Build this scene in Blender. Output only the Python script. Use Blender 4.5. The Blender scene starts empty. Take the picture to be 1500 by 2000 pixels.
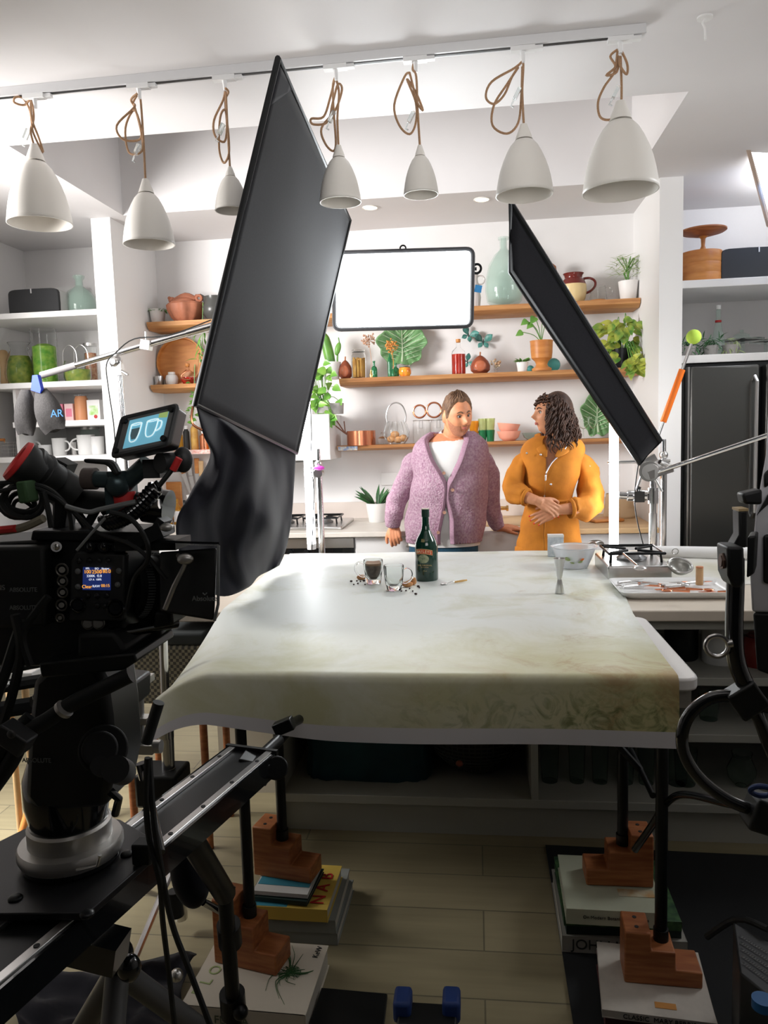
import bpy, bmesh, math, random
from mathutils import Vector, Matrix, noise
random.seed(7)
PI = math.pi
sc = bpy.context.scene
col = sc.collection
# ---------------------------------------------------------------- camera
F = 1500.0; CX, CY = 750.0, 1000.0; H = 1.5
R0 = Vector((0.993, -0.018, -0.119)); D0 = Vector((0.117, -0.106, 0.987))
cd = Vector((440, 14400, 1500)).normalized()
cl = Vector((-12420, 295, 1500)).normalized(); cl = (cl - cd * cl.dot(cd)).normalized()
cr = -cl; cf = cr.cross(cd).normalized()
def ray(x, y):
    v = Vector(((x - CX) / F, (y - CY) / F, 1))
    return Vector((cr.dot(v), cf.dot(v), -cd.dot(v)))
def PY(x, y, Y):
    d = ray(x, y); t = Y / d.y; return Vector((d.x * t, Y, H + d.z * t))
def PZ(x, y, Z):
    d = ray(x, y); t = (Z - H) / d.z; return Vector((d.x * t, d.y * t, Z))
cam = bpy.data.cameras.new('camera'); co = bpy.data.objects.new('camera', cam); col.objects.link(co)
right = Vector((cr.x, cf.x, -cd.x)); dn = Vector((cr.y, cf.y, -cd.y)); fw = Vector((cr.z, cf.z, -cd.z))
m = Matrix((right, -dn, -fw)).transposed().to_4x4(); m.translation = (0, 0, H)
co.matrix_world = m
cam.sensor_fit = 'HORIZONTAL'; cam.sensor_width = 36; cam.lens = 36; cam.clip_start = .05
sc.camera = co
# ---------------------------------------------------------------- light and exposure
sc.view_settings.view_transform = 'Standard'; sc.view_settings.look = 'None'
sc.view_settings.gamma = 1; sc.view_settings.exposure = 0.0
w = bpy.data.worlds.new('world'); sc.world = w; w.use_nodes = True
w.node_tree.nodes['Background'].inputs[0].default_value = (.75, .85, 1, 1)
w.node_tree.nodes['Background'].inputs[1].default_value = .03
def area(name, loc, tgt, size, power, colr=(1, 1, 1), sy=None, spread=None):
    l = bpy.data.lights.new(name, 'AREA'); l.energy = power; l.color = colr; l.size = size
    if sy: l.shape = 'RECTANGLE'; l.size_y = sy
    if spread: l.spread = spread
    o = bpy.data.objects.new(name, l); col.objects.link(o); o.location = loc
    o.rotation_euler = (Vector(tgt) - Vector(loc)).to_track_quat('-Z', 'Y').to_euler(); return o
area('skylight_daylight', (-.6, 3.80, 3.55), (-.6, 5.0, 1.9), 1.5, 1.5, (.97, .98, 1), .25, 1.5)
area('window_daylight', (-2.9, 2.95, 2.3), (.9, 5.3, 1.5), .9, 74, (1, .975, .955), .9, 2.1)
area('right_fill_light', (2.35, 3.3, 2.4), (-.4, 3.7, .95), .8, 15, (.96, .98, 1), .8, 2.0)  # no window here: unseen fill lamp added to brighten the tabletop
area('bounce_light', (.3, .2, 2.1), (0, 2.0, 3.0), 1.4, 17, (1, .97, .95), 1.0, 2.2)  # unseen uplight added in place of bounce on the near ceiling
area('floor_window_light', (-3.05, 2.2, 1.6), (-1.9, 2.5, 0), .8, 16, (1, .98, .95), .8, .8)
def spot(name, loc, tgt, power, ang, blend=.2, colr=(1, 1, 1), rad=.03):
    l = bpy.data.lights.new(name, 'SPOT'); l.energy = power; l.color = colr; l.spot_size = ang; l.spot_blend = blend; l.shadow_soft_size = rad
    o = bpy.data.objects.new(name, l); col.objects.link(o); o.location = loc
    o.rotation_euler = (Vector(tgt) - Vector(loc)).to_track_quat('-Z', 'Y').to_euler(); return o
spot('wall_patch_light', (-1.12, 4.45, 1.62), PY(650, 947, 5.33), 9, math.radians(17), .15, (1, .99, .97), .02)  # added spot without a fixture, makes the bright patch on the back wall
# ---------------------------------------------------------------- materials
MATS = {}
def mat(name, c=(.8, .8, .8), r=.5, me=0, n=0, ns=20, c2=None, bump=0, bs=60, tr=0, em=None, es=0, spec=.5, alpha=1, ior=1.45, kind='noise', sheen=0, stretch=(1, 1, 1), coat=0):
    if name in MATS: return MATS[name]
    m = bpy.data.materials.new(name); m.use_nodes = True; nt = m.node_tree; b = nt.nodes['Principled BSDF']
    I = b.inputs
    I['Base Color'].default_value = (*c, 1); I['Roughness'].default_value = r; I['Metallic'].default_value = me
    I['Transmission Weight'].default_value = tr; I['IOR'].default_value = ior; I['Specular IOR Level'].default_value = spec
    I['Alpha'].default_value = alpha; I['Coat Weight'].default_value = coat
    if sheen: I['Sheen Weight'].default_value = sheen
    if em: I['Emission Color'].default_value = (*em, 1); I['Emission Strength'].default_value = es
    if n or bump or c2:
        tc = nt.nodes.new('ShaderNodeTexCoord'); mp = nt.nodes.new('ShaderNodeMapping'); mp.inputs['Scale'].default_value = stretch
        nt.links.new(tc.outputs['Object'], mp.inputs[0])
    if c2 or n:
        if c2 is None: c2 = tuple(max(0, v * (1 - n)) for v in c)
        if 1:
            t = nt.nodes.new('ShaderNodeTexNoise'); t.inputs['Scale'].default_value = ns; t.inputs['Detail'].default_value = 5
        nt.links.new(mp.outputs[0], t.inputs['Vector'])
        rp = nt.nodes.new('ShaderNodeValToRGB'); rp.color_ramp.elements[0].position = .35; rp.color_ramp.elements[1].position = .65
        rp.color_ramp.elements[0].color = (*c, 1); rp.color_ramp.elements[1].color = (*c2, 1)
        nt.links.new(t.outputs['Fac'], rp.inputs[0]); nt.links.new(rp.outputs[0], I['Base Color'])
    if bump:
        t2 = nt.nodes.new('ShaderNodeTexNoise'); t2.inputs['Scale'].default_value = bs; t2.inputs['Detail'].default_value = 4
        nt.links.new(mp.outputs[0], t2.inputs['Vector'])
        bp = nt.nodes.new('ShaderNodeBump'); bp.inputs['Strength'].default_value = bump; bp.inputs['Distance'].default_value = .01
        nt.links.new(t2.outputs['Fac'], bp.inputs['Height']); nt.links.new(bp.outputs[0], I['Normal'])
    MATS[name] = m; return m
wallm = mat('wall_paint', (.80, .785, .78), .8, n=.03, ns=3, bump=.05, bs=90)
ceilm = mat('ceiling_paint', (.74, .72, .72), .85, n=.03, ns=2)
trimw = mat('white_trim', (.80, .79, .78), .5)
cabw = mat('cabinet_white', (.72, .715, .71), .4)
islandm = mat('island_paint', (.36, .36, .32), .5)
wood = mat('shelf_wood', (.54, .27, .10), .55, c2=(.38, .16, .055), kind='wave', ns=4, stretch=(1, 7, 12), bump=.15, bs=40)
woodp = mat('pale_wood', (.66, .45, .24), .5, c2=(.52, .33, .16), kind='wave', ns=2, stretch=(1, 5, 5))
woodb = mat('block_wood', (.42, .15, .05), .5, c2=(.27, .08, .025), kind='wave', ns=5, stretch=(1.5, 8, 16), bump=.1)
woodr = mat('red_wood', (.30, .075, .035), .35, c2=(.18, .04, .02), ns=8)
woodo = mat('orange_wood', (.62, .26, .07), .4, c2=(.48, .17, .04), ns=6, stretch=(1, 1, 5))
chrome = mat('chrome', (.75, .75, .76), .16, 1)
steel = mat('steel', (.62, .61, .60), .28, 1)
gold = mat('brass', (.70, .44, .17), .25, 1)
copper = mat('copper', (.72, .28, .15), .25, 1)
black = mat('black_plastic', (.0045, .0055, .006), .45)
blackm = mat('black_metal', (.006, .007, .008), .35, .3)
blackg = mat('black_gloss', (.006, .007, .008), .12, coat=.5)
flagm = mat('black_flag_cloth', (.014, .014, .017), .9, n=.3, ns=200, sheen=.10, spec=.15)
drapem = mat('black_drape_cloth', (.010, .010, .014), .95, sheen=.15, spec=.1)
greyf = mat('grey_fabric', (.05, .047, .047), .9, n=.3, ns=150, bump=.2)
lampw = mat('lamp_enamel', (.78, .75, .70), .4)
lampin = mat('lamp_inside', (.82, .78, .72), .5)
cord = mat('cord_fabric', (.42, .25, .14), .8, n=.3, ns=300)
clear = mat('clear_plastic', (.9, .95, .95), .1, tr=.8)
glass = mat('clear_glass', (.98, .99, .985), .02, tr=1, ior=1.17)
glassg = mat('green_tint_glass', (.46, .64, .55), .04, alpha=.30, coat=.6)
glassd = mat('dim_green_glass', (.82, .92, .88), .03, tr=1, ior=1.2)
white = mat('white_ceramic', (.80, .80, .79), .25)
whitep = mat('white_pot', (.80, .78, .76), .5)
concrete = mat('concrete', (.42, .40, .38), .8, n=.2, ns=30)
leaf = mat('leaf_green', (.07, .20, .035), .4, c2=(.14, .32, .05), ns=12)
leafd = mat('leaf_dark', (.025, .09, .03), .4, c2=(.05, .15, .05), ns=12)
leafy = mat('leaf_variegated', (.06, .20, .03), .4, c2=(.50, .52, .08), ns=14)
leafp = mat('leaf_pale', (.34, .42, .18), .5)
herb = mat('herbs', (.10, .20, .02), .6, c2=(.34, .38, .06), ns=26)
soil = mat('soil', (.05, .03, .02), .9)
terra = mat('terracotta', (.42, .15, .08), .6, n=.3, ns=12, bump=.2)
pink = mat('pink_ceramic', (.85, .38, .27), .4)
amber = mat('amber_glass', (.95, .50, .04), .05, tr=.75)
greeng = mat('green_glass', (.04, .30, .12), .05, tr=.6)
turq = mat('turquoise_glass', (.15, .60, .58), .05, tr=.6)
redliq = mat('red_liquid', (.60, .04, .02), .1, tr=.3)
yel = mat('pickle_yellow', (.62, .36, .08), .5, c2=(.45, .22, .05), ns=20)
blue = mat('blue_strap', (.015, .05, .55), .6)
bluet = mat('teal_cloth', (.004, .045, .055), .8, n=.5, ns=5)
orange = mat('orange_plastic', (.95, .20, .015), .4)
tennis = mat('lime_felt', (.55, .80, .10), .8, bump=.2, bs=300)
red = mat('red_plastic', (.45, .02, .02), .5)
pinkc = mat('pink_cardboard', (.75, .22, .32), .6)
paperw = mat('paper_white', (.78, .77, .76), .6)
pages = mat('book_pages', (.52, .49, .42), .8, n=.2, ns=100, stretch=(1, 1, 30))
ink = mat('ink_black', (.02, .02, .02), .5)
inkw = mat('ink_white', (.75, .75, .75), .5)
emw = mat('light_face', (1, 1, 1), .5, em=(.93, .98, 1), es=20)
emt = mat('tube_face', (1, 1, 1), .5, em=(.93, .97, 1), es=18)
emd = mat('downlight_face', (1, 1, 1), .5, em=(1, .9, .6), es=2.2)
emo = mat('screen_orange', (.9, .4, .05), .5, em=(1, .42, .03), es=1.0)
ems = mat('screen_white', (.9, .9, .9), .5, em=(.8, .85, 1), es=.8)
# ---------------------------------------------------------------- mesh builder
class MB:
    def __init__(s): s.bm = bmesh.new()
    def _f(s, vs, flip=False):
        try: return s.bm.faces.new(vs[::-1] if flip else vs)
        except ValueError: return None
    def box(s, c, d, rz=0, rx=0, ry=0):
        M = Matrix.Translation(c) @ Matrix.Rotation(rz, 4, 'Z') @ Matrix.Rotation(ry, 4, 'Y') @ Matrix.Rotation(rx, 4, 'X') @ Matrix.Diagonal((d[0], d[1], d[2], 1))
        bmesh.ops.create_cube(s.bm, size=1, matrix=M); return s
    def bb(s, a, b): # box by two corners
        a, b = Vector(a), Vector(b); return s.box((a + b) / 2, [abs(v) for v in (b - a)])
    def ell(s, c, r, n=16, R=None):
        if not hasattr(r, '__len__'): r = (r, r, r)
        M = Matrix.Translation(c) @ (R.to_4x4() if R else Matrix.Identity(4)) @ Matrix.Diagonal((r[0], r[1], r[2], 1))
        bmesh.ops.create_uvsphere(s.bm, u_segments=n, v_segments=max(6, n * 2 // 3), radius=1, matrix=M); return s
    def rings(s, rs, closed=False, cap=True):
        L = [[s.bm.verts.new(p) for p in r] for r in rs]; n = len(L[0])
        for i in range(len(L) - (0 if closed else 1)):
            a, b = L[i], L[(i + 1) % len(L)]
            for j in range(n): s._f([a[j], a[(j + 1) % n], b[(j + 1) % n], b[j]])
        if cap and not closed: s._f(L[0], True); s._f(L[-1])
        return s
    def tube(s, pts, r, n=8, closed=False, sm=0, flat=None):
        pts = [Vector(p) for p in pts]
        if sm:
            if hasattr(r, '__len__'):
                q = crom([Vector((a, 0, 0)) for a in r], sm, closed); r = [v.x for v in q]
            pts = crom(pts, sm, closed)
        N = len(pts); rr = r if hasattr(r, '__len__') else [r] * N
        rs = []; up = None
        for i, p in enumerate(pts):
            a = pts[(i - 1) % N] if closed else pts[max(i - 1, 0)]; b = pts[(i + 1) % N] if closed else pts[min(i + 1, N - 1)]
            t = (b - a)
            t = t.normalized() if t.length > 1e-9 else Vector((0, 0, 1))
            if up is None:
                up = t.orthogonal().normalized()
                if flat: up = (Vector(flat) - t * t.dot(Vector(flat))).normalized()
            up = (up - t * up.dot(t)); up = up.normalized() if up.length > 1e-6 else t.orthogonal().normalized()
            sd = t.cross(up); fl = .25 if flat else 1
            rs.append([p + up * math.cos(2 * PI * k / n) * rr[i] * fl + sd * math.sin(2 * PI * k / n) * rr[i] for k in range(n)])
        return s.rings(rs, closed)
    def cyl(s, a, b, r, r2=None, n=20): return s.tube([a, b], [r, r if r2 is None else r2], n)
    def lathe(s, prof, c=(0, 0, 0), n=28, R=None, cap=True, rad=None):
        c = Vector(c); rs = []
        for r, z in prof:
            ring = []
            for k in range(n):
                a = 2 * PI * k / n; q = r * (rad(a, z) if rad else 1)
                v = Vector((q * math.cos(a), q * math.sin(a), z)); ring.append(c + (R @ v if R else v))
            rs.append(ring)
        return s.rings(rs, cap=cap)
    def prism(s, pts, vec):
        pts = [Vector(p) for p in pts]; vec = Vector(vec)
        a = [s.bm.verts.new(p) for p in pts]; b = [s.bm.verts.new(p + vec) for p in pts]; n = len(a)
        s._f(a, True); s._f(b)
        for i in range(n): s._f([a[i], a[(i + 1) % n], b[(i + 1) % n], b[i]])
        return s
    def grid(s, fn, nu, nv, closeu=False):
        G = [[s.bm.verts.new(fn(i / nu, j / nv)) for i in range(nu + (0 if closeu else 1))] for j in range(nv + 1)]
        n = len(G[0])
        for j in range(nv):
            for i in range(nu): s._f([G[j][i], G[j][(i + 1) % n], G[j + 1][(i + 1) % n], G[j + 1][i]])
        return s
    def torus(s, c, R, r, ax=(0, 0, 1), n=32, m=8, sx=1, sy=1):
        q = Vector(ax).normalized().to_track_quat('Z', 'Y').to_matrix(); c = Vector(c)
        return s.tube([c + q @ Vector((R * sx * math.cos(2 * PI * k / n), R * sy * math.sin(2 * PI * k / n), 0)) for k in range(n)], r, m, True)
    def leafs(s, base, d, L, W, nrm=None, curl=.3, n=6, pt=.8):
        d = Vector(d).normalized(); base = Vector(base)
        up = Vector(nrm) if nrm else Vector((random.uniform(-.4, .4), -.6, 1))
        sd = d.cross(up); sd = sd.normalized() if sd.length > 1e-4 else d.orthogonal().normalized(); up = sd.cross(d)
        def fn(u, v):
            wd = W * math.sin(PI * min(1, v * .97 + .03) ** pt) * .5
            a = (u - .5) * 2
            return base + d * L * v + sd * a * wd + up * (abs(a) * wd * .35 - curl * L * v * v)
        return s.grid(fn, 2, n)
def crom(P, k=6, closed=False):
    n = len(P); out = []
    rng = range(n if closed else n - 1)
    for i in rng:
        if closed: a, b, c, d = P[i - 1], P[i], P[(i + 1) % n], P[(i + 2) % n]
        else: a, b, c, d = P[max(i - 1, 0)], P[i], P[i + 1], P[min(i + 2, n - 1)]
        for j in range(k):
            t = j / k
            out.append(.5 * ((2 * b) + (c - a) * t + (2 * a - 5 * b + 4 * c - d) * t * t + (3 * b - a - 3 * c + d) * t ** 3))
    if not closed: out.append(P[-1])
    return out
BASE = {}
def obj(name, mb, m, parent=None, bev=0, solid=0, sub=0, remesh=0, smooth=True, w=1, ang=.7, label=None, dec=0, soff=-1):
    """links mb as ONE mesh object; w=1: verts are world coords and are shifted to the parent's base"""
    me = bpy.data.meshes.new(name)
    bmesh.ops.remove_doubles(mb.bm, verts=mb.bm.verts, dist=1e-6) if not remesh else None
    if w and parent is not None:
        b = BASE[parent.name]; bmesh.ops.translate(mb.bm, verts=mb.bm.verts, vec=-b)
    bmesh.ops.recalc_face_normals(mb.bm, faces=mb.bm.faces)
    mb.bm.to_mesh(me); mb.bm.free()
    me.materials.append(m)
    if smooth:
        for p in me.polygons: p.use_smooth = True
        if not remesh: me.set_sharp_from_angle(angle=ang)
    o = bpy.data.objects.new(name, me); col.objects.link(o)
    if parent is not None: o.parent = parent; BASE[o.name] = BASE[parent.name] if w else Vector()
    else: BASE[o.name] = Vector()
    if remesh:
        md = o.modifiers.new('r', 'REMESH'); md.mode = 'VOXEL'; md.voxel_size = remesh; md.use_smooth_shade = True
        s2 = o.modifiers.new('s', 'SMOOTH'); s2.iterations = 3; s2.factor = .5
    if solid: md = o.modifiers.new('t', 'SOLIDIFY'); md.thickness = solid; md.offset = soff
    if bev: md = o.modifiers.new('b', 'BEVEL'); md.width = bev; md.segments = 2; md.limit_method = 'ANGLE'; md.angle_limit = .6
    if sub: md = o.modifiers.new('u', 'SUBSURF'); md.levels = sub; md.render_levels = sub
    if label: o['label'] = label
    return o
def thing(name, label, cat, loc=(0, 0, 0), group=None, rz=0):
    o = bpy.data.objects.new(name, None); col.objects.link(o); o.location = loc; o.rotation_euler.z = rz
    o.empty_display_size = .05; BASE[o.name] = Vector(loc); o['label'] = label; o['category'] = cat
    if group: o['group'] = group
    return o
def tag(o, label, cat, group=None):
    # move the origin to the base of the thing
    me = o.data; xs = [v.co for v in me.vertices]
    c = Vector(((min(v.x for v in xs) + max(v.x for v in xs)) / 2, (min(v.y for v in xs) + max(v.y for v in xs)) / 2, min(v.z for v in xs)))
    if o.parent is None and o.location.length < 1e-9:
        for v in me.vertices: v.co -= c
        o.location = c; BASE[o.name] = c
    o['label'] = label; o['category'] = cat
    if group: o['group'] = group
    return o
def struct(name, mb, m, bev=0, **k):
    o = obj(name, mb, m, None, bev=bev, **k); o['kind'] = 'structure'; return o
def copyt(o, parent=None, loc=None, label=None):
    c = o.copy(); col.objects.link(c)
    if parent is not None: c.parent = parent
    if loc is not None: c.location = loc
    if label: c['label'] = label
    for ch in list(o.children):
        if ch.name != c.name: copyt(ch, c)
    return c
def text(s, name, loc, size, xdir, updir, m, parent, ext=.0006, align='CENTER', label=None, w=1):
    cu = bpy.data.curves.new('t', 'FONT'); cu.body = s; cu.size = size; cu.extrude = ext; cu.align_x = align; cu.align_y = 'CENTER'
    to = bpy.data.objects.new('t', cu); me = bpy.data.meshes.new_from_object(to); bpy.data.objects.remove(to); bpy.data.curves.remove(cu)
    x = Vector(xdir).normalized(); z = x.cross(Vector(updir)).normalized(); y = z.cross(x)
    M = Matrix((x, y, z)).transposed().to_4x4(); M.translation = Vector(loc) + z * ext * 1.2
    me.transform(M); me.materials.append(m)
    o = bpy.data.objects.new(name, me); col.objects.link(o)
    if parent is not None:
        o.parent = parent
        if w: me.transform(Matrix.Translation(-BASE[parent.name]))
    if label: o['label'] = label
    return o
def NZ(p, s=1, k=0): return noise.noise(Vector(p) * s + Vector((k, k * 1.7, k * .3)))
# ================================================================ THE ROOM
ZC = 2.87; YB = 5.35
fl = mat('floor_planks', (.42, .38, .27), .45)
nt = fl.node_tree; bs_ = nt.nodes['Principled BSDF']; tc = nt.nodes.new('ShaderNodeTexCoord')
br = nt.nodes.new('ShaderNodeTexBrick'); br.inputs['Scale'].default_value = 1; br.inputs['Brick Width'].default_value = 1.3; br.inputs['Row Height'].default_value = .19
br.inputs['Mortar Size'].default_value = .0025; br.inputs['Color1'].default_value = (.33, .28, .17, 1); br.inputs['Color2'].default_value = (.29, .25, .15, 1); br.inputs['Mortar'].default_value = (.16, .14, .09, 1)
nt.links.new(tc.outputs['Object'], br.inputs[0])
nz = nt.nodes.new('ShaderNodeTexNoise'); nz.inputs['Scale'].default_value = 3; nz.inputs['Detail'].default_value = 6
mp = nt.nodes.new('ShaderNodeMapping'); mp.inputs['Scale'].default_value = (1, 12, 1); nt.links.new(tc.outputs['Object'], mp.inputs[0]); nt.links.new(mp.outputs[0], nz.inputs[0])
mx = nt.nodes.new('ShaderNodeMix'); mx.data_type = 'RGBA'; mx.blend_type = 'MULTIPLY'; mx.inputs[0].default_value = .35
nt.links.new(br.outputs[0], mx.inputs[6]); nt.links.new(nz.outputs[0], mx.inputs[7]); nt.links.new(mx.outputs[2], bs_.inputs['Base Color'])
XL, XR, YF = -3.2, 2.6, -2.2
struct('floor', MB().bb((XL - .1, YF, -.08), (XR + .1, YB + .1, 0)), fl)
struct('wall_back', MB().bb((XL - .1, YB, 0), (XR + .1, YB + .1, ZC + .1)), wallm)
struct('wall_left', MB().bb((XL - .1, YF, 0), (XL, YB, ZC + .1)), wallm)
struct('wall_right', MB().bb((XR, YF, 0), (XR + .1, YB, ZC + .1)), wallm)
struct('wall_front', MB().bb((XL - .1, YF - .1, 0), (XR + .1, YF, ZC + .1)), mat('dark_bounce_absorber', (.05, .05, .055), .9))  # unseen wall added dark to cut light bouncing into the foreground, no curtain
cx0, cx1, cy0, cy1 = -2.12, .908, 3.49, 4.66
c = MB()
c.bb((XL, YF, ZC), (XR, cy0, ZC + .12)); c.bb((XL, cy1, ZC), (XR, YB, ZC + .12)); c.bb((XL, cy0, ZC), (cx0, cy1, ZC + .12)); c.bb((cx1, cy0, ZC), (XR, cy1, ZC + .12))
struct('ceiling', c, ceilm, smooth=False)
c = MB(); c.bb((cx0 - .08, cy0 - .08, ZC + .12), (cx0, cy1 + .08, 3.95)); c.bb((cx1, cy0 - .08, ZC + .12), (cx1 + .08, cy1 + .08, 3.95))
c.bb((cx0, cy0 - .08, ZC + .12), (cx1, cy0, 3.95)); c.bb((cx0, cy1, ZC + .12), (cx1, cy1 + .08, 3.95)); c.bb((cx0 - .08, cy0 - .08, 3.95), (cx1 + .08, cy1 + .08, 4.0))
struct('trim_1', c, ceilm, smooth=False)
struct('trim_2', MB().bb((-2.34, 4.68, 0), (-2.215, YB, ZC)), trimw)
struct('trim_3', MB().bb((1.055, 4.63, 0), (1.183, YB, ZC)), trimw)
# ---- left shelving unit
LS = {'a': 2.325, 'b': 1.885, 'c': 1.635, 'd': 1.41}
t = thing('shelving_unit', 'white built-in shelving unit with jugs and mugs left of the kitchen niche', 'shelves', (-2.77, 5.0, 0))
def shelfbox(z, x0, x1, y0=4.69, th=.036): return MB().bb((x0, y0, z - th), (x1, YB - .001, z))
for k, x0 in (('a', -3.195), ('b', -3.195), ('c', -2.97), ('d', -3.195)):
    obj('shelf', shelfbox(LS[k], x0, -2.341), trimw, t, bev=.003)
obj('base_cabinet', MB().bb((-3.195, 4.72, 0), (-2.341, YB - .001, .88)), cabw, t, bev=.003)
obj('upright', MB().bb((-2.99, 4.75, LS['d'] + .001), (-2.97, YB - .001, LS['b'] - .037)), trimw, t)
# ---- right unit: shelves over the fridge
t = thing('shelving_unit', 'pale shelves above the dark fridge at the right', 'shelves', (1.7, 5.0, 1.86))
for z in (2.32, 1.885): obj('shelf', MB().bb((1.184, 4.74 if z > 2 else 4.66, z - .045), (2.59, YB - .001, z)), trimw, t, bev=.003)
fr = mat('fridge_steel', (.10, .10, .095), .32, .8, bump=.04, bs=200)
t = thing('fridge', 'tall dark steel two-door fridge beside the white pillar', 'fridge', (1.65, 4.95, 0))
obj('body', MB().bb((1.19, 4.68, 0), (2.12, 5.34, 1.835)), blackm, t)
for x0, x1 in ((1.225, 1.60), (1.635, 2.1)):
    d = obj('door', MB().bb((x0, 4.60, .08), (x1, 4.675, 1.815)), fr, t, bev=.012)
    hx = x1 - .028 if x0 < 1.5 else x0 + .03
    obj('door_handle', MB().tube([(hx, 4.60, .95), (hx, 4.562, .98), (hx, 4.562, 1.72), (hx, 4.60, 1.75)], .011), steel, d)
obj('edge_trim', MB().bb((1.212, 4.606, .08), (1.222, 4.67, 1.815)), steel, t)
# ---- wooden wall shelves
def woodshelf(lbl, x0, x1, z, th, dp=.25, end0=0, end1=0):
    n = 40; b = MB(); rs = []
    for i in range(n + 1):
        x = x0 + (x1 - x0) * i / n; y = YB - .002 - dp + .008 * NZ((x * 4, z, 0)); q = .02 + .004 * NZ((x * 7, z, 3))
        rs.append([(x, YB - .002, z), (x, y, z), (x - 0, y + q * .35, z - th * .55), (x, y + q * 2.2, z - th), (x, YB - .002, z - th)])
    b.rings(rs)
    return tag(obj('wall_shelf', b, wood), lbl, 'shelf')
woodshelf('long topmost live-edge wooden wall shelf holding the big clear demijohn', -2.2, 1.05, 2.29, .052)
woodshelf('middle wooden wall shelf holding red bottle and cabbage leaf plate', -.89, 1.05, 1.862, .048)
woodshelf('short wooden wall shelf at left holding the round wooden tray', -2.2, -1.62, 1.868, .048)
woodshelf('lowest wooden wall shelf holding copper pan and glass tumblers', -.92, 1.05, 1.416, .036)
z = PY(690, 870, 5.1)
tag(obj('painted_plate', MB().box((-.845, 5.088, 1.398), (.13, .012, .026)), mat('blue_pattern', (.15, .25, .45), .5, c2=(.6, .55, .45), ns=60)), 'blue patterned strip fixed on the end of the lowest shelf', 'sign')
# ---- back counter
t = thing('kitchen_counter', 'long back kitchen counter with white drawers and pale worktop', 'counter', (-.58, 4.97, 0))
stone = mat('pale_worktop', (.66, .62, .56), .35, n=.08, ns=8)
obj('worktop', MB().bb((-2.2, 4.575, .868), (-.1, YB - .002, .9)), stone, t, bev=.004, label='pale stone worktop')
obj('worktop', MB().bb((.46, 4.575, .868), (1.052, YB - .002, .9)), woodp, t, bev=.004, label='pale wooden worktop')
obj('worktop', MB().bb((-.1, 4.80, .868), (.46, YB - .002, .9)), woodp, t, bev=.004, label='pale wooden worktop behind the sink')
obj('carcass', MB().bb((-2.2, 4.64, 0), (1.05, YB - .002, .868)), cabw, t)
obj('splashback', MB().bb((-2.2, YB - .025, .901), (1.052, YB - .002, 1.015)), mat('splash', (.68, .60, .55), .5), t)
sink = obj('sink', MB().bb((-.1, 4.56, .66), (.46, 4.80, .895)), white, t, bev=.02, label='white ceramic front sink')
def cup(x, z, par):
    b = MB()
    b.grid(lambda u, v: Vector((x + .05 * math.cos(PI * u) * math.cos(v * PI / 2 * .98), 4.615 - .026 * math.sin(v * PI / 2) * math.sin(PI * u) - .002, z + .03 * math.sin(PI * u) * math.cos(v * PI / 2 * .9))), 16, 8)
    obj('cup_handle', b, steel, par, solid=.002)
def drawer(x0, x1, z0, z1, nm='drawer', hx=None):
    d = obj(nm, MB().bb((x0 + .003, 4.617, z0 + .003), (x1 - .003, 4.64, z1 - .003)), cabw, t, bev=.003)
    cup((x0 + x1) / 2 if hx is None else hx, z1 - .065, d)
drawer(-.745, -.1, .67, .865, hx=-.38); drawer(-.745, -.1, .10, .665, 'cabinet_door')
drawer(.46, 1.04, .67, .865, hx=PY(1163, 1050, 4.62).x); drawer(.46, 1.04, .10, .665, 'cabinet_door')
drawer(-2.2, -1.36, .1, .865, 'cabinet_door')
t = thing('oven', 'black built-in oven under the pale worktop left of the drawers', 'oven', (-1.05, 4.62, .3))
obj('body', MB().bb((-1.35, 4.612, .30), (-.75, 4.639, .86)), blackg, t, bev=.003)
obj('control_panel', MB().bb((-1.35, 4.606, .80), (-.75, 4.612, .86)), steel, t)
for i in range(3): obj('knob', MB().cyl((-1.15 + i * .1, 4.606, .775), (-1.15 + i * .1, 4.585, .775), .017), blackm, t)
# ---- extractor hood
t = thing('extractor_hood', 'white boxed extractor hood with planters standing on top', 'extractor hood', (-1.27, 5.1, 1.3))
obj('casing', MB().bb((-1.62, 4.93, 1.33), (-.935, YB - .002, 1.628)), trimw, t, bev=.004)
obj('filter_panel', MB().bb((-1.55, 4.98, 1.318), (-1.0, 5.3, 1.33)), steel, t)
# ---- island: open shelving under the worktop
t = thing('kitchen_island', 'long grey-white kitchen island with open shelves, backing the folding table', 'island', (.4, 3.2, 0))
X1 = 2.2
obj('worktop', MB().bb((-1.12, 2.6, .842), (X1, 3.885, .88)), mat('island_top', (.70, .62, .52), .35, n=.08, ns=6), t, bev=.005)
obj('apron', MB().bb((-.745, 2.66, .80), (X1, 2.7, .842)), islandm, t)
obj('plinth', MB().bb((-.745, 2.735, 0), (X1, 2.77, .125)), islandm, t)
obj('plinth_cap', MB().bb((-.745, 2.70, .125), (X1, 3.3, .158)), islandm, t, bev=.003)
obj('end_panel', MB().bb((-.765, 2.7, .0), (-.745, 3.7, .842)), islandm, t)
obj('end_panel', MB().bb((.18, 2.7, .158), (.205, 3.3, .80)), islandm, t)
obj('back_panel', MB().bb((-.745, 3.3, .0), (X1, 3.33, .842)), islandm, t)
for z in (.615, .41): obj('shelf', MB().bb((.53 if z < .5 else .53, 2.71, z - .03), (X1, 3.3, z)), islandm, t, bev=.003)
obj('end_panel', MB().bb((.52, 2.71, .41), (.545, 3.3, .80)), islandm, t)
obj('back_panel', MB().bb((-1.10, 3.02, 0), (-.765, 3.05, .842)), mat('recess_panel', (.50, .46, .38), .6, n=.1, ns=3), t, label='beige recessed panel under the worktop overhang')
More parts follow.
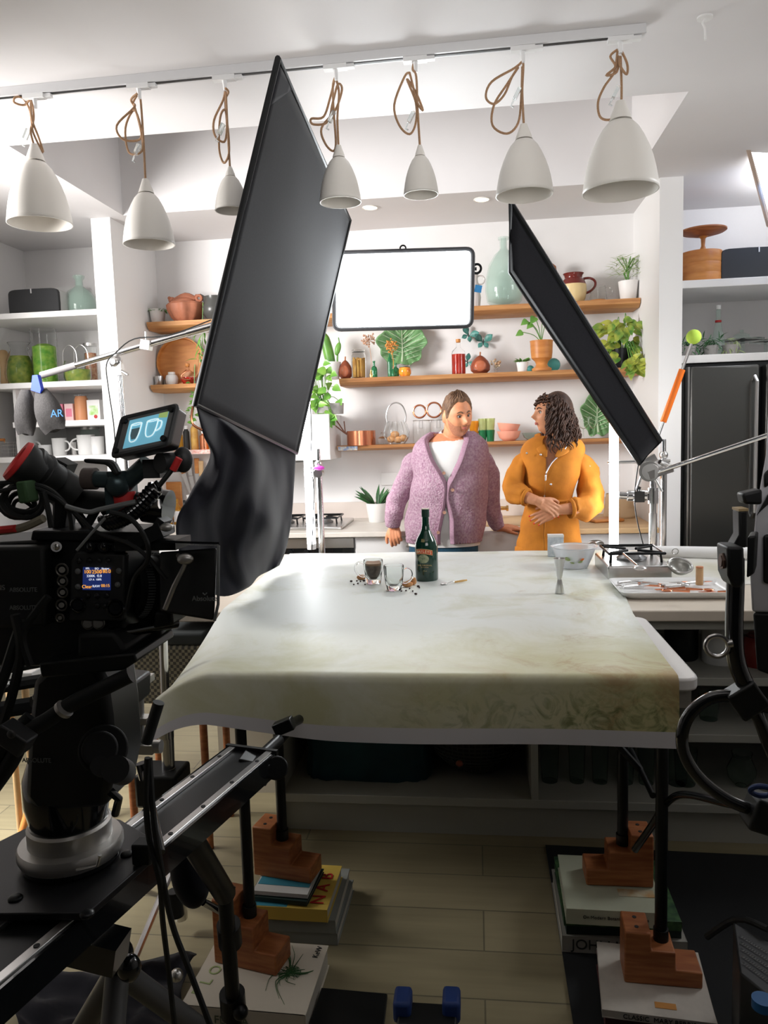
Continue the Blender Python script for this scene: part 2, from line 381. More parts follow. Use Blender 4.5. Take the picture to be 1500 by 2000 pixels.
# ================================================================ folding table, paper backdrop
t = thing('folding_table', 'white plastic folding table on black legs in front of the island', 'table', (-.09, 2.2, .2))
b = MB(); pts = []
for cx_, cy_, a0 in ((.497, 1.934, -90), (.497, 2.49, 0), (-.68, 2.49, 90), (-.68, 1.934, 180)):
    for k in range(7): a = math.radians(a0 + 15 * k); pts.append((cx_ + .04 * math.cos(a), cy_ + .04 * math.sin(a), .845))
b.prism(pts, (0, 0, .033)); tabt = mat('table_plastic', (.72, .70, .68), .45, bump=.05, bs=300)
obj('tabletop', b, tabt, t, bev=.006)
obj('table_skirt', MB().bb((-.69, 1.935, .79), (.525, 1.95, .845)).bb((.51, 1.95, .79), (.525, 2.48, .845)).bb((-.69, 1.95, .79), (-.675, 2.48, .845)).bb((-.69, 2.47, .79), (.525, 2.485, .845)), mat('skirt_grey', (.36, .34, .31), .5), t)
LEG = {}
for nm, x, y, zb in (('fl', -.640, 1.932, .1865), ('fr', .455, 1.932, .1715), ('rl', -.615, 2.21, .256), ('rr', .412, 2.22, .270)):
    l = obj('leg', MB().cyl((x, y, zb), (x, y, .843), .0155), blackm, t); LEG[nm] = (x, y, zb)
    obj('rubber_foot', MB().cyl((x, y, zb - .001), (x, y, zb + .03), .019), black, l)
for x, x2 in ((-.64, -.615), (.455, .412)): obj('crossbar', MB().cyl((x, 1.932, .80), (x2, 2.21, .80), .01), blackm, t)
for s, x in ((1, -.627), (-1, .433)):
    obj('folding_brace', MB().tube([(x, 2.08, .56), (x + s * .09, 2.10, .66), (x + s * .22, 2.12, .84)], .010).cyl((x, 1.932, .56), (x, 2.21, .56), .008).ell((x + s * .09, 2.10, .66), .018), blackm, t)
# paper
pm = mat('marbled_paper', (.62, .63, .56), .46); nt = pm.node_tree; bsd = nt.nodes['Principled BSDF']
tc = nt.nodes.new('ShaderNodeTexCoord'); geo = tc.outputs['Object']
n1 = nt.nodes.new('ShaderNodeTexNoise'); n1.inputs['Scale'].default_value = 3.0; n1.inputs['Detail'].default_value = 12; n1.inputs['Roughness'].default_value = .68; n1.inputs['Distortion'].default_value = .5
n2 = nt.nodes.new('ShaderNodeTexNoise'); n2.inputs['Scale'].default_value = 6; n2.inputs['Detail'].default_value = 12; n2.inputs['Roughness'].default_value = .75; n2.inputs['Distortion'].default_value = .8
nt.links.new(geo, n1.inputs[0]); nt.links.new(geo, n2.inputs[0])
sep = nt.nodes.new('ShaderNodeSeparateXYZ'); nt.links.new(geo, sep.inputs[0])
def mth(op, a, b_=None, cl=False):
    q = nt.nodes.new('ShaderNodeMath'); q.operation = op; q.use_clamp = cl
    for i, v in enumerate((a, b_)):
        if v is None: continue
        if isinstance(v, (int, float)): q.inputs[i].default_value = v
        else: nt.links.new(v, q.inputs[i])
    return q.outputs[0]
# printed pattern gets denser towards the near edge of the sheet (the sheet's own design)
near = mth('DIVIDE', mth('SUBTRACT', -.45, sep.outputs[1]), .55, True)
rt = mth('DIVIDE', mth('ADD', sep.outputs[0], .25), .7, True)
dens = mth('ADD', mth('MULTIPLY', near, .15), mth('MULTIPLY', rt, .10))
f1 = mth('MULTIPLY', mth('SUBTRACT', mth('ADD', n1.outputs[0], dens), .535), 4.0, True)
f2 = mth('MULTIPLY', mth('SUBTRACT', mth('ADD', n2.outputs[0], mth('MULTIPLY', dens, .8)), .665), 7.0, True)
def mixc(fac, a, b_):
    q = nt.nodes.new('ShaderNodeMix'); q.data_type = 'RGBA'; nt.links.new(fac, q.inputs[0])
    for i, v in ((6, a), (7, b_)):
        if isinstance(v, tuple): q.inputs[i].default_value = (*v, 1)
        else: nt.links.new(v, q.inputs[i])
    return q.outputs[2]
cc = mixc(f1, (.70, .73, .70), (.50, .51, .36))
cc = mixc(mth('MULTIPLY', mth('MULTIPLY', near, .9), mth('ADD', mth('MULTIPLY', rt, .45), .35)), cc, (.46, .42, .17)); f2 = mth('MULTIPLY', mth('MULTIPLY', f2, .75), rt)
cc = mixc(f2, cc, (.34, .21, .08))
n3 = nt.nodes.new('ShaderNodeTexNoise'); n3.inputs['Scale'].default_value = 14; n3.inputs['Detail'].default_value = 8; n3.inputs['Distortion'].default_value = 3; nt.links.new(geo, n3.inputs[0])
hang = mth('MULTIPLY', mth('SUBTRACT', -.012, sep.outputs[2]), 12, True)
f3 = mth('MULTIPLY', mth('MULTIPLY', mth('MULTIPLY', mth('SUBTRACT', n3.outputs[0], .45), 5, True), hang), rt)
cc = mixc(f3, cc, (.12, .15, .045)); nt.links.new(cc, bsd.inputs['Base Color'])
bsd.inputs['Specular IOR Level'].default_value = .85
def lerp(a, b_, t): return a + (b_ - a) * t
def pw(tab, y):
    for (y0, v0), (y1, v1) in zip(tab, tab[1:]):
        if y <= y1: return lerp(v0, v1, max(0, (y - y0) / (y1 - y0)))
    return tab[-1][1]
def paper(u, v, off=0):
    # v: 0 far edge .. flat .. 1 near bottom edge
    L = [(1.83, -.85), (2.1, -.87), (2.5, -.905), (3.08, -.93), (3.86, -.965)]; Rr = [(1.83, .482), (2.09, .487), (2.53, .502), (3.86, .625)]
    s = v * 2.13 + 0.0
    flat = 3.862 - 1.905
    x_l = -.72
    if s < flat: y = 3.862 - s; z = .8835
    else:
        q = s - flat; r = .018; aq = q / r
        if aq < PI / 2: y = 1.905 - r * math.sin(aq); z = .8835 - r * (1 - math.cos(aq))
        else: y = 1.887 - .05 * (q - r * PI / 2) ; z = .8835 - r - (q - r * PI / 2)
    x = lerp(pw(L, y), pw(Rr, y), u)
    # left of the table end the sheet flops down and lifts its hanging hem
    dx = max(0, -.70 - x)
    ny = max(0, min(1, (2.62 - y) / .6))
    if s > flat:
        q = s - flat; k = min(1, max(0, (-.35 - x) / .55)); k = k * k * (3 - 2 * k)
        y = lerp(y, y - q * .28, k); z = lerp(z, z + q * .42, k)
        y += .007 * math.sin(x * 9) * q / .2
    z -= dx * dx * 2.3 * ny + dx * .12 * ny
    z += .0012 * math.sin(x * 11 + y * 3) * (1 if s < flat - .05 else 0) * (1 if dx == 0 else 1) + .0025
    return Vector((x, y, z + off))
t = thing('paper_backdrop', 'large pale marbled paper sheet draped over the table and island', 'backdrop', (-.1, 2.9, .885))
V1 = .9875
obj('sheet', MB().grid(lambda u, v: paper(u, v * V1), 70, 150), pm, t, w=1, ang=3)
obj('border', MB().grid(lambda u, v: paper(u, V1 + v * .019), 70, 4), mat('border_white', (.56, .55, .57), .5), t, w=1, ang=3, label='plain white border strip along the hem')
BASE_P = BASE[t.name]
# ================================================================ ceiling track and pendants
TY = 2.93
a = PZ(0, 168, ZC - .03); b_ = PZ(1255, 56, ZC - .03)
tl = lambda X: 2.95 + (X + 1.81) / 2.411 * (-.045)
t = thing('lighting_track', 'long white ceiling track carrying seven pendant lamps', 'lighting track', (-.9, 2.93, ZC - .032))
dx = .0187
def trk(x0, x1, hw, z0, z1): return MB().prism([(x0, tl(x0) - hw, z0), (x1, tl(x1) - hw, z0), (x1, tl(x1) + hw, z0), (x0, tl(x0) + hw, z0)], (0, 0, z1 - z0))
obj('rail', trk(-2.7, .61, .018, ZC - .032, ZC - .0005), mat('track_white', (.66, .66, .67), .4), t)
obj('conductor_slot', trk(-2.7, .50, .006, ZC - .0345, ZC - .0315), ink, t, label='dark contact slot')
L = [ # adapter px, neck top, rim centre, rim width px, loops
 ((62, 182), (67, 282), (77, 438), 124, [[(60, 190), (48, 205), (28, 200), (30, 190), (45, 192), (58, 215), (62, 240), (66, 262), (84, 298), (76, 270), (63, 235), (60, 205), (62, 192)], [(62, 192), (66, 230), (60, 255), (66, 283)]], (52, 262),
  'large white pendant lamp, leftmost on the track above the dark grey speaker'),
 ((268, 158), (284, 350), (291, 478), 100, [[(268, 185), (260, 200), (262, 210), (228, 245), (240, 272), (272, 273), (275, 250), (262, 215), (245, 250), (252, 298), (277, 295), (276, 260), (264, 212), (256, 195), (268, 183)], [(268, 180), (274, 190), (280, 270), (284, 350)]], (268, 292),
  'white pendant lamp hanging lowest, in front of the left pillar'),
 ((437, 145), (449, 326), (453, 412), 66, [[(440, 172), (436, 195), (418, 235), (420, 265), (438, 277), (443, 250), (440, 215), (430, 230), (428, 290), (437, 318), (447, 300), (446, 260), (440, 200), (446, 180), (440, 172)], [(438, 150), (441, 180), (445, 260), (449, 326)]], (432, 252),
  'small white pendant lamp partly hidden by the left edge of the big black flag'),
 ((655, 125), (661, 284), (664, 396), 80, [[(655, 150), (645, 190), (632, 228), (608, 232), (612, 243), (640, 238), (650, 200), (660, 165), (668, 175), (655, 215), (628, 250), (635, 280), (650, 295), (656, 280), (652, 220), (650, 170), (655, 150)], [(655, 150), (662, 180), (659, 230), (661, 284)]], (648, 228),
  'white pendant lamp overlapping the right corner of the big black flag'),
 ((811, 108), (820, 284), (822, 381), 66, [[(800, 142), (790, 150), (770, 205), (780, 245), (800, 262), (812, 240), (812, 200), (795, 155), (812, 180), (826, 215), (815, 200), (806, 165), (800, 142)], [(811, 112), (806, 135), (813, 150), (816, 220), (820, 284)]], (803, 228),
  'smallest white pendant lamp, above the bright light panel'),
 ((1020, 88), (1023, 243), (1024, 382), 106, [[(1020, 120), (1005, 133), (960, 160), (949, 190), (965, 203), (985, 185), (1000, 150), (1012, 132), (990, 165), (965, 205), (962, 245), (990, 261), (1012, 240), (1018, 190), (1020, 130)], [(1020, 95), (1022, 130), (1020, 180), (1023, 243)]], (1010, 183),
  'white pendant lamp directly above the tip of the slim black flag'),
 ((1209, 68), (1212, 198), (1212, 375), 136, [[(1206, 97), (1192, 110), (1202, 130), (1184, 147), (1205, 140), (1208, 110), (1212, 130), (1224, 145), (1225, 125), (1213, 98)], [(1206, 100), (1200, 140), (1180, 170), (1168, 200), (1172, 228), (1190, 234), (1210, 222), (1214, 180), (1212, 110)]], (1203, 180),
  'largest white pendant lamp, rightmost at the end of the track')]
for (ap, nk, rm, wd, loops, cl_, lab) in L:
    A = PY(ap[0], ap[1], TY); A.y = tl(A.x); A.z = ZC - .034
    top = PY(nk[0], nk[1], A.y); W = wd * A.y / F * .5 * 1.03; bot = PY(rm[0], rm[1], A.y)
    t = thing('pendant_lamp', lab, 'lamp', (top.x, A.y, bot.z), 'pendant lamps on the track')
    Y0 = A.y
    hh = top.z - bot.z; nh = .20 * hh; bh = hh - nh; W *= .97
    T = Vector((top.x, Y0, 0))
    prof = [(W * math.cos(math.radians(q)) ** .62 if q < 76 else W * .27, bot.z + bh * math.sin(math.radians(q)) ** 1.15) for q in (0, 6, 14, 24, 34, 44, 54, 64, 72)]
    prof = [(W * r, bot.z + bh * z) for r, z in ((1, 0), (.985, .06), (.96, .16), (.91, .3), (.84, .45), (.74, .6), (.61, .75), (.48, .87), (.33, .955), (.2, .99))]
    sh = obj('lamp_shade', MB().lathe(prof, T, 40, cap=False), lampw, t, solid=.003)
    obj('shade_inside', MB().lathe([(max(.01, r - .004), z + .0003) for r, z in prof], T, 40, cap=False), lampin, sh)
    obj('bulb', MB().lathe([(.005, bot.z + bh * .42), (.022, bot.z + bh * .46), (.03, bot.z + bh * .58), (.02, bot.z + bh * .75), (.014, bot.z + bh * .95)], T, 16), white, sh)
    obj('neck', MB().lathe([(W * .30, top.z - nh - .003), (W * .265, top.z - nh * .8), (W * .17, top.z - nh * .3), (W * .12, top.z)], T, 20), lampw, t)
    ad = obj('track_adapter', MB().box((A.x, Y0, A.z - .006), (.085, .03, .016)).box((A.x + .055, Y0, A.z - .006), (.03, .022, .012)).cyl((A.x, Y0, A.z - .01), (A.x + .002, Y0, A.z - .05), .009, .006), mat('adapter_white', (.78, .78, .78), .35), t)
    for i, lp in enumerate(loops):
        m_ = len(lp); pts = [PY(x, y, Y0 + .018 * math.sin(k * 1.7 + i)) for k, (x, y) in enumerate(lp)]
        obj('cord', MB().tube(pts, .0042, 8, sm=5), cord, t)
    c_ = PY(cl_[0], cl_[1], Y0 - .02)
    obj('cord_clip', MB().box(c_, (.012, .02, .04), ry=.5).tube([c_ + Vector((-.012, 0, -.02)), c_ + Vector((-.022, 0, -.04)), c_ + Vector((-.012, 0, -.045))], .003), clear, t, label='clear plastic cord clip')
for x, y in ((723, 405), (941, 389)):
    p = PZ(x, y, ZC)
    o = thing('recessed_downlight', 'warm recessed ceiling downlight ' + ('just right of the big black flag corner' if x < 800 else 'nearest the slim black flag tip'), 'downlight', (p.x, p.y, ZC - .004), 'recessed downlights')
    obj('bezel', MB().torus((p.x, p.y, ZC - .002), .045, .004), lampw, o); obj('lens', MB().cyl((p.x, p.y, ZC - .003), (p.x, p.y, ZC - .0005), .042), emd, o)
p = PZ(1377, 33, ZC)
t = thing('ceiling_hook', 'small white hook fixed to the ceiling right of the lighting track', 'hook', (p.x, p.y, ZC - .08))
obj('rose', MB().cyl(p, p + Vector((0, 0, -.006)), .026), trimw, t); obj('hook', MB().tube([p, p + Vector((-.008, 0, -.02)), p + Vector((0, 0, -.035)), p + Vector((.002, 0, -.075))], .004), trimw, t)
# ================================================================ black flags
def quadpanel(P4, th, n):
    A, B, C, D = [Vector(p) for p in P4]; nr = (B - A).cross(D - A).normalized() * th
    return A, B, C, D, nr
A, B, C, D = [Vector(p) for p in ((-.618, 2.6, 2.725), (-.879, 2.367, 1.605), (-.849, 3.599, 1.413), (-.588, 3.832, 2.533))]
t = thing('black_flag', 'big square black cloth flag leaning over the table, with its floppy skirt hanging', 'flag', (-.85, 3.0, 1.5))
nr = (B - A).cross(D - A).normalized()
obj('frame', MB().tube([A, B, C, D], .011, 8, closed=True), blackm, t)
obj('panel', MB().grid(lambda u, v: (A.lerp(D, u)).lerp(B.lerp(C, u), v) + nr * (.006 * math.sin(PI * u) * math.sin(PI * v) + .004 * NZ((u * 4, v * 4, 1))), 24, 24), flagm, t, solid=.004, soff=0)
obj('corner_patch', MB().grid(lambda u, v: A + (D - A) * (u * .13 + .005) + (B - A) * (v * .13 * (1 - u) + .01 * (1 - u)) - nr * -.003, 4, 6), drapem, t, solid=.002, soff=0)
cols = [
 [(383, 786, 2.37), (397, 850, 2.42), (410, 895, 2.47), (372, 965, 2.42), (345, 1030, 2.40), (362, 1130, 2.45)],
 [(402, 797, 2.50), (446, 860, 2.58), (436, 930, 2.52), (412, 1000, 2.50), (415, 1085, 2.56), (432, 1166, 2.62)],
 [(440, 818, 2.72), (500, 885, 2.60), (486, 965, 2.55), (470, 1030, 2.60), (462, 1090, 2.68), (484, 1150, 2.86)],
 [(490, 843, 3.02), (524, 905, 3.12), (527, 980, 2.85), (528, 1030, 2.78), (510, 1085, 2.90), (505, 1128, 3.05)],
 [(540, 868, 3.32), (552, 920, 3.36), (550, 990, 3.32), (548, 1030, 3.26), (538, 1080, 3.22), (528, 1116, 3.2)],
 [(578, 885, 3.60), (575, 940, 3.57), (571, 1000, 3.50), (566, 1040, 3.45), (557, 1080, 3.40), (546, 1106, 3.32)]]
GC = [crom([PY(x, y, Y) for x, y, Y in c], 8) for c in cols]
rows = [crom([c[j] for c in GC], 8) for j in range(len(GC[0]))]
NR, NC = len(rows) - 1, len(rows[0]) - 1
def dr(u, v):
    p = rows[round(v * NR)][round(u * NC)].copy()
    f = min(1, v * 4); d = (p - Vector((0, 0, H))).normalized()
    return p + d * f * (.030 * math.sin(u * 15 + v * 5 + 2 * NZ((u * 2, v * 2, 5))) + .08 * NZ((u * 4.5, v * 3, 2)) + .03 * NZ((u * 11, v * 5, 7))) + Vector((0, 0, .004))
obj('skirt', MB().grid(dr, NC, NR), drapem, t, solid=.003, ang=3, label='limp black cloth skirt gathered on the worktop')
hk = [(377, 793), (374, 815), (378, 830), (395, 840)]
obj('wire_clip', MB().tube([PY(x, y, 2.38) for x, y in hk], .004, sm=4), copper, t)
A2, B2, C2, D2 = [PY(*q) for q in ((997, 395, 3.60), (997, 530, 3.60), (1250, 906, 3.96), (1290, 862, 3.96))]
t = thing('black_flag', 'slim black flag slanting down from above the shelf demijohn to a grip head', 'flag', tuple(C2))
nr2 = (B2 - A2).cross(D2 - A2).normalized()
obj('frame', MB().tube([A2, B2, C2, D2], .013, 8, closed=True), blackm, t)
obj('panel', MB().grid(lambda u, v: (A2.lerp(D2, u)).lerp(B2.lerp(C2, u), v) + nr2 * .004 * NZ((u * 4, v * 2, 1)), 16, 6), flagm, t, solid=.006, soff=0)
# ================================================================ light panel, boom, tubes
q = [PY(652, 494, 3.9), PY(924, 486, 3.9), PY(921, 637, 3.9), PY(653, 644, 3.9)]
t = thing('light_panel', 'bright rectangular light panel with rounded dark frame, hanging before the shelves', 'light panel', tuple((q[2] + q[3]) / 2))
def rr(Q, r, n=5):
    out = []
    for i in range(4):
        p = Q[i]; a = (Q[i - 1] - p).normalized() * r; b = (Q[(i + 1) % 4] - p).normalized() * r
        for k in range(n + 1):
            s = k / n; out.append((p + a) * (1 - s) ** 2 + p * 2 * s * (1 - s) + (p + b) * s * s)
    return out
loop = rr(q, .035)
obj('frame', MB().tube(loop, .011, 8, closed=True), mat('panel_frame', (.05, .05, .055), .6), t)
obj('housing', MB().prism([v + Vector((0, .012, 0)) for v in loop], (0, .03, 0)), black, t)
obj('diffuser', MB().prism([v + Vector((0, -.002, 0)) for v in rr([(v - (q[0] + q[2]) / 2) * .965 + (q[0] + q[2]) / 2 for v in q], .03)], (0, .012, 0)), emw, t)
c_ = PY(787, 485, 3.9); obj('hanging_loop', MB().torus(c_, .014, .004, (0, 1, 0)), blackm, t)
c_ = PY(931, 525, 3.92); obj('side_knob', MB().torus(c_, .022, .006, (.3, 1, 0)).cyl(c_, c_ + Vector((-.03, 0, 0)), .008), blackm, t)
c_ = PY(934, 564, 3.92); obj('gel_tape', MB().box(c_, (.035, .004, .035), ry=.2), mat('blue_gel', (.02, .30, .70), .4), t, label='scrap of blue tape')
t = thing('boom_stand', 'silver boom stand behind the island, reaching from the sandbags to the light panel', 'stand', (-1.95, 3.98, 0))
e0 = PY(80, 733, 3.93); e1 = PY(413, 640, 4.02); far = Vector((-.4, 4.06, 2.2)); e1 = PY(415, 637, 4.0)
d = (e1 - e0).normalized(); far = e0 + d * 1.75
obj('boom_arm', MB().cyl(e0 + d * .16, e0 + d * .85, .0165).cyl(e0 + d * .83, far, .021), chrome, t)
obj('foam_grip', MB().cyl(e0, e0 + d * .20, .018), mat('grey_foam', (.20, .19, .19), .9), t)
obj('arm_clamp', MB().box(e0 + d * .60, (.05, .05, .05), ry=.2).cyl(e0 + d * .6 + Vector((0, 0, .02)), e0 + d * .6 + Vector((0, 0, .07)), .006), steel, t)
piv = e0 + d * .44 + Vector((0, -.01, -.03)); pb = PY(232, 765, 3.95); pf = Vector((pb.x - .01, 3.95, .0))
obj('pivot_head', MB().ell(piv + Vector((0, -.02, -.02)), (.035, .03, .035)).box(piv + Vector((.01, -.02, -.06)), (.045, .04, .06)).cyl(piv + Vector((0, -.02, -.05)), piv + Vector((.07, -.04, -.09)), .007).cyl(piv + Vector((0, -.06, -.02)), piv + Vector((0, .02, -.02)), .014), steel, t)
obj('column', MB().cyl((piv.x + .01, 3.95, piv.z - .08), (piv.x + .015, 3.95, 1.2), .013).cyl((piv.x + .015, 3.95, 1.22), (piv.x + .015, 3.95, .12), .019), chrome, t)
for a_ in (0, 2.1, 4.2): obj('leg', MB().tube([(piv.x + .015, 3.95, .32), (piv.x + .015 + .12 * math.cos(a_), 3.95 + .12 * math.sin(a_), .20), (piv.x + .015 + .42 * math.cos(a_), 3.95 + .42 * math.sin(a_), .016)], .012), chrome, t)
obj('power_cable', MB().tube([PY(x, y, 3.90) for x, y in ((412, 625), (330, 655), (262, 662), (225, 690), (208, 712), (212, 760), (224, 850), (230, 1000))], .0032, 6, sm=5), black, t)
# sandbags
t = thing('sandbag', 'pair of grey shot bags hanging from the boom grip by a blue strap', 'sandbag', tuple(PY(75, 850, 3.88)))
def bag(cx_, cy_, w_, h_, rot, nm):
    c = PY(cx_, cy_, 3.88 + (.03 if cx_ < 60 else 0)); k = 3.9 / F
    b = MB(); n = 24
    rs = []
    for i in range(15):
        v = i / 14; wv = w_ * k * .5 * (.28 + .72 * math.sin(PI * min(1, v * .62 + .05)) ** .8) * (1 - .12 * max(0, v - .85) / .15); z = h_ * k * (.5 - v)
        dp = .055 * math.sin(PI * (v * .9 + .06)) + .006
        rs.append([c + Matrix.Rotation(rot, 3, 'Y') @ Vector((wv * math.cos(2 * PI * j / n), dp * math.sin(2 * PI * j / n) + .004 * NZ((j, i * .5, w_)), z + .006 * math.sin(2 * PI * j / n * 3) * v)) for j in range(n)])
    b.rings(rs); return obj('bag', b, greyf, t, label=nm)
bag(50, 805, 44, 92, .08, 'grey shot bag, rear one'); fb = bag(94, 802, 58, 86, -.28, 'grey shot bag, front one with blue print')
a0, a1 = PY(68, 733, 3.86), PY(72, 765, 3.85)
obj('strap', MB().prism([PY(x, y, 3.84) for x, y in ((63, 733), (73, 732), (80, 760), (78, 768), (60, 762))], (0, .03, 0)), blue, t)
text('AR', 'printed_letters', PY(111, 808, 3.815), .055, (1, 0, .03), (0, 0, 1), mat('blue_print', (.02, .12, .34), .7), t)
# tube lights
def tubelight(x, y0, y1, Y, ztop, lab, clampside):
    p = PY(x, y0, Y); z0 = PY(x, y1, Y).z
    t = thing('tube_light', lab, 'tube light', (p.x, Y, 0))
    obj('tube', MB().cyl((p.x, Y, z0), (p.x, Y, ztop), .0235, n=24), emt, t)
    obj('end_cap', MB().cyl((p.x, Y, z0 - .03), (p.x, Y, z0), .024), white, t); obj('end_cap', MB().cyl((p.x, Y, ztop), (p.x, Y, ztop + .03), .024), white, t)
    sx = p.x + clampside
    obj('stand_column', MB().cyl((sx, Y + .02, .1), (sx, Y + .02, 1.32), .017).cyl((sx, Y + .02, 1.3), (sx, Y + .02, 1.42 if clampside > 0 else 1.36), .012), chrome, t)
    obj('clamp', MB().cyl((sx, Y - .01, 1.29), (sx, Y + .05, 1.29), .024).cyl((p.x - .03, Y, 1.31), (sx + .03, Y + .01, 1.31), .008).ell((sx, Y + .02, 1.34), .022), steel, t)
    for a_ in (.5, 2.6, 4.7): obj('leg', MB().tube([(sx, Y + .02, .12), (sx + .38 * math.cos(a_), Y + .02 + .2 * math.sin(a_), .015)], .011), chrome, t)
    return t, sx
t, sx = tubelight(599, 830, 1062, 4.05, 1.98, 'vertical glowing tube light beside the big black flag', .052)
obj('pink_clamp_cover', MB().ell(PY(623, 914, 4.0), (.03, .02, .012)), mat('magenta_plastic', (.80, .08, .65), .4), t)
obj('cable', MB().tube([PY(x, y, 4.02) for x, y in ((606, 790), (608, 850), (607, 910), (613, 960), (609, 1075))], .003, 6, sm=4), black, t)
t, sx = tubelight(1199, 830, 1105, 4.05, 1.72, 'vertical glowing tube light right of the woman in the ochre suit', .25)
# grip head + boom arm at right
t = thing('grip_stand', 'chrome stand with silver grip head holding the slim black flag', 'stand', (.88, 4.02, 0))
g = PY(1272, 920, 4.0); g2 = PY(1275, 975, 4.0)
obj('column', MB().cyl((g2.x, 4.0, 1.02), (g2.x, 4.0, 1.24), .017).cyl((g2.x, 4.0, 1.05), (g2.x, 4.0, .12), .021), chrome, t)
obj('grip_head', MB().cyl(g + Vector((-.02, -.05, 0)), g + Vector((.02, .06, 0)), .050, n=24).cyl(g + Vector((-.02, -.07, 0)), g + Vector((-.015, -.05, 0)), .040, n=24).box(g + Vector((.03, -.06, 0)), (.12, .03, .04), ry=-.3).box(g + Vector((-.02, 0, .05)), (.09, .04, .035), ry=-.5).cyl(g + Vector((.06, -.07, .03)), g + Vector((.02, -.09, .05)), .012).cyl(g + Vector((0, -.05, -.02)), g + Vector((.04, -.06, -.10)), .006), steel, t)
obj('grip_head', MB().cyl(PY(1225, 968, 4.0), PY(1262, 968, 4.0), .028, n=20).cyl(PY(1208, 967, 4.0), PY(1225, 968, 4.0), .019, n=16).cyl(PY(1243, 958, 3.98), PY(1262, 905, 3.98), .008).box(PY(1248, 970, 3.97), (.05, .03, .055)), chrome, t)
obj('collar', MB().cyl((g2.x, 4.0, 1.10), (g2.x, 4.0, 1.18), .027).cyl((g2.x, 4.0, 1.15), (g2.x - .08, 3.97, 1.17), .007).box((g2.x - .08, 3.97, 1.16), (.015, .01, .06), ry=.3), chrome, t)
obj('extension_arm', MB().cyl(g + Vector((.02, -.07, 0)), PY(1520, 843, 3.55), .011), chrome, t)
obj('cable', MB().tube([PY(x, y, 3.96) for x, y in ((1247, 905), (1240, 960), (1243, 1010), (1262, 1085))], .003, 6, sm=4), black, t)
for a_ in (.5, 2.6, 4.7): obj('leg', MB().tube([(g2.x, 4.0, .14), (g2.x + .3 * math.cos(a_), 4.02 + .15 * math.sin(a_), .015)], .012), chrome, t)
# tennis-ball rod
t = thing('flag_arm', 'orange-sleeved silver rod tipped with a lime ball, poking up behind the slim flag', 'rod', tuple(PY(1283, 856, 4.0)))
r0, r1 = PY(1283, 858, 4.0), PY(1352, 668, 4.0)
obj('rod', MB().cyl(r0, r1, .0075), chrome, t); obj('sleeve', MB().cyl(r0.lerp(r1, .18), r0.lerp(r1, .72), .0155), orange, t)
obj('ball', MB().ell(PY(1355, 658, 4.0), .036, 24), tennis, t)
# tilted panel at upper right
t = thing('light_panel', 'tilted glowing panel with pale frame cut off at the upper right edge', 'light panel', tuple(PY(1500, 430, 4.6)))
q = [PY(1455, 268, 4.2), PY(1640, 225, 4.2), PY(1690, 400, 4.9), PY(1502, 440, 4.9)]
nn = (q[1] - q[0]).cross(q[3] - q[0]).normalized()
obj('frame', MB().tube(q, .016, 4, closed=True), mat('panel_beige', (.55, .42, .33), .5), t)
cq = (q[0] + q[2]) / 2
obj('diffuser', MB().prism([cq + (v - cq) * .96 for v in q], nn * .01), mat('panel_glow', (1, 1, 1), .5, em=(.93, .96, 1), es=5.0), t)
l = area('blue_spill', PY(1475, 340, 4.5) + Vector((.12, 0, 0)), PY(1440, 400, 5.3), .12, 1.0, (.10, .38, 1), .5)
# ================================================================ things on the shelves
def K(n, Y): return n * Y / F * 1.005
def sh(x, y, Y, z): p = PY(x, y, Y); return Vector((p.x, Y, z))
def lath(name, lab, cat, loc, W, Hh, parts, group=None, n=28):
    """parts: (name, [(r,z)..] normalised, material[, extra])"""
    if len(parts) == 1:
        o = obj(name, MB().lathe([(max(r, .0) * W / 2 + .0002, z * Hh) for r, z in parts[0][1]], (0, 0, 0), n), parts[0][2], None); o.location = loc; o['label'] = lab; o['category'] = cat
        if group: o['group'] = group
        return o
    t = thing(name, lab, cat, loc, group)
    for p in parts: obj(p[0], MB().lathe([(max(r, .0) * W / 2 + .0002, z * Hh) for r, z in p[1]], (0, 0, 0), n), p[2], t, w=0)
    return t
POT = [(.0, 0), (.72, 0), (.76, .03), (1, 1), (.93, 1), (.88, .9), (0, .88)]
CYLP = [(0, 0), (.94, 0), (1, .04), (1, 1), (.93, 1), (.9, .06), (0, .05)]
def shell(p, th=.06):  # open vessel from outer profile
    return [(0, p[0][1])] + p + [(max(.01, r - th), z) for r, z in p[::-1]] + [(0, p[0][1] + .03)]
def handle(par, a, b, out, r, m, nm='handle'):
    a, b, out = Vector(a), Vector(b), Vector(out); mid = (a + b) / 2
    return obj(nm, MB().tube([mid + (a - mid) * math.cos(k * PI / 14) + (out - mid) * math.sin(k * PI / 14) for k in range(15)], r, 8), m, par, w=0)
def plant(name, lab, cat, loc, potW, potH, potm, leaves, leafm, prof=POT, stems=None, group=None):
    t = thing(name, lab, cat, loc, group)
    obj('pot', MB().lathe([(r * potW / 2 + .0002, z * potH) for r, z in prof], n=28), potm, t, w=0)
    obj('soil', MB().cyl((0, 0, potH * .80), (0, 0, potH * .9), potW * .42), soil, t, w=0)
    b = MB()
    for f in leaves: b.leafs(*f)
    obj('leaves', b, leafm, t, w=0, ang=3)
    if stems:
        b = MB()
        for s in stems: b.tube(s, .003, 5)
        obj('stems', b, leaf, t, w=0)
    return t
U = random.uniform
Ta, Tm, Tb = 2.29, 1.862, 1.416
Y5 = 5.2
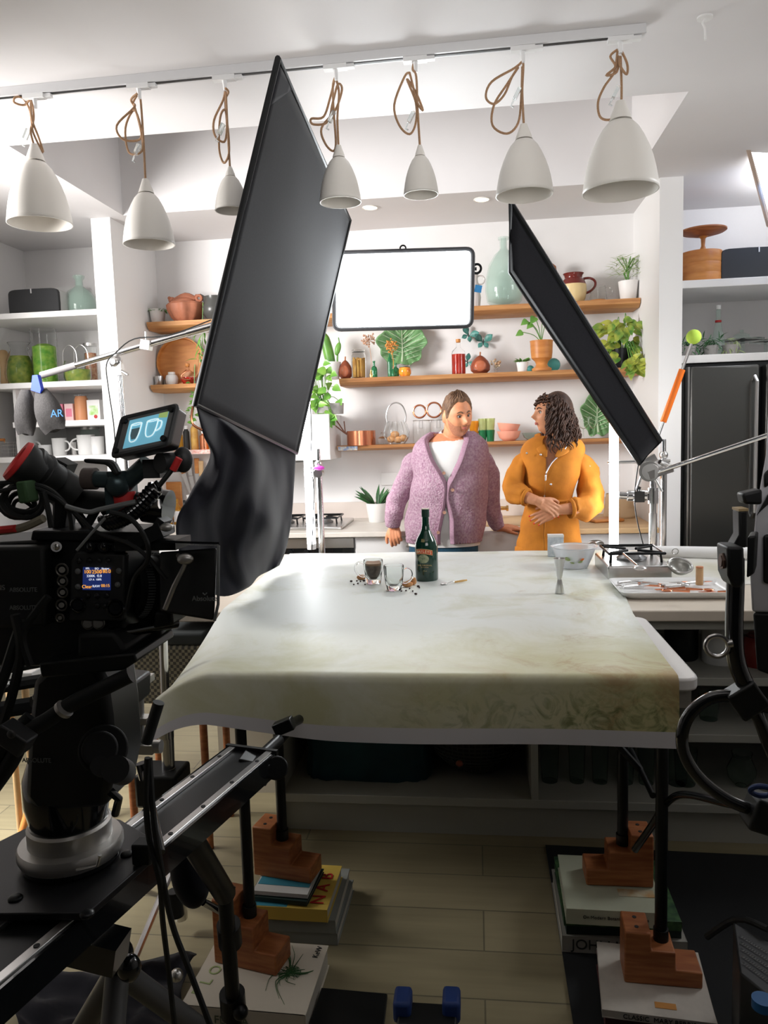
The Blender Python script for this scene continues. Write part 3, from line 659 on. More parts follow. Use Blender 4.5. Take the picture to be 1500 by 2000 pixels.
# --- top shelf, left
p = sh(308, 618, Y5, Ta)
lv = []
for i in range(90):
    a = U(0, 6.3); e = U(-.5, .9); lv.append(((.05 * math.cos(a) * U(.3, 1.1), .05 * math.sin(a) * U(.3, 1.1), .085), (math.cos(a), math.sin(a), e), .03, .016))
plant('potted_succulent', 'small trailing succulent in a white pot at the left end of the top shelf', 'plant', p, K(32, Y5), K(28, Y5), whitep, lv, leaf)
p = sh(365, 616, Y5, Ta); t = thing('terracotta_tureen', 'ribbed terracotta tureen with animal-shaped lid on the top shelf', 'pot', p)
obj('bowl', MB().lathe([(r, z) for r, z in ((.07, 0), (.10, .03), (.125, .08), (.13, .115), (.115, .13), (.0, .13))], n=72, rad=lambda a, z: 1 + .05 * math.cos(9 * a)), terra, t, w=0)
lid = obj('lid', MB().ell((-.02, 0, .145), (.085, .05, .025)).ell((-.10, 0, .155), (.025, .02, .022)).ell((-.118, 0, .17), (.012, .01, .012)).tube([(-.08, 0, .15), (0, -.01, .178), (.06, 0, .16), (.08, 0, .185)], [.02, .022, .02, .008], 8, sm=3), terra, t, w=0)
obj('handle_knot', MB().torus((.10, -.02, .155), .018, .010, (0, 1, .2)), terra, lid, w=0)
p = sh(420, 614, Y5, Ta); t = thing('pitcher', 'dark grey pitcher with pointed spout behind the left flag edge on the top shelf', 'jug', p)
dk = mat('dark_glaze', (.07, .07, .065), .3)
obj('body', MB().lathe(shell([(.045, 0), (.08, .05), (.085, .09), (.06, .135), (.065, .165)], .006)), dk, t, w=0)
obj('spout', MB().tube([(-.05, 0, .13), (-.075, 0, .16), (-.10, 0, .185)], [.025, .016, .006], 8), dk, t, w=0)
# --- middle shelf, left
p = sh(356, 744, 5.27, 1.868); t = thing('round_tray', 'large round wooden tray leaning on the wall above the short shelf', 'tray', p)
R = Matrix.Rotation(math.radians(80), 3, 'X'); rw = K(46, 5.27)
obj('base', MB().lathe([(0, 0), (rw, 0), (rw, .006), (0, .006)], (0, 0, rw), 48, R=R), woodo, t, w=0)
obj('rim', MB().lathe([(rw, -.002), (rw + .004, .006), (rw + .006, .03), (rw - .004, .03), (rw - .006, .004)], (0, 0, rw + .003), 48, R=R, cap=False), woodo, t, w=0)
p = sh(311, 746, Y5, 1.868); t = lath('metal_cup', 'small steel cup with wire handle at left end of the short shelf', 'cup', p, K(18, Y5), K(19, Y5), [('body', CYLP, steel)] * 1); o = t
h_ = obj('handle', MB().torus((-.045, 0, .035), .026, .0025, (0, 1, 0)), steel, o, w=0)
p = sh(336, 745, Y5, 1.868); lath('lidded_jar', 'white ceramic jar with pale lid on the short shelf', 'jar', p, K(25, Y5), K(26, Y5), [('body', [(0, 0), (.7, 0), (.95, .2), (1, .5), (.85, .75), (.55, .82), (0, .82)], white), ('lid', [(0, .82), (.56, .82), (.56, .97), (.5, 1), (0, 1)], whitep)])
p = sh(368, 745, Y5 - .02, 1.868); t = lath('decanter', 'small round glass decanter of red liquid beside the white jar', 'bottle', p, K(30, Y5), K(42, Y5), [('body', [(0, 0), (.6, 0), (1, .2), (1, .35), (.7, .55), (.25, .68), (.22, .8), (.3, .82), (0, .82)], glass), ('contents', [(0, .02), (.55, .02), (.9, .2), (.88, .33), (0, .34)], redliq), ('stopper', [(0, .8), (.15, .8), (.3, .88), (.28, .97), (.0, 1)], woodo)])
handle(t, (.03, -.05, .09), (.03, -.05, .03), (-.02, -.07, .05), .005, copper)
for (x, y, n_, lab, nm) in ((400, 655, 26, 'feathery green plant sprig hanging beside the wooden tray', 'hanging_plant'), (384, 775, 30, 'small-leaved trailing plant below the short shelf by the flag', 'trailing_plant')):
    c = PY(x, y, 5.15); t = thing(nm, lab, 'plant', c); b = MB(); s = MB()
    for i in range(n_):
        z = -i / n_ * .28; a = U(0, 6.3); q = Vector((U(-.05, .03) + z * .1, U(-.03, .03), z + .1))
        b.leafs(q, (math.cos(a), math.sin(a) * .5, U(-1.2, .2) if n_ == 26 else U(-.3, .3)), .09 if n_ == 26 else .035, .014 if n_ == 26 else .032)
    s.tube([(0, 0, .22), (-.01, 0, .1), (-.02, 0, -.05), (-.045, 0, -.18)], .003, 5, sm=3)
    obj('leaves', b, leaf, t, w=0, ang=3); obj('stem', s, leaf, t, w=0)
# --- niche wall behind the rig: spice rack, knives, boards
t = thing('spice_rack', 'narrow wall rack lined with patterned paper holding spice bottles', 'rack', tuple(sh(385, 882, 5.2, PY(385, 885, 5.2).z)))
zr = PY(385, 877, 5.2).z; xr = PY(385, 877, 5.2).x
obj('shelf', MB().box((xr, 5.27, zr - .02), (.34, .14, .03)), mat('rack_pattern', (.65, .25, .2), .5, c2=(.7, .6, .55), ns=50), t)
for i, (dx_, h_, r_, mm) in enumerate(((-.10, .17, .022, ink), (-.04, .20, .026, yel), (.03, .13, .03, copper), (.09, .18, .028, yel), (-.15, .14, .022, amber))):
    o = lath('spice_bottle', ['tall dark spice bottle second from left in the wall rack', 'tall yellow spice bottle in the middle of the wall rack', 'short copper tin in the wall rack', 'rightmost yellow spice bottle in the wall rack', 'amber spice bottle at the left end of the wall rack'][i], 'bottle', (xr + dx_, 5.27, zr - .005), r_ * 2, h_, [('body', [(0, 0), (1, 0), (1, .75), (.6, .82), (.6, .86), (0, .86)], mm), ('cap', [(0, .86), (.62, .86), (.62, 1), (0, 1)], inkw)], 'spice bottles in the wall rack')
for i, (x, y, an, hm) in enumerate(((358, 925, -.25, woodo), (372, 930, -.12, steel), (384, 925, .02, woodo), (392, 930, .04, woodp))):
    p = PY(x, y, 5.31); t = thing('kitchen_knife', ['leftmost kitchen knife on the wall, tilted, orange wooden handle', 'kitchen knife on the wall with steel handle', 'kitchen knife on the wall with upright orange handle', 'rightmost kitchen knife on the wall with pale handle'][i], 'knife', p)
    R = Matrix.Rotation(an, 3, 'Y')
    obj('handle', MB().prism([R @ Vector(v) for v in ((-.014, 0, 0), (.014, 0, 0), (.017, 0, .11), (-.017, 0, .11))], (0, .02, 0)), hm, t, w=0, bev=.004)
    obj('blade', MB().prism([R @ Vector(v) for v in ((-.018, .006, 0), (.016, .006, 0), (.012, .006, -.15), (0, .006, -.18))], (0, .003, 0)), steel, t, w=0)
for i, (x, w_, h_, Yb, mm) in enumerate(((285, 40, 55, 5.31, woodo), (310, 46, 62, 5.28, woodb), (340, 40, 78, 5.31, woodo))):
    p = sh(x, 1010, Yb, .9); o = obj('chopping_board', MB().box((0, 0, K(h_, Yb) / 2), (K(w_, Yb), .02, K(h_, Yb))), mm, None, bev=.012); o.location = p + Vector((0, 0, .012))
    o['label'] = ['left orange chopping board standing on the back counter behind the camera', 'dark chopping board in the middle of three on the back counter', 'tallest orange chopping board on the back counter'][i]; o['category'] = 'chopping board'; o['group'] = 'chopping boards on the back counter'
for i, (x, h_, w_, mm) in enumerate(((348, 55, 16, amber), (362, 52, 17, blackg), (330, 40, 14, amber), (378, 60, 22, white))):
    lath('oil_bottle' if i != 3 else 'utensil_pot', ['amber bottle with pale label standing by the chopping boards', 'dark bottle on the counter next to the amber bottle', 'short amber bottle left of the others on the counter', 'white utensil pot on the counter under the knives'][i], 'bottle' if i != 3 else 'pot', sh(x, 1015, 5.15, .9), K(w_, 5.1), K(h_, 5.1), [('body', [(0, 0), (1, 0), (1, .6), (.3, .75), (.3, .95), (0, .95)] if i != 3 else CYLP, mm), ('label' if i != 3 else 'rim', [(1.01, .1), (1.03, .1), (1.03, .5), (1.01, .5)] if i != 3 else [(1, .95), (1.06, .95), (1.06, 1), (1, 1)], paperw)])
# --- left shelving unit
YL = 5.0
def speaker(x0, x1, yb, yt, Y, z, lab):
    a, b_ = PY(x0, yb, Y), PY(x1, yb, Y); hh = PY(x0, yt, Y).z - PY(x0, yb, Y).z
    t = thing('speaker', lab, 'speaker', ((a.x + b_.x) / 2, Y + .07, z)); W = (b_.x - a.x) / 2
    def outl(s, y):
        r = []
        for k in range(24):
            an = 2 * PI * k / 24; cx_, sx_ = math.cos(an), math.sin(an)
            r.append(Vector((abs(cx_) ** .25 * math.copysign(1, cx_) * W * s, y, hh / 2 + (abs(sx_) ** .25 * math.copysign(1, sx_)) * (hh / 2) * s * (1 + .03 * (1 - abs(cx_))))))
        return r
    obj('grille', MB().rings([outl(.97, -.075), outl(.99, -.07), outl(.99, -.055)]), mat('speaker_grille', (.035, .036, .038), .7), t, w=0)
    obj('casing', MB().rings([outl(1, -.054), outl(1, .06), outl(.95, .075)]), mat('speaker_body', (.55, .54, .53), .4) if x0 < 700 else black, t, w=0)
    obj('touch_strip', MB().box((-.01 if x0 < 700 else .05, -.078, hh * .93), (.006, .006, .03)), inkw, t, w=0)
speaker(18, 118, 614, 558, YL - .1, LS['a'], 'dark grey speaker with white edge on the left shelving unit')
def jug(name, lab, x, yb, w_, h_, z, prof, cont, contm, hnd=1, Y=YL, gm=glass, cat='jug', group=None):
    p = sh(x, yb, Y, z); W = K(w_, Y); Hh = K(h_, Y); t = thing(name, lab, cat, p, group)
    obj('vessel', MB().lathe([(r * W / 2, q * Hh) for r, q in shell(prof, .06)]), gm, t, w=0)
    if contm: obj('contents', MB().lathe([(r * W / 2 * .9, q * Hh + .004) for r, q in cont]), contm, t, w=0)
    if hnd: handle(t, (hnd * W * .36, 0, Hh * .85), (hnd * W * .42, 0, Hh * .4), (hnd * W * .72, 0, Hh * .68), .006, gm)
    return t
p = sh(158, 608, YL + .1, LS['a']); lath('demijohn', 'squat green glass demijohn with crumpled neck beside the grey speaker', 'bottle', p, K(66, YL), K(90, YL), [('body', [(0, 0), (.7, 0), (.95, .15), (1, .32), (.93, .5), (.7, .64), (.35, .72), (.24, .76), (.22, .88), (.34, .93), (.36, .98), (.26, 1), (.16, .9), (.2, .76), (.6, .62), (.86, .48), (.93, .32), (.88, .16), (0, .04)], glassg)])
o = obj('picture_card', MB().box((0, 0, .13), (.2, .006, .26), ry=0), paperw, None); o.location = sh(138, 606, 5.25, LS['a']); o['label'] = 'pale card leaning behind the squat demijohn'; o['category'] = 'card'
PITCH = [(.72, 0), (.95, .12), (1, .3), (.85, .6), (.6, .82), (.62, .93), (.75, 1)]
jug('herb_pitcher', 'bulbous glass pitcher of herb water leftmost on the second shelf', 42, 747, 58, 88, LS['b'], PITCH, [(0, 0), (.7, 0), (.95, .12), (1, .3), (.88, .55), (.7, .68), (0, .69)], herb)
jug('tall_vase', 'tall cylindrical glass vase half filled with bright green leaves', 91, 745, 50, 112, LS['b'], [(1, 0), (1, 1)], [(0, 0), (1, 0), (1, .68), (.5, .73), (0, .66)], mat('leaf_fill', (.10, .34, .02), .5, c2=(.30, .50, .06), ns=35), 0, cat='vase')
jug('handled_jar', 'glass jar with looped wire handles and green herbs inside', 153, 742, 54, 46, LS['b'], [(.85, 0), (1, .3), (1, .8), (.9, 1)], [(0, 0), (.85, 0), (1, .3), (1, .6), (0, .65)], herb, 0, cat='jar')
t = bpy.data.objects['handled_jar']
for dx_ in (-.04, .04): obj('wire_handle', MB().tube([(dx_ - .05, -.02, .13), (dx_ - .045, -.02, .22), (dx_, -.02, .26), (dx_ + .045, -.02, .22), (dx_ + .05, -.02, .13)], .003, 6, sm=5), steel, t, w=0)
p = sh(180, 741, YL + .1, LS['b']); lath('nut_jar', 'tall lidded glass jar with red-brown nuts beside the left pillar', 'jar', p, K(26, YL), K(80, YL), [('vessel', CYLP, glass), ('contents', [(0, .05), (.88, .05), (.88, .8), (0, .82)], mat('nuts', (.35, .10, .05), .6, c2=(.55, .35, .2), ns=60)), ('lid', [(0, .98), (1.02, .98), (1.02, 1.05), (0, 1.05)], steel)])
p = sh(10, 748, YL, LS['b']); o = obj('wooden_figure', MB().lathe([(.03, 0), (.045, .03), (.035, .12), (.045, .2), (.03, .24), (.02, .25)]), woodp, None); o.location = p; o['label'] = 'carved pale wooden block at the left photo edge on the second shelf'; o['category'] = 'ornament'
def carton(name, lab, x, yb, w_, h_, z, mm, Y=YL, dp=.06, rz=0, pl=None, cat='box', group=None, deco=None):
    W, Hh = K(w_, Y), K(h_, Y); t = thing(name, lab, cat, sh(x, yb, Y, z), group, rz)
    obj('carton', MB().box((0, 0, Hh / 2), (W, dp, Hh)), mm, t, w=0, bev=.001)
    obj('printed_panel', MB().box((0, -dp / 2 - .0008, Hh * .5), (W * .7, .001, Hh * .45)), pl or paperw, t, w=0)
    if deco: obj('printed_fruit', MB().ell((W * .15, -dp / 2 - .002, Hh * .2), (W * .14, .002, W * .14)), deco, t, w=0)
    return t
carton('carton', 'pink carton at left on the short inner shelf', 121, 820, 17, 36, LS['c'], pinkc, pl=mat('pink_light', (.85, .55, .6), .5))
carton('carton', 'pale rose carton with curved print next to the pink carton', 140, 820, 18, 36, LS['c'], mat('rose_card', (.80, .55, .55), .5), pl=pinkc)
p = sh(161, 820, YL, LS['c']); lath('spice_jar', 'lidded glass jar of orange powder on the short inner shelf', 'jar', p, K(26, YL), K(56, YL), [('vessel', [(0, 0), (1, 0), (1, .8), (.85, .86), (.85, .9), (0, .9)], mat('orange_powder', (.60, .26, .12), .5)), ('lid', [(0, .9), (1, .9), (1, .94), (.2, .96), (.15, 1), (0, 1)], glass)])
carton('carton', 'white tea carton printed with green leaves and red fruit', 188, 818, 27, 42, LS['c'], paperw, pl=mat('leaf_print', (.30, .55, .12), .5, c2=(.8, .8, .75), ns=25), deco=red)
p = sh(38, 800, YL + .1, LS['d']); carton('carton', 'dark green tin behind the rear sandbag', 40, 890, 20, 115, LS['d'], leafd, Y=YL + .15)
def mug(x, yb, w_, h_, lab, hs=1, mm=white, Y=YL - .05, z=None, nm='mug'):
    z = LS['d'] if z is None else z; W, Hh = K(w_, Y), K(h_, Y)
    t = thing(nm, lab, 'mug', sh(x, yb, Y, z), 'white crockery on the lower left shelf')
    obj('cup', MB().lathe([(r * W / 2, q * Hh) for r, q in shell([(.86, 0), (.9, .03), (1, 1)], .08)]), mm, t, w=0)
    if hs: handle(t, (hs * W * .46, -.01, Hh * .82), (hs * W * .44, -.01, Hh * .25), (hs * W * .85, -.02, Hh * .52), .006, mm)
    return t
mug(58, 888, 34, 36, 'white mug leftmost of the row beside the wire basket'); mug(118, 889, 30, 35, 'plain white mug in the middle of the row on the lower left shelf')
mug(170, 888, 36, 40, 'white mug with big handle on its left, near the pillar', -1); mug(192, 888, 26, 36, 'white mug closest to the left pillar', 0)
mug(90, 888, 28, 22, 'low white bowl between two mugs', 0, nm='bowl'); mug(146, 888, 12, 26, 'tiny pale cup standing between two mugs', 0, steel, nm='small_cup')
p = sh(178, 884, YL + .15, LS['d']); lath('glass_jar', 'glass jar behind the white mugs by the left pillar', 'jar', p, K(40, YL), K(58, YL), [('vessel', [(0, 0), (1, 0), (1, .8), (.9, .88), (0, .88)], glassg), ('lid', [(0, .88), (.95, .88), (.95, 1), (0, 1)], steel)])
p = sh(15, 889, YL - .08, LS['d']); t = thing('wire_basket', 'wire basket with wooden handle at the left photo edge', 'basket', p)
b = MB()
for z in (.0, .025, .05, .075, .095): b.torus((0, 0, z + .003), .095 + z * .2, .002, n=28, m=5)
for k in range(20): a = 2 * PI * k / 20; b.cyl((.095 * math.cos(a), .095 * math.sin(a), .003), (.114 * math.cos(a), .114 * math.sin(a), .098), .0016, n=5)
obj('wires', b, steel, t, w=0); obj('handle', MB().cyl((-.09, -.09, .115), (.05, -.1, .115), .01).cyl((-.09, -.09, .095), (-.09, -.09, .115), .003).cyl((.05, -.1, .095), (.05, -.1, .115), .003), woodo, t, w=0)
# --- top shelf, right
DJ = [(0, 0), (.62, 0), (.9, .08), (1, .25), (.96, .42), (.78, .62), (.48, .76), (.24, .82), (.2, .86), (.2, .95), (.28, .97), (.28, 1), (.14, 1), (.14, .85), (.42, .745), (.72, .6), (.9, .42), (.94, .25), (.84, .1), (0, .02)]
p = sh(985, 578, Y5 + .02, Ta); lath('demijohn', 'big clear pale green demijohn on the top shelf behind the slim flag', 'bottle', p, K(72, Y5), K(128, Y5), [('body', DJ, glassg)], n=40)
p = sh(928, 583, Y5, Ta); t = lath('carafe', 'slender grey bottle with ring handle half hidden by the light panel', 'bottle', p, K(22, Y5), K(66, Y5), [('body', [(0, 0), (.8, 0), (1, .3), (.7, .6), (.5, .8), (.6, 1), (0, 1)], mat('grey_glass', (.55, .5, .48), .2))]); obj('handle', MB().torus((.035, 0, .18), .028, .005, (0, 1, 0)), MATS['grey_glass'], t, w=0)
p = sh(1078, 578, Y5 + .04, Ta); lath('pepper_mill', 'turned brown wooden mill peeking above the slim flag edge', 'mill', p, K(20, Y5), K(76, Y5), [('body', [(0, 0), (1, 0), (.8, .15), (.55, .4), (.75, .62), (.5, .7), (0, .7)], woodb), ('head', [(0, .7), (.5, .7), (.9, .82), (.8, .94), (.3, 1), (0, 1)], woodb)])
p = sh(1120, 574, Y5, Ta); t = lath('stoneware_jug', 'two-tone stoneware jug, brown above and cream below, on the top shelf', 'jug', p, K(48, Y5), K(54, Y5), [('lower_body', [(0, 0), (.72, 0), (.9, .15), (1, .38), (.97, .62), (0, .62)], mat('cream_glaze', (.72, .55, .28), .25)), ('upper_body', [(.97, .62), (.85, .75), (.66, .85), (.68, .93), (.8, 1), (.7, 1), (.6, .9), (0, .88)], mat('brown_glaze', (.15, .025, .02), .15))]); handle(t, (K(18, Y5), 0, K(44, Y5)), (K(23, Y5), 0, K(18, Y5)), (K(40, Y5), 0, K(36, Y5)), .008, MATS['brown_glaze'])
p = sh(1168, 571, Y5, Ta); t = jug('glass_mug', 'small clear glass jug with amber base next to the stoneware jug', 1168, 571, 34, 29, Ta, [(1, 0), (.85, .6), (.75, 1)], [(0, 0), (.95, 0), (.95, .1), (0, .1)], woodo, 1, Y5, glass, 'mug')
p = sh(1227, 568, Y5, Ta); lv = []
for i in range(150):
    a = U(0, 6.3); q = Vector((U(-.09, .12), U(-.06, .06), .15 + U(0, .13))); lv.append((q, (math.cos(a), math.sin(a) * .5, U(-.3, .9)), .07, .006))
plant('potted_plant', 'wispy pale plant in a white ribbed pot at the right end of the top shelf', 'plant', p, K(36, Y5), K(35, Y5), whitep, lv, leafp, stems=[[(0, 0, .1), (U(-.03, .03), 0, .17), (U(-.1, .12), U(-.04, .04), .27)] for _ in range(9)])
# --- middle shelf, right
p = sh(648, 735, 5.16, Tm); t = thing('potted_cactus', 'tall cactus in a white pot at the left end of the middle shelf', 'plant', p)
obj('pot', MB().lathe([(r * K(38, 5.16) / 2, z * K(33, 5.16)) for r, z in POT]), whitep, t, w=0)
obj('cactus', MB().tube([(0, 0, .09), (-.015, 0, .17), (-.035, 0, .27), (-.04, 0, .31)], [.03, .036, .03, .008], 10, sm=4), leaf, t, w=0)
obj('pad', MB().ell((.05, -.01, .20), (.02, .012, .045), R=Matrix.Rotation(.3, 3, 'Y')).cyl((.04, 0, .1), (.045, 0, .17), .006).cyl((.06, 0, .24), (.055, 0, .275), .004), leaf, t, w=0)
PEAR = [(0, 0), (.6, 0), (.95, .15), (1, .35), (.8, .58), (.45, .76), (.18, .84), (0, .86)]
def fruit(nm, lab, x, yb, w_, h_):
    p = sh(x, yb, 5.16, Tm); W, Hh = K(w_, 5.16), K(h_, 5.16); t = thing(nm, lab, 'ornament', p)
    obj('body', MB().lathe([(r * W / 2 + .0002, z * Hh) for r, z in PEAR]), woodr, t, w=0); obj('stem', MB().tube([(0, 0, Hh * .84), (.002, 0, Hh * 1.02)], .005), woodb, t, w=0)
    obj('hollow', MB().ell((.0, -W * .40, Hh * .34), (W * .3, W * .11, Hh * .26)), mat('red_wood_light', (.45, .13, .06), .3), t, w=0)
fruit('wooden_pear', 'dark wooden pear ornament next to the potted cactus', 675, 732, 27, 42); fruit('wooden_pear', 'wide wooden fruit ornament right of the red bottle', 938, 719, 38, 40)
p = sh(701, 730, 5.16, Tm); t = lath('preserve_jar', 'tall glass jar packed with pale pickled sticks', 'jar', p, K(28, 5.16), K(54, 5.16), [('vessel', [(0, 0), (.95, 0), (1, .05), (1, .82), (.85, .87), (.85, .93), (0, .93)], glass), ('lid', [(0, .93), (.9, .93), (.92, 1), (0, 1)], glass)])
b = MB()
for i in range(16): a = U(0, 6.3); r_ = U(.005, .034); b.cyl((r_ * math.cos(a), r_ * math.sin(a), .008), (r_ * math.cos(a) * 1.05, r_ * math.sin(a), U(.11, .14)), .008, n=7)
obj('pickles', b, yel, t, w=0)
def dried(lab, x, yb, Y, h_, rr_, bm_, vase):
    p = sh(x, yb, Y, Tm); t = thing('dried_flower', lab, 'dried flower', p); Hh = K(h_, Y); R_ = K(rr_, Y); b = MB()
    for i in range(46):
        v = Vector((U(-1, 1), U(-1, 1), U(-.7, 1))).normalized() * R_ * U(.6, 1); c = Vector((-.01, 0, Hh)); b.cyl(c, c + v, .001, n=4); b.ell(c + v, .006, 6)
    obj('flower_head', b, bm_, t, w=0); obj('stem', MB().tube([(0, 0, .02), (.004, 0, Hh * .5), (-.01, 0, Hh)], .002, 5), bm_, t, w=0); obj('vase', MB().lathe([(0, 0), (.012, 0), (.014, .02), (.006, .04), (.006, .05), (0, .05)]), vase, t, w=0)
dried('pale dried flower globe on a thin stem in a tiny brass vase', 725, 729, 5.14, 72, 15, mat('dry_pink', (.50, .30, .20), .7), gold)
dried('orange dried flower globe in front of the cabbage leaf plate', 768, 726, 5.12, 58, 15, mat('dry_orange', (.65, .27, .06), .7), greeng)
BOT = [(0, 0), (.95, 0), (1, .05), (1, .5), (.8, .62), (.35, .7), (.3, .9), (.42, .92), (.42, 1), (0, 1)]
for x, yb, w_, h_, lab in ((731, 729, 12, 32, 'small dark green glass bottle beside the tiny brass vase'), (762, 727, 9, 56, 'slim tall green glass bottle before the cabbage leaf plate'), (773, 727, 13, 26, 'short green glass bottle next to the amber votive')):
    lath('green_bottle', lab, 'bottle', sh(x, yb, 5.15, Tm), K(w_, 5.15), K(h_, 5.15), [('body', BOT, greeng)], 'green bottles on the middle shelf')
lath('votive', 'round amber votive glass with red-orange beads', 'candle holder', sh(791, 727, 5.14, Tm), K(24, 5.1), K(21, 5.1), [('bowl', [(0, 0), (.7, 0), (.98, .25), (1, .5), (.85, .8), (0, .8)], mat('votive_red', (.75, .14, .02), .15, c2=(.9, .4, .05), ns=40)), ('rim', [(.85, .8), (.95, .9), (.95, 1), (.8, 1), (.75, .85)], glass)])
def leafplate(name, lab, x, y, w_, h_, Y, rot=0):
    c = PY(x, y, Y); W, Hh = K(w_, Y) / 2, K(h_, Y) / 2
    t = thing(name, lab, 'plate', c + Vector((0, 0, -Hh)))
    vm = mat('cabbage_leaf', (.14, .30, .12), .35, c2=(.20, .38, .17), ns=14, bump=.6, bs=25)
    def fn(u, v):
        a = 2 * PI * u; r = v * (1 + .06 * math.sin(a * 5) + .05 * math.sin(a * 9 + 1) + .10 * math.sin(a)); return Vector((W * r * math.cos(a), .06 * (1 - v * v) + .012 * math.sin(a * 14) * v - .02, Hh + Hh * r * math.sin(a)))
    obj('plate', MB().grid(fn, 72, 14, closeu=True), vm, t, w=0, ang=3, solid=.003)
    b = MB(); f = lambda a, v: fn(a / (2 * PI), v) + Vector((0, -.006, 0))
    b.tube([f(-PI / 2, .9), f(-PI / 2, .4), f(PI / 2, .1), f(PI / 2, .8)], [.008, .006, .004, .002], 6, sm=4)
    for i in range(7):
        for s in (-1, 1):
            a0 = PI / 2 * s * (-.3 if 0 else 1); st = Vector((0, .036, Hh * (.35 + i * .19)))
            ang_ = PI / 2 - s * (2.1 - i * .28); b.tube([st, (st + f(ang_, .9)) / 2 + Vector((0, -.012, 0)), f(ang_, .93)], [.0035, .0025, .001], 5, sm=3)
    obj('veins', b, mat('leaf_vein', (.50, .60, .42), .4), t, w=0, label='pale raised leaf veins')
leafplate('leaf_plate', 'large green cabbage-leaf plate propped on the middle shelf', 785, 676, 92, 84, 5.27)
p = sh(896, 722, 5.14, Tm); t = lath('red_bottle', 'square-shouldered glass bottle of red liquid with cork', 'bottle', p, K(26, 5.14), K(66, 5.14), [('bottle', [(0, 0), (.98, 0), (1, .03), (1, .6), (.9, .66), (.36, .76), (.3, .8), (.3, .92), (0, .92)], glass), ('liquid', [(0, .01), (.93, .01), (.93, .57), (0, .57)], redliq), ('cork', [(0, .9), (.27, .9), (.34, .93), (.34, 1), (0, 1)], woodo)])
for i, (x, y, sc_, ro, lab) in enumerate(((915, 655, 1, .5, 'upper green-black butterfly mounted on the wall'), (944, 668, 1.05, .05, 'lower right butterfly mounted above the wooden fruit'), (913, 707, .8, 1.1, 'dark butterfly half behind the red bottle'))):
    c = PY(x, y, 5.33); t = thing('butterfly', lab, 'butterfly', c, 'butterflies on the wall'); Rr_ = Matrix.Rotation(ro, 3, 'Y'); wg = mat('butterfly_wing', (.02, .07, .06), .4, c2=(.10, .35, .30), ns=18)
    for s in (-1, 1):
        for (ux, uz, L_, W_) in ((.8, .7, .075, .045), (.6, -.8, .05, .032)):
            obj('wing', MB().leafs(Rr_ @ Vector((s * .004, 0, 0)), Rr_ @ Vector((s * ux, -.35, uz)), L_ * sc_, W_ * sc_, nrm=(0, -1, 0), curl=0, pt=1.3), wg, t, w=0, solid=.0006)
    obj('body', MB().ell((0, -.002, 0), (.004, .004, .022)), ink, t, w=0)
p = sh(968, 713, 5.13, Tm); t = thing('posy_glass', 'tiny glass of dried flowers right of the wide wooden fruit', 'dried flower', p)
obj('glass', MB().lathe([(r * .02, z * .05) for r, z in shell([(.6, 0), (.3, .3), (.9, .6), (1, 1)], .1)]), glass, t, w=0)
b = MB()
for i in range(22): q = Vector((U(-.03, .03), U(-.02, .02), U(.04, .10))); b.ell(q, U(.004, .009), 6); b.cyl((0, 0, .03), q, .001, n=4)
obj('flowers', b, mat('dry_cream', (.60, .50, .34), .7, c2=(.35, .15, .06), ns=40), t, w=0)
p = sh(1020, 716, 5.14, Tm); lv = []
for i in range(40): a = U(0, 6.3); e = U(.2, 1.5); lv.append(((.015 * math.cos(a), .015 * math.sin(a), .06), (math.cos(a), math.sin(a), e), .045, .014))
plant('potted_succulent', 'tiny spiky succulent in a white pot on the middle shelf', 'plant', p, K(22, 5.14), K(18, 5.14), whitep, lv, leaf)
for x, w_, lab in ((1036, 14, 'turquoise glass ball left of the wooden goblet planter'), (1081, 26, 'turquoise glass ball right of the wooden goblet planter')):
    o = obj('glass_ball', MB().ell((0, 0, K(w_, 5.2) / 2), K(w_, 5.2) / 2, 24), turq, None); o.location = sh(x, 714, 5.25, Tm); o['label'] = lab; o['category'] = 'ornament'; o['group'] = 'turquoise balls'
p = sh(1058, 715, 5.13, Tm); W = K(42, 5.13)
t = thing('goblet_planter', 'turned wooden goblet planter with long-stemmed round leaves', 'plant', p)
obj('pot', MB().lathe([(r * W / 2, z * K(56, 5.13)) for r, z in ((0, 0), (.85, 0), (.88, .08), (.6, .14), (.5, .22), (.6, .32), (.9, .42), (.96, .6), (1, .93), (1.04, 1), (.9, 1), (.85, .9), (0, .88))]), woodo, t, w=0)
b = MB(); s = MB()
for dx_, h_, L_ in ((-.06, .11, .05), (-.04, .15, .06), (.01, .18, .075), (.05, .16, .06), (-.12, .06, .05), (-.09, .13, .05)):
    q = Vector((dx_, -.02, .19 + h_)); s.tube([(0, 0, .18), (dx_ * .4, 0, .2 + h_ * .5), q], .0025, 5, sm=3); b.leafs(q, (dx_ * 6, -.3, -.3), L_, L_ * .9, nrm=(0, -1, .3), pt=.6)
obj('leaves', b, leaf, t, w=0, ang=3); obj('stems', s, leaf, t, w=0)
p = sh(1215, 716, 5.15, Tm); lv = []; st = []
for i in range(110):
    a = U(0, 2 * PI); rr_ = U(.0, .17); z = U(-.02, .30); q = Vector((rr_ * math.cos(a), rr_ * math.sin(a) * .6 - .02, z)); 
    if z < .05: q.x = abs(q.x) * .8 + .02; q.y = -.14 + U(-.01, .02)
    lv.append((q, (math.cos(a), -.5, U(-.9, .3)), U(.06, .10), U(.04, .06), (0, -1, .5)))
    if i % 5 == 0: st.append([(0, 0, .08), (q.x * .5, q.y * .5, max(q.z, .1) + .06), q])
plant('pothos_plant', 'bushy variegated pothos filling the right end of the middle shelf', 'plant', p, .15, .12, blackm, lv, leafy, stems=st)
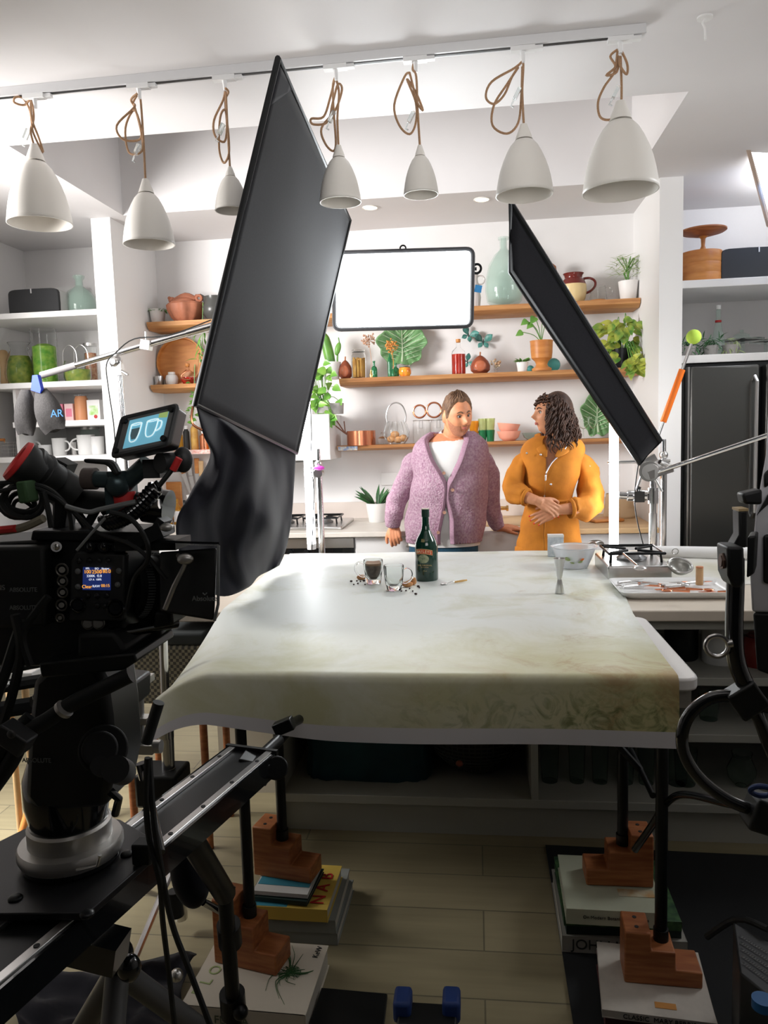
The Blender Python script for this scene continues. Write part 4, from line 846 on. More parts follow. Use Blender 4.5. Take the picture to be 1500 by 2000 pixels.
# --- lowest shelf
Yl = 5.17
p = sh(706, 867, Yl, Tb); t = thing('copper_pan', 'copper saucepan with long dark handles at the end of the lowest shelf', 'saucepan', p); W = K(56, Yl) / 2
obj('pan', MB().lathe([(0, 0), (W, 0), (W, K(28, Yl)), (W - .003, K(28, Yl)), (W - .003, .004), (0, .004)], n=40), copper, t, w=0)
for i, (ex, ez) in enumerate(((632, 813), (653, 815), (672, 823))):
    e = PY(ex, ez, Yl - .02 + i * .05) - p; obj('pan_handle', MB().tube([(-W * .9, -.01 + i * .03, K(20, Yl)), (-W - .02, -.01 + i * .03, K(26, Yl)), e], .0045), mat('dark_copper', (.25, .12, .08), .4, .8), t, w=0)
lath('small_jar', 'tiny stoppered glass jar between copper pan and wire kettle', 'jar', sh(748, 864, Yl, Tb), K(20, Yl), K(24, Yl), [('vessel', [(0, 0), (1, 0), (1, .5), (.5, .65), (0, .66)], glass), ('stopper', [(0, .66), (.45, .68), (.5, .85), (.2, 1), (0, 1)], glass)])
p = sh(775, 863, Yl, Tb); t = thing('handled_basket', 'round glass and wire basket with tall hoop handle holding orange eggs', 'basket', p); W = K(50, Yl) / 2
obj('vessel', MB().lathe([(r * W, z * W * 2) for r, z in shell([(.6, 0), (.95, .25), (1, .45), (.8, .75), (.65, .88)], .05)]), glass, t, w=0)
obj('hoop_handle', MB().tube([(-W * .7, 0, W * 1.7), (-W * .75, 0, W * 2.3), (-W * .5, 0, W * 2.95), (0, 0, W * 3.2), (W * .5, 0, W * 2.95), (W * .75, 0, W * 2.3), (W * .7, 0, W * 1.7)], .0045, 8, sm=5), steel, t, w=0)
for dx_, dz_ in ((-.035, .035), (.01, .03), (.045, .04), (-.01, .065)): obj('egg', MB().ell((dx_, -.01, dz_), (.03, .026, .024)), mat('egg_orange', (.75, .40, .18), .5), t, w=0)
b = MB()
for k in range(12): a = 2 * PI * k / 12; b.tube([(W * r * 1.02 * math.cos(a), W * r * 1.02 * math.sin(a), z * W * 2) for r, z in ((.6, 0), (.95, .25), (1, .45), (.8, .75), (.65, .88))], .0015, 4)
obj('wires', b, steel, t, w=0)
for i, x in enumerate((824, 858)):
    p = sh(x, 860, Yl, Tb); W = K(34, Yl) / 2
    t = thing('clip_jar', ['left clip-top glass jar behind the man in the cardigan', 'right clip-top glass jar partly behind the man'][i], 'jar', p, 'clip-top jars')
    obj('vessel', MB().lathe([(r * W, z) for r, z in ((0, 0), (1, 0), (1, .13), (.9, .15), (0, .15))]), glass, t, w=0)
    obj('clip', MB().torus((0, 0, .153), W * .95, .003).tube([(-.01, -W, .15), (-.012, -W - .01, .1), (.012, -W - .01, .1), (.01, -W, .15)], .002, 5), steel, t, w=0)
    r_ = K((13.5, 15.5)[i], Yl)
    t2 = thing('copper_ring_tin', ['smaller round copper-rimmed tin on its side on the left clip jar', 'larger round copper-rimmed tin on its side on the right clip jar'][i], 'tin', p + Vector(((-.01, -.03)[i], -.01, .163)), 'copper-rimmed tins')
    obj('rim', MB().torus((0, 0, r_ + .003), r_ - .005, .006, (0, 1, 0), n=40), copper, t2, w=0); obj('disc', MB().cyl((0, .0, r_ + .003), (0, .06, r_ + .003), r_ - .012, n=36), mat('tin_face', (.62, .60, .60), .4), t2, w=0)
TUM = shell([(.78, 0), (1, 1)], .08)
for x, w_, h_, mm, lab in ((926, 20, 40, amber, 'amber glass tumbler just right of the man\'s face'), (943, 18, 44, greeng, 'left tall green and clear tumbler on the lowest shelf'), (958, 19, 44, greeng, 'right tall green and clear tumbler on the lowest shelf')):
    p = sh(x, 857, Yl, Tb); W, Hh = K(w_, Yl), K(h_, Yl)
    t = thing('glass_tumbler', lab, 'glass', p, 'coloured tumblers on the lowest shelf')
    obj('lower_glass', MB().lathe([(r * W / 2 * .9, z * Hh * .5) for r, z in TUM]), greeng if mm is greeng else MATS['amber_glass'], t, w=0); obj('upper_glass', MB().lathe([(r * W / 2, z * Hh * .5 + Hh * .5) for r, z in TUM]), mat('yellow_green_glass', (.75, .80, .45), .05, tr=.8) if mm is greeng else amber, t, w=0)
for i, dz in enumerate((0, .05)):
    W = K(46 - i * 2, Yl) / 2; o = obj('pink_bowl', MB().lathe([(r * W, z * .065) for r, z in shell([(.45, 0), (.8, .35), (1, 1)], .06)], n=36), pink, None); o.location = sh(994, 856, Yl, Tb) + Vector((-.006 * i, 0, dz)); o.rotation_euler.y = .10 * i
    o['label'] = ['lower of two stacked pink bowls', 'upper tilted one of two stacked pink bowls'][i]; o['category'] = 'bowl'; o['group'] = 'stacked pink bowls'
o = obj('glass_dish', MB().lathe([(r * .07, z * .05) for r, z in shell([(.4, 0), (.8, .4), (1, 1)], .06)]), glassd, None); o.location = sh(1040, 853, Yl, Tb); o['label'] = 'small greenish glass dish left of the woman\'s mouth'; o['category'] = 'dish'
def wine(x, Y, z, h_, w_, lab, yb=850, mm=glass, group=None):
    W, Hh = K(w_, Y), K(h_, Y); t = thing('wine_glass', lab, 'glass', sh(x, yb, Y, z), group)
    obj('bowl', MB().lathe([(r * W / 2, q * Hh) for r, q in ((.05, .45), (.6, .52), (1, .72), (.85, 1), (.79, 1), (.92, .72), (.5, .55), (.03, .48))]), mm, t, w=0)
    obj('stem', MB().cyl((0, 0, .004), (0, 0, Hh * .46), .004, n=8), mm, t, w=0); obj('foot', MB().cyl((0, 0, 0), (0, 0, .004), W * .42), mm, t, w=0)
wine(1140, Yl, Tb, 40, 20, 'stemmed glass on the lowest shelf right of the curly hair'); wine(1158, Yl - .03, Tb, 42, 18, 'stemmed glass nearest the right tube light')
leafplate('leaf_plate', 'green cabbage-leaf plate behind the slim flag on the lowest shelf', 1168, 812, 62, 86, 5.3)
# --- extractor hood top
zt = 1.6285
t = thing('pilea_plant', 'round-leaved green plant trailing over pots on the extractor hood', 'plant', sh(632, 803, 5.05, zt)); b = MB(); s = MB()
obj('planter', MB().box((.0, .02, .035), (.14, .12, .07)), concrete, t, w=0, bev=.004); obj('soil', MB().box((0, .02, .065), (.12, .10, .012)), soil, t, w=0)
for i in range(46):
    q = Vector((U(-.10, .11), U(-.10, .02), U(-.06, .34))); s.tube([(q.x * .2, 0, .06), (q.x * .6, -.03, q.z * .6 + .06), q], .002, 4, sm=3); b.leafs(q, (U(-1, 1), -.3, U(-.8, .2)), U(.045, .07), U(.04, .06), nrm=(0, -1, .3), pt=.55, curl=.1)
obj('leaves', b, mat('pilea_green', (.10, .30, .04), .35, c2=(.22, .42, .06), ns=12), t, w=0, ang=3); obj('stems', s, leaf, t, w=0)
o = obj('concrete_pot', MB().lathe([(0, 0), (.05, 0), (.055, .07), (.048, .07), (.045, .02), (0, .02)]), concrete, None); o.location = sh(656, 805, 5.06, zt); o['label'] = 'small empty concrete pot at the right corner of the extractor hood'; o['category'] = 'pot'
# --- back counter
p = sh(737, 1022, 5.1, .9); lv = []
for i in range(26): a = U(0, 2 * PI); e = U(.5, 2.0); lv.append(((.02 * math.cos(a), .02 * math.sin(a), .11), (math.cos(a), math.sin(a) * .6, e), U(.12, .19), .026, None, .15))
plant('potted_aloe', 'spiky green plant in a plain white pot on the back counter', 'plant', p, K(44, 5.0), K(38, 5.0), whitep, lv, leafd)
p = Vector((.17, 5.17, .9)); q1 = PY(962, 905, 5.17); t = thing('kitchen_tap', 'brass kitchen tap with tall curved spout between the two people', 'tap', (q1.x, 5.17, .9))
zt_ = q1.z - .9
obj('spout', MB().tube([(0, 0, 0), (0, 0, zt_ * .85), (-.006, -.03, zt_ * .97), (-.012, -.08, zt_), (-.018, -.13, zt_ * .94), (-.02, -.14, zt_ * .7)], .011, 10, sm=4), gold, t, w=0)
obj('lever', MB().cyl((0, 0, .07), (.085, -.01, .07), .013).cyl((.085, -.01, .07), (.10, -.01, .07), .019).cyl((0, 0, 0), (0, 0, .10), .02), gold, t, w=0)
p = PY(765, 935, 5.345); 
tag(obj('wall_socket', MB().box((p.x, 5.344, p.z), (.15, .010, .09)), trimw, bev=.003), 'white double wall socket above the counter left of the man', 'socket')
def hob(name, lab, loc, w_, d_, nb=1, rz=0, mm=steel):
    t = thing(name, lab, 'hob', loc, rz=rz); obj('body', MB().box((0, 0, .03 if nb == 1 else .01), (w_, d_, .06 if nb == 1 else .02)), mm, t, w=0, bev=.006); z = .06 if nb == 1 else .02
    for i in range(nb):
        x = (i - (nb - 1) / 2) * .26
        obj('burner', MB().lathe([(.0, z), (.06, z), (.062, z + .008), (.045, z + .018), (.042, z + .026), (0, z + .028)], (x, 0, 0)), mat('burner_grey', (.25, .25, .25), .4, .7), t, w=0)
        b = MB(); g_ = .11
        for a in range(4):
            c_, s_ = math.cos(a * PI / 2 + PI / 4), math.sin(a * PI / 2 + PI / 4); b.tube([(x + c_ * .03, s_ * .03, z + .04), (x + c_ * g_ * 1.25, s_ * g_ * 1.1, z + .04), (x + c_ * g_ * 1.3, s_ * g_ * 1.15, z)], .006, 6)
        b.tube([(x + sx_ * g_, sy_ * g_, z + .04) for sx_, sy_ in ((-1, -1), (1, -1), (1, 1), (-1, 1))], .006, 6, closed=True)
        obj('grate', b, blackm, t, w=0)
    return t
hob('gas_hob', 'flat steel gas hob on the back counter under the hood', Vector((PY(630, 1015, 4.95).x - .12, 4.95, .9)), .58, .5, 2)
t = thing('paper_bag', 'crumpled brown paper bag and boards on the wooden worktop by the right pillar', 'bag', (.92, 5.1, .9))
obj('bag', MB().grid(lambda u, v: Vector((.10 * math.cos(2 * PI * u) * (1 - .15 * v) + .012 * NZ((u * 6, v * 4, 0)), .07 * math.sin(2 * PI * u) * (1 - .3 * v), .16 * v + .02 * NZ((u * 5, v * 5, 4)) * v)), 28, 10, closeu=True), mat('kraft_paper', (.55, .38, .22), .7), t, w=0, ang=.2, solid=.002)
o = tag(obj('wooden_board', MB().box((.80, 4.92, .911), (.20, .14, .02), rz=.3), woodo, bev=.008), 'small round-cornered wooden board lying before the paper bag', 'board')
# --- over the fridge
Yr = 4.95
p = sh(1369, 541, Yr, 2.32); W = K(74, Yr) / 2
o = lath('cake_box', 'round stacked wooden drum with layered bands on the upper right shelf', 'box', p, W * 2, K(58, Yr), [('drum', [(0, 0), (1, 0), (1, .30), (.985, .32), (1, .34), (1, .62), (.985, .64), (1, .66), (1, .94), (.96, 1), (0, 1)], woodo)], n=48)
p2 = Vector((p.x + .01, p.y, 2.32 + K(58, Yr))); lath('cake_stand', 'wooden cake stand standing on the round wooden drum', 'cake stand', p2, K(80, Yr), K(40, Yr), [('foot', [(0, 0), (.18, 0), (.16, .1), (.08, .3), (.1, .62), (.2, .72), (0, .72)], woodo), ('plate', [(0, .72), (.3, .72), (.9, .88), (1, .94), (1, 1), (.1, .98), (0, .98)], woodb)], n=48)
speaker(1407, 1520, 541, 476, Yr - .08, 2.32, 'black speaker on the upper right shelf beside the wooden drum')
lath('swing_bottle', 'clear swing-top bottle with red seal above the fridge', 'bottle', sh(1402, 690, 5.0, 1.885), K(24, 5), K(96, 5), [('body', [(0, 0), (.9, 0), (1, .1), (.95, .35), (.5, .6), (.32, .75), (.32, .92), (0, .92)], glassg), ('stopper', [(0, .92), (.4, .92), (.4, 1), (0, 1)], white), ('seal', [(.33, .68), (.45, .68), (.45, .72), (.33, .72)], red)])
for x, z_, w_, lab in ((1450, 0, 74, 'large glass cake stand above the fridge'), (1495, 0, 60, 'second glass cake stand at the photo edge above the fridge')):
    lath('glass_cake_stand', lab, 'cake stand', sh(x, 690, 5.05 + (x - 1450) * .003, 1.885), K(w_, 5), K(46, 5), [('foot', [(0, 0), (.45, 0), (.4, .06), (.1, .2), (.1, .6), (0, .6)], glassd), ('plate', [(0, .6), (.2, .6), (.95, .68), (1, .75), (0, .72)], glassd)])
for x, w_, h_, mm, lab in ((1448, 26, 22, glassg, 'clear glass jar lid resting on the large glass cake stand'),):
    o = obj('glass_cloche', MB().lathe([(.0, .0), (.05, 0), (.045, .03), (.01, .045), (.012, .06), (0, .062)]), mm, None); o.location = sh(x, 690, 5.05, 1.885 + K(46, 5) * .74); o['label'] = lab; o['category'] = 'lid'
for x, lab, n_ in ((1345, 'grey-green bushy plant in the corner above the fridge by the pillar', 60), (1388, 'dark grassy plant left of the swing-top bottle', 80), (1426, 'wispy plant spilling over the shelf above the fridge door', 30)):
    p = sh(x, 692, 4.78, 1.885); t = thing('shelf_plant', lab, 'plant', p); b = MB()
    for i in range(n_):
        a = U(0, 2 * PI); z = U(.02, .1); b.leafs((U(-.05, .05), U(-.03, .03), z), (math.cos(a), math.sin(a) * .5 - .3, U(-.8, 1) if x != 1426 else U(-1.5, .3)), U(.04, .08), .008)
    obj('leaves', b, leafd if x != 1426 else leafp, t, w=0, ang=3); obj('pot', MB().lathe([(0, 0), (.035, 0), (.045, .06), (0, .06)]), concrete, t, w=0)
# ================================================================ people
skin = mat('skin', (.76, .33, .17), .5, c2=(.66, .26, .13), ns=25); skinw = mat('skin_warm', (.60, .28, .15), .5, c2=(.54, .23, .12), ns=25)
lipm = mat('lips', (.42, .12, .09), .4); hairb = mat('hair_brown', (.11, .055, .03), .6, c2=(.20, .11, .06), ns=60); hairc = mat('hair_dark_curls', (.03, .014, .009), .5, c2=(.08, .035, .02), ns=40)
eyew = mat('eye_white', (.42, .37, .33), .25); iris = mat('eye_iris', (.04, .03, .03), .2)
knit = mat('mauve_knit', (.38, .21, .30), .95, c2=(.54, .38, .46), ns=90, bump=.7, bs=120)
tee = mat('white_tee', (.78, .77, .76), .8, bump=.1, bs=20); jean = mat('teal_jeans', (.02, .09, .16), .8, n=.3, ns=150)
ochre = mat('ochre_cotton', (.54, .19, .015), .85, c2=(.44, .15, .012), ns=14, bump=.5, bs=14)
def G(a, e, a0, e0, sa, se): return math.exp(-((a - a0) / sa) ** 2 - ((e - e0) / se) ** 2)
def hpt(c, R, az, el, s=1, off=0):
    jaw = .25 if s > 1 else .36
    dx, dy, dz = math.sin(az) * math.cos(el), math.cos(az) * math.cos(el), math.sin(el)
    x, y, z = .075 * dx, (.094 if dy > 0 else .100) * dy, .117 * dz
    if dz < 0: t = -dz; x *= 1 - jaw * t ** 1.6; y *= 1 - (.02 if dy > 0 else .50) * t
    aa = abs(az if az < PI else az - 2 * PI); e = el
    o = .030 * G(aa, e, 0, -.14, .13, .12) + .014 * G(aa, e, 0, .06, .10, .18) - .013 * G(aa, e, .36, .10, .17, .11) + .006 * G(aa, e, .30, .30, .28, .09)
    o += .005 * G(aa, e, .62, -.18, .22, .2) + .010 * G(aa, e, 0, -.44, .22, .08) - .005 * G(aa, e, 0, -.58, .22, .06) + .012 * G(aa, e, 0, -.86, .28, .16) - .005 * G(aa, e, 0, -.44, .22, .022)
    v = Vector((x + dx * off, y + o + dy * off, z + dz * off)) * s
    return c + R @ v
def frame(f, up=(0, 0, 1), roll=0):
    f = Vector(f).normalized(); r = f.cross(Vector(up)).normalized(); u = r.cross(f)
    R = Matrix((r, f, u)).transposed(); return R @ Matrix.Rotation(roll, 3, 'Y')
def headmesh(mb, c, R, s):
    mb.lathe([(0, 0)] * 2, n=3) if 0 else None
    n = 72; rs = []
    for i in range(1, 48): el = -PI / 2 + PI * i / 48; rs.append([hpt(c, R, 2 * PI * k / n if k <= n / 2 else 2 * PI * k / n - 2 * PI, el, s) for k in range(n)])
    mb.rings(rs)
    for sd in (-1, 1):
        e = c + R @ Vector((sd * .074, -.008, -.004)) * s
        mb.ell(e, (.010 * s, .018 * s, .031 * s), 14, R @ Matrix.Rotation(-.15, 3, 'X'))
def facebits(t, c, R, s, sk, brow):
    eb = MB(); ib = MB(); bb = MB(); lb = MB()
    for sd in (-1, 1):
        p = hpt(c, R, sd * .36, .11, s, -.0045); eb.ell(p, .0125 * s, 16)
        q = p + R @ Vector((.001, .0105, -.001)) * s; ib.ell(q, (.0055 * s, .0035 * s, .0055 * s), 12, R)
        bb.tube([hpt(c, R, sd * a, e, s, .0015) for a, e in ((.16, .26), (.34, .33), (.58, .27))], [.003 * s, .004 * s, .0018 * s], 6, sm=3)
        bb.tube([hpt(c, R, sd * a, e, s, .0045) for a, e in ((.22, .135), (.36, .185), (.52, .13))], [.0012 * s, .002 * s, .0012 * s], 5, sm=3)
    obj('eyes', eb, eyew, t); obj('irises', ib, iris, t); obj('eyebrows', bb, brow, t)
    for e, r in ((-.415, .0042), (-.475, .0052)): lb.tube([hpt(c, R, a, e + .02 * abs(a), s, .0008) for a in (-.24, -.1, 0, .1, .24)], [.001, r * .8, r, r * .8, .001], 6, sm=3)
    obj('lips', lb, lipm, t)
def hand(mb, w, d, nr, thumb=1, curl=.5, s=1, nails=None):
    w = Vector(w); d = Vector(d).normalized(); nr = Vector(nr); nr = (nr - d * nr.dot(d)).normalized(); sd = d.cross(nr) * thumb
    mb.tube([w - d * .02 * s, w + d * .02 * s], [.026 * s, .026 * s], 10)
    for k, (o, L, r) in enumerate(((.030, .068, .0085), (.010, .078, .0088), (-.010, .073, .0085), (-.028, .056, .0075))):
        kn = w + d * (.088 - .004 * k) * s + sd * o * s
        mb.tube([w + sd * o * .6 * s, w + d * .05 * s + sd * o * .9 * s, kn], [.014 * s, .0145 * s, .0105 * s], 8)
        p = kn; dirv = d + sd * o * 3; ang = 0; pts = [kn]; cu = curl * (1 + .12 * k)
        for f, b in ((.45, .55), (.32, 1.0), (.23, .8)):
            ang += b * cu; v = (dirv.normalized() * math.cos(ang) - nr * math.sin(ang)); p = p + v * L * f * s; pts.append(p)
        mb.tube(pts, [r * 1.05 * s, r * s, r * .92 * s, r * .72 * s], 8, sm=2); mb.ell(pts[-1], r * .76 * s, 8); mb.ell(kn, r * 1.1 * s, 8)
        if nails is not None: nails.ell(pts[-1] + nr * r * .5 * s * math.cos(ang) + dirv.normalized() * r * .5 * math.sin(ang), (.0055 * s,) * 3, 8)
    b0 = w + d * .03 * s + sd * .025 * s
    pts = [w + d * .012 * s + sd * .016 * s, b0 + sd * .018 * s + d * .015 * s - nr * .006, b0 + sd * .032 * s + d * .042 * s - nr * .012, b0 + sd * .033 * s + d * .068 * s - nr * .018]
    mb.tube(pts, [.016 * s, .0125 * s, .0105 * s, .0085 * s], 8, sm=2); mb.ell(pts[-1], .009 * s, 8)
def rowfn(rows):
    V = [Vector((PY(xl, y, Y).x, PY((xl + xr) / 2, y, Y).z, PY(xr, y, Y).x)) for (y, xl, xr, Y, dp, aL, aR) in rows]
    W = [Vector((r[3], r[4], 0)) for r in rows]; A = [Vector((r[5], r[6], 0)) for r in rows]
    k = 6; V, W, A = crom(V, k), crom(W, k), crom(A, k)
    def row(v):
        i = min(len(V) - 1, max(0, v * (len(V) - 1))); j = int(i); f = i - j; j2 = min(j + 1, len(V) - 1)
        return V[j].lerp(V[j2], f), W[j].lerp(W[j2], f), A[j].lerp(A[j2], f)
    return row
def ringpt(row, v, ph, s=1, off=0):
    a, w_, _ = row(v); cx_, hw = (a.x + a.z) / 2, (a.z - a.x) / 2 * s + off; dp = w_.y * s + off
    sx, cx2 = math.sin(ph), math.cos(ph)
    return Vector((cx_ + hw * math.copysign(abs(sx) ** .85, sx), w_.x - dp * math.copysign(abs(cx2) ** .85, cx2), a.y))
def shellgrid(row, nu, nv, fold=.006, rib=None, off=0, k=0, v0=0, v1=1):
    def fn(u, v):
        v = v0 + (v1 - v0) * v; _, _, A = row(v); a0 = math.radians(A.y); a1 = math.radians(360 + A.x)
        ph = a0 + (a1 - a0) * u; p = ringpt(row, v, ph, 1, off)
        n_ = Vector((math.sin(ph), -math.cos(ph), 0)); q = fold * (NZ((p.x * 5, p.y * 5, p.z * 9), 1.2, k) * 1.6 + .6 * NZ((p.x * 14, p.y * 14, p.z * 5), 1, k))
        if rib and v > rib: q = -.004 + .0022 * math.sin(ph * 75)
        return p + n_ * q
    return MB().grid(fn, nu, nv)
def wrap(mb, pts, radii, n=20, k=0, amp=.007, sm=6, rib=None):
    P = crom([Vector(p) for p in pts], sm); Rr_ = [v.x for v in crom([Vector((r, 0, 0)) for r in radii], sm)]
    rs = []; up = None
    for i, p in enumerate(P):
        t_ = (P[min(i + 1, len(P) - 1)] - P[max(i - 1, 0)]).normalized(); up = t_.orthogonal().normalized() if up is None else (up - t_ * up.dot(t_)).normalized(); s_ = t_.cross(up); v = i / (len(P) - 1); ring = []
        for j in range(n):
            a = 2 * PI * j / n; d = up * math.cos(a) + s_ * math.sin(a); r = Rr_[i] + amp * 1.6 * NZ(p * 14 + d * 1.2, 1, k) + amp * .6 * math.sin(v * 34 + 2 * math.sin(a + k)) * NZ(p * 5, 1, k)
            if rib and v > rib: r = Rr_[i] + .0018 * math.sin(a * 26)
            ring.append(p + d * r)
        rs.append(ring)
    return mb.rings(rs)
# ---------------------------------------------------------------- the man
Ym = 4.33
man = thing('person', 'person in a mauve knitted cardigan, white t-shirt and teal jeans leaning back on the counter', 'person', (PY(865, 1075, 4.4).x, 4.4, 0))
hc = PY(893, 812, 4.28); Rh = frame((.46, -.86, -.20), roll=.10); HS = 1.02
rows_m = [(846, 842, 924, 4.38, .075, -50, 30), (857, 824, 938, 4.37, .10, -44, 26), (872, 812, 950, 4.36, .125, -32, 18), (898, 808, 952, 4.36, .14, -21, 12), (922, 809, 950, 4.36, .145, -10, 5), (946, 808, 950, 4.36, .145, -3, -1), (975, 802, 949, 4.37, .14, -2, 0), (1005, 797, 947, 4.38, .14, -3, 6), (1032, 795, 942, 4.38, .14, -4, 9), (1044, 795, 940, 4.38, .135, -4, 10), (1056, 797, 938, 4.38, .135, -4, 11)]
rm = rowfn(rows_m)
b = MB(); headmesh(b, hc, Rh, HS)
nb_ = PY(884, 866, 4.38); b.tube([hc + Vector((-.012, .04, -.02)), hc + Vector((-.022, .05, -.09)), nb_, nb_ + Vector((0, .01, -.08))], [.058, .058, .062, .08], 18, sm=3)
b.rings([[ringpt(rm, v, 2 * PI * j / 32, .86) for j in range(32)] for v in [i / 14 for i in range(15)]])
slL = [(836, 884, 4.39), (811, 906, 4.41), (791, 942, 4.44), (777, 975, 4.46), (769, 1004, 4.50), (767, 1024, 4.53)]
slR = [(930, 884, 4.39), (949, 908, 4.41), (957, 948, 4.45), (958, 984, 4.49), (965, 1012, 4.54), (972, 1028, 4.57)]
PL = [PY(*q) for q in slL]; PR = [PY(*q) for q in slR]
for P_ in (PL, PR): b.tube(P_, [.055, .052, .046, .04, .034, .027], 12, sm=3)
hw = PY(769, 1026, 4.535); hand(b, hw, (.10, -.12, -.8), (-.1, -1, .1), thumb=1, curl=.85)
hw2 = PY(976, 1030, 4.575); hand(b, hw2, (.9, .02, -.03), (.1, -.2, 1), thumb=1, curl=.25)
pv = Vector((PY(865, 1075, 4.4).x, 4.40, .86))
for s in (-1, 1): b.tube([pv + Vector((s * .06, 0, .05)), pv + Vector((s * .09, -.02, -.2)), (pv.x + s * .11, 4.33, .47), (pv.x + s * .12, 4.32, .12)], [.09, .085, .055, .042], 12, sm=3); b.ell((pv.x + s * .12, 4.27, .05), (.045, .12, .045), 12)
obj('body', b, skin, man, remesh=.0042)
facebits(man, hc, Rh, HS, skin, hairb)
# beard shadow and moustache
obj('beard_stubble', MB().grid(lambda u, v: hpt(hc, Rh, lerp(-1.28, 1.28, u), lerp(-1.15, (-.33 if abs(u - .5) > .12 else -.58) + .30 * max(0, abs(u - .5) * 2 - .62) / .38, v), HS, .0002 + .0016 * math.sin(PI * min(1, max(0, v))) ** .5), 48, 20), mat('stubble_skin', (.50, .21, .115), .7, c2=(.40, .16, .09), ns=120), man, ang=3)
b = MB(); b.tube([hpt(hc, Rh, a, -.335 + .05 * abs(a), HS, .001) for a in (-.22, -.1, 0, .1, .22)], [.002, .0035, .003, .0035, .002], 6, sm=3); obj('moustache', b, mat('stubble', (.26, .13, .08), .8), man)
def capf(u, v, th=.012):
    az = (u - .5) * 2 * PI; A_ = abs(az); lo = pw([(0, .78), (.5, .84), (.80, .66), (1.05, .40), (1.22, .0), (1.42, -.05), (1.5, .34), (1.75, .30), (1.95, -.25), (PI, -.42)], A_)
    el = lo + (PI / 2 - lo) * v; t_ = th * min(1, v * 5 + .12) * (.35 + 1.5 * max(0, math.sin(el)) ** 1.5 * (math.cos(az) * .3 + .7)); w_ = .003 * (math.sin(az * 26 + 5 * NZ((az * 2, el * 3, 1)) + el * 9) + NZ((az * 9, el * 9, 3))) * (.4 + max(0, math.sin(el))) * min(1, v * 4)
    return hpt(hc, Rh, az, el, HS, t_ + w_)
obj('hair', MB().grid(capf, 130, 36, closeu=False), hairb, man, ang=3)
zc = PY(886, 857, 4.2).z
def neckring(r, lift, k=.05): return [Vector((nb_.x + .006 + r * math.sin(a), nb_.y - .012 - r * .95 * math.cos(a), zc + lift + k * (.5 - .5 * math.cos(a)) + .012 * abs(math.sin(a)))) for a in [2 * PI * j / 40 for j in range(40)]]
obj('t_shirt', MB().rings([neckring(.067, .006), neckring(.071, .004), neckring(.088, -.006, .04)] + [[ringpt(rm, .10 + i / 28 * .885, 2 * PI * j / 40, .955 if i > 3 else .86 + .03 * i) for j in range(40)] for i in range(2, 29)], cap=False), tee, man, ang=3, solid=.004)
obj('shirt_hem', MB().rings([[ringpt(rm, .93, 2 * PI * j / 40, .975) + Vector((0, 0, dz)) for j in range(40)] for dz in (0, -.02, -.045)], cap=False), tee, man, ang=3)
cd_ = obj('cardigan', shellgrid(rm, 220, 90, .007, rib=.93), knit, man, ang=3, solid=.012, soff=1)
sb_ = MB(); wrap(sb_, PL, [.040, .066, .064, .060, .055, .047], 30, 2, .008, rib=.86); obj('sleeve', sb_, knit, man, ang=3)
sb_ = MB(); wrap(sb_, PR, [.036, .056, .056, .054, .05, .04], 30, 5, .008, rib=.86); obj('sleeve', sb_, knit, man, ang=3)
b = MB()
for sd_ in (0, 1):
    pts = []
    for i in range(60):
        v = i / 59 * .995; _, _, A = rm(v); pts.append(ringpt(rm, v, math.radians(A.x if sd_ == 0 else A.y), 1, .016))
    b.tube(pts, .017, 8, flat=(0, -1, 0))
obj('placket', b, mat('mauve_placket', (.40, .24, .32), .95, n=.2, ns=120), man, ang=3)
for x, y in ((867, 924), (884, 957), (868, 1001), (856, 1040)):
    p = PY(x, y, 4.19); obj('button', MB().cyl(p + Vector((0, -.004, 0)), p + Vector((0, .002, 0)), .009).torus(p + Vector((0, -.004, 0)), .008, .0015, (0, 1, 0), 20, 6), mat('button_tan', (.45, .25, .18), .3), man)
b = MB(); b.rings([[ringpt(rm, .95, 2 * PI * j / 32, .93) + Vector((0, 0, dz)) for j in range(32)] for dz in (.03, -.1, -.16)])
for s in (-1, 1): b.tube([pv + Vector((s * .07, 0, .02)), pv + Vector((s * .10, -.02, -.2)), (pv.x + s * .115, 4.33, .47), (pv.x + s * .12, 4.32, .07)], [.12, .108, .08, .07], 16, sm=4)
obj('jeans', b, jean, man, remesh=.012)
for s in (-1, 1): obj('shoe', MB().ell((pv.x + s * .12, 4.26, .05), (.055, .15, .05), 16), white, man)
# ---------------------------------------------------------------- the woman
wom = thing('person', 'person in an ochre zip-front boiler suit with dark curly hair, hands folded at the waist', 'person', (PY(1075, 1075, 4.25).x, 4.25, 0))
hw_ = PY(1076, 811, 4.2); Rw = frame((-.93, -.36, .06), roll=0); WS = .93
rows_w = [(853, 1046, 1116, 4.26, .07, -26, 30), (862, 1030, 1130, 4.25, .095, -22, 24), (876, 1022, 1138, 4.24, .115, -17, 14), (896, 1020, 1136, 4.23, .125, -12, 0), (924, 1024, 1128, 4.22, .13, -12, -11.5), (950, 1027, 1120, 4.23, .125, -12, -11.5), (972, 1030, 1112, 4.24, .115, -12, -11.5), (990, 1028, 1118, 4.24, .12, -12, -11.5), (1012, 1020, 1128, 4.25, .13, -12, -11.5), (1040, 1015, 1132, 4.25, .135, -12, -11.5), (1075, 1014, 1136, 4.25, .14, -12, -11.5)]
rw_ = rowfn(rows_w)
b = MB(); headmesh(b, hw_, Rw, WS)
nb_ = PY(1080, 868, 4.25); b.tube([hw_ + Vector((.02, .01, -.02)), hw_ + Vector((.022, .02, -.09)), nb_, nb_ + Vector((0, .01, -.09))], [.05, .047, .052, .07], 16, sm=3)
b.rings([[ringpt(rw_, v, 2 * PI * j / 32, .90) for j in range(32)] for v in [i / 14 for i in range(15)]])
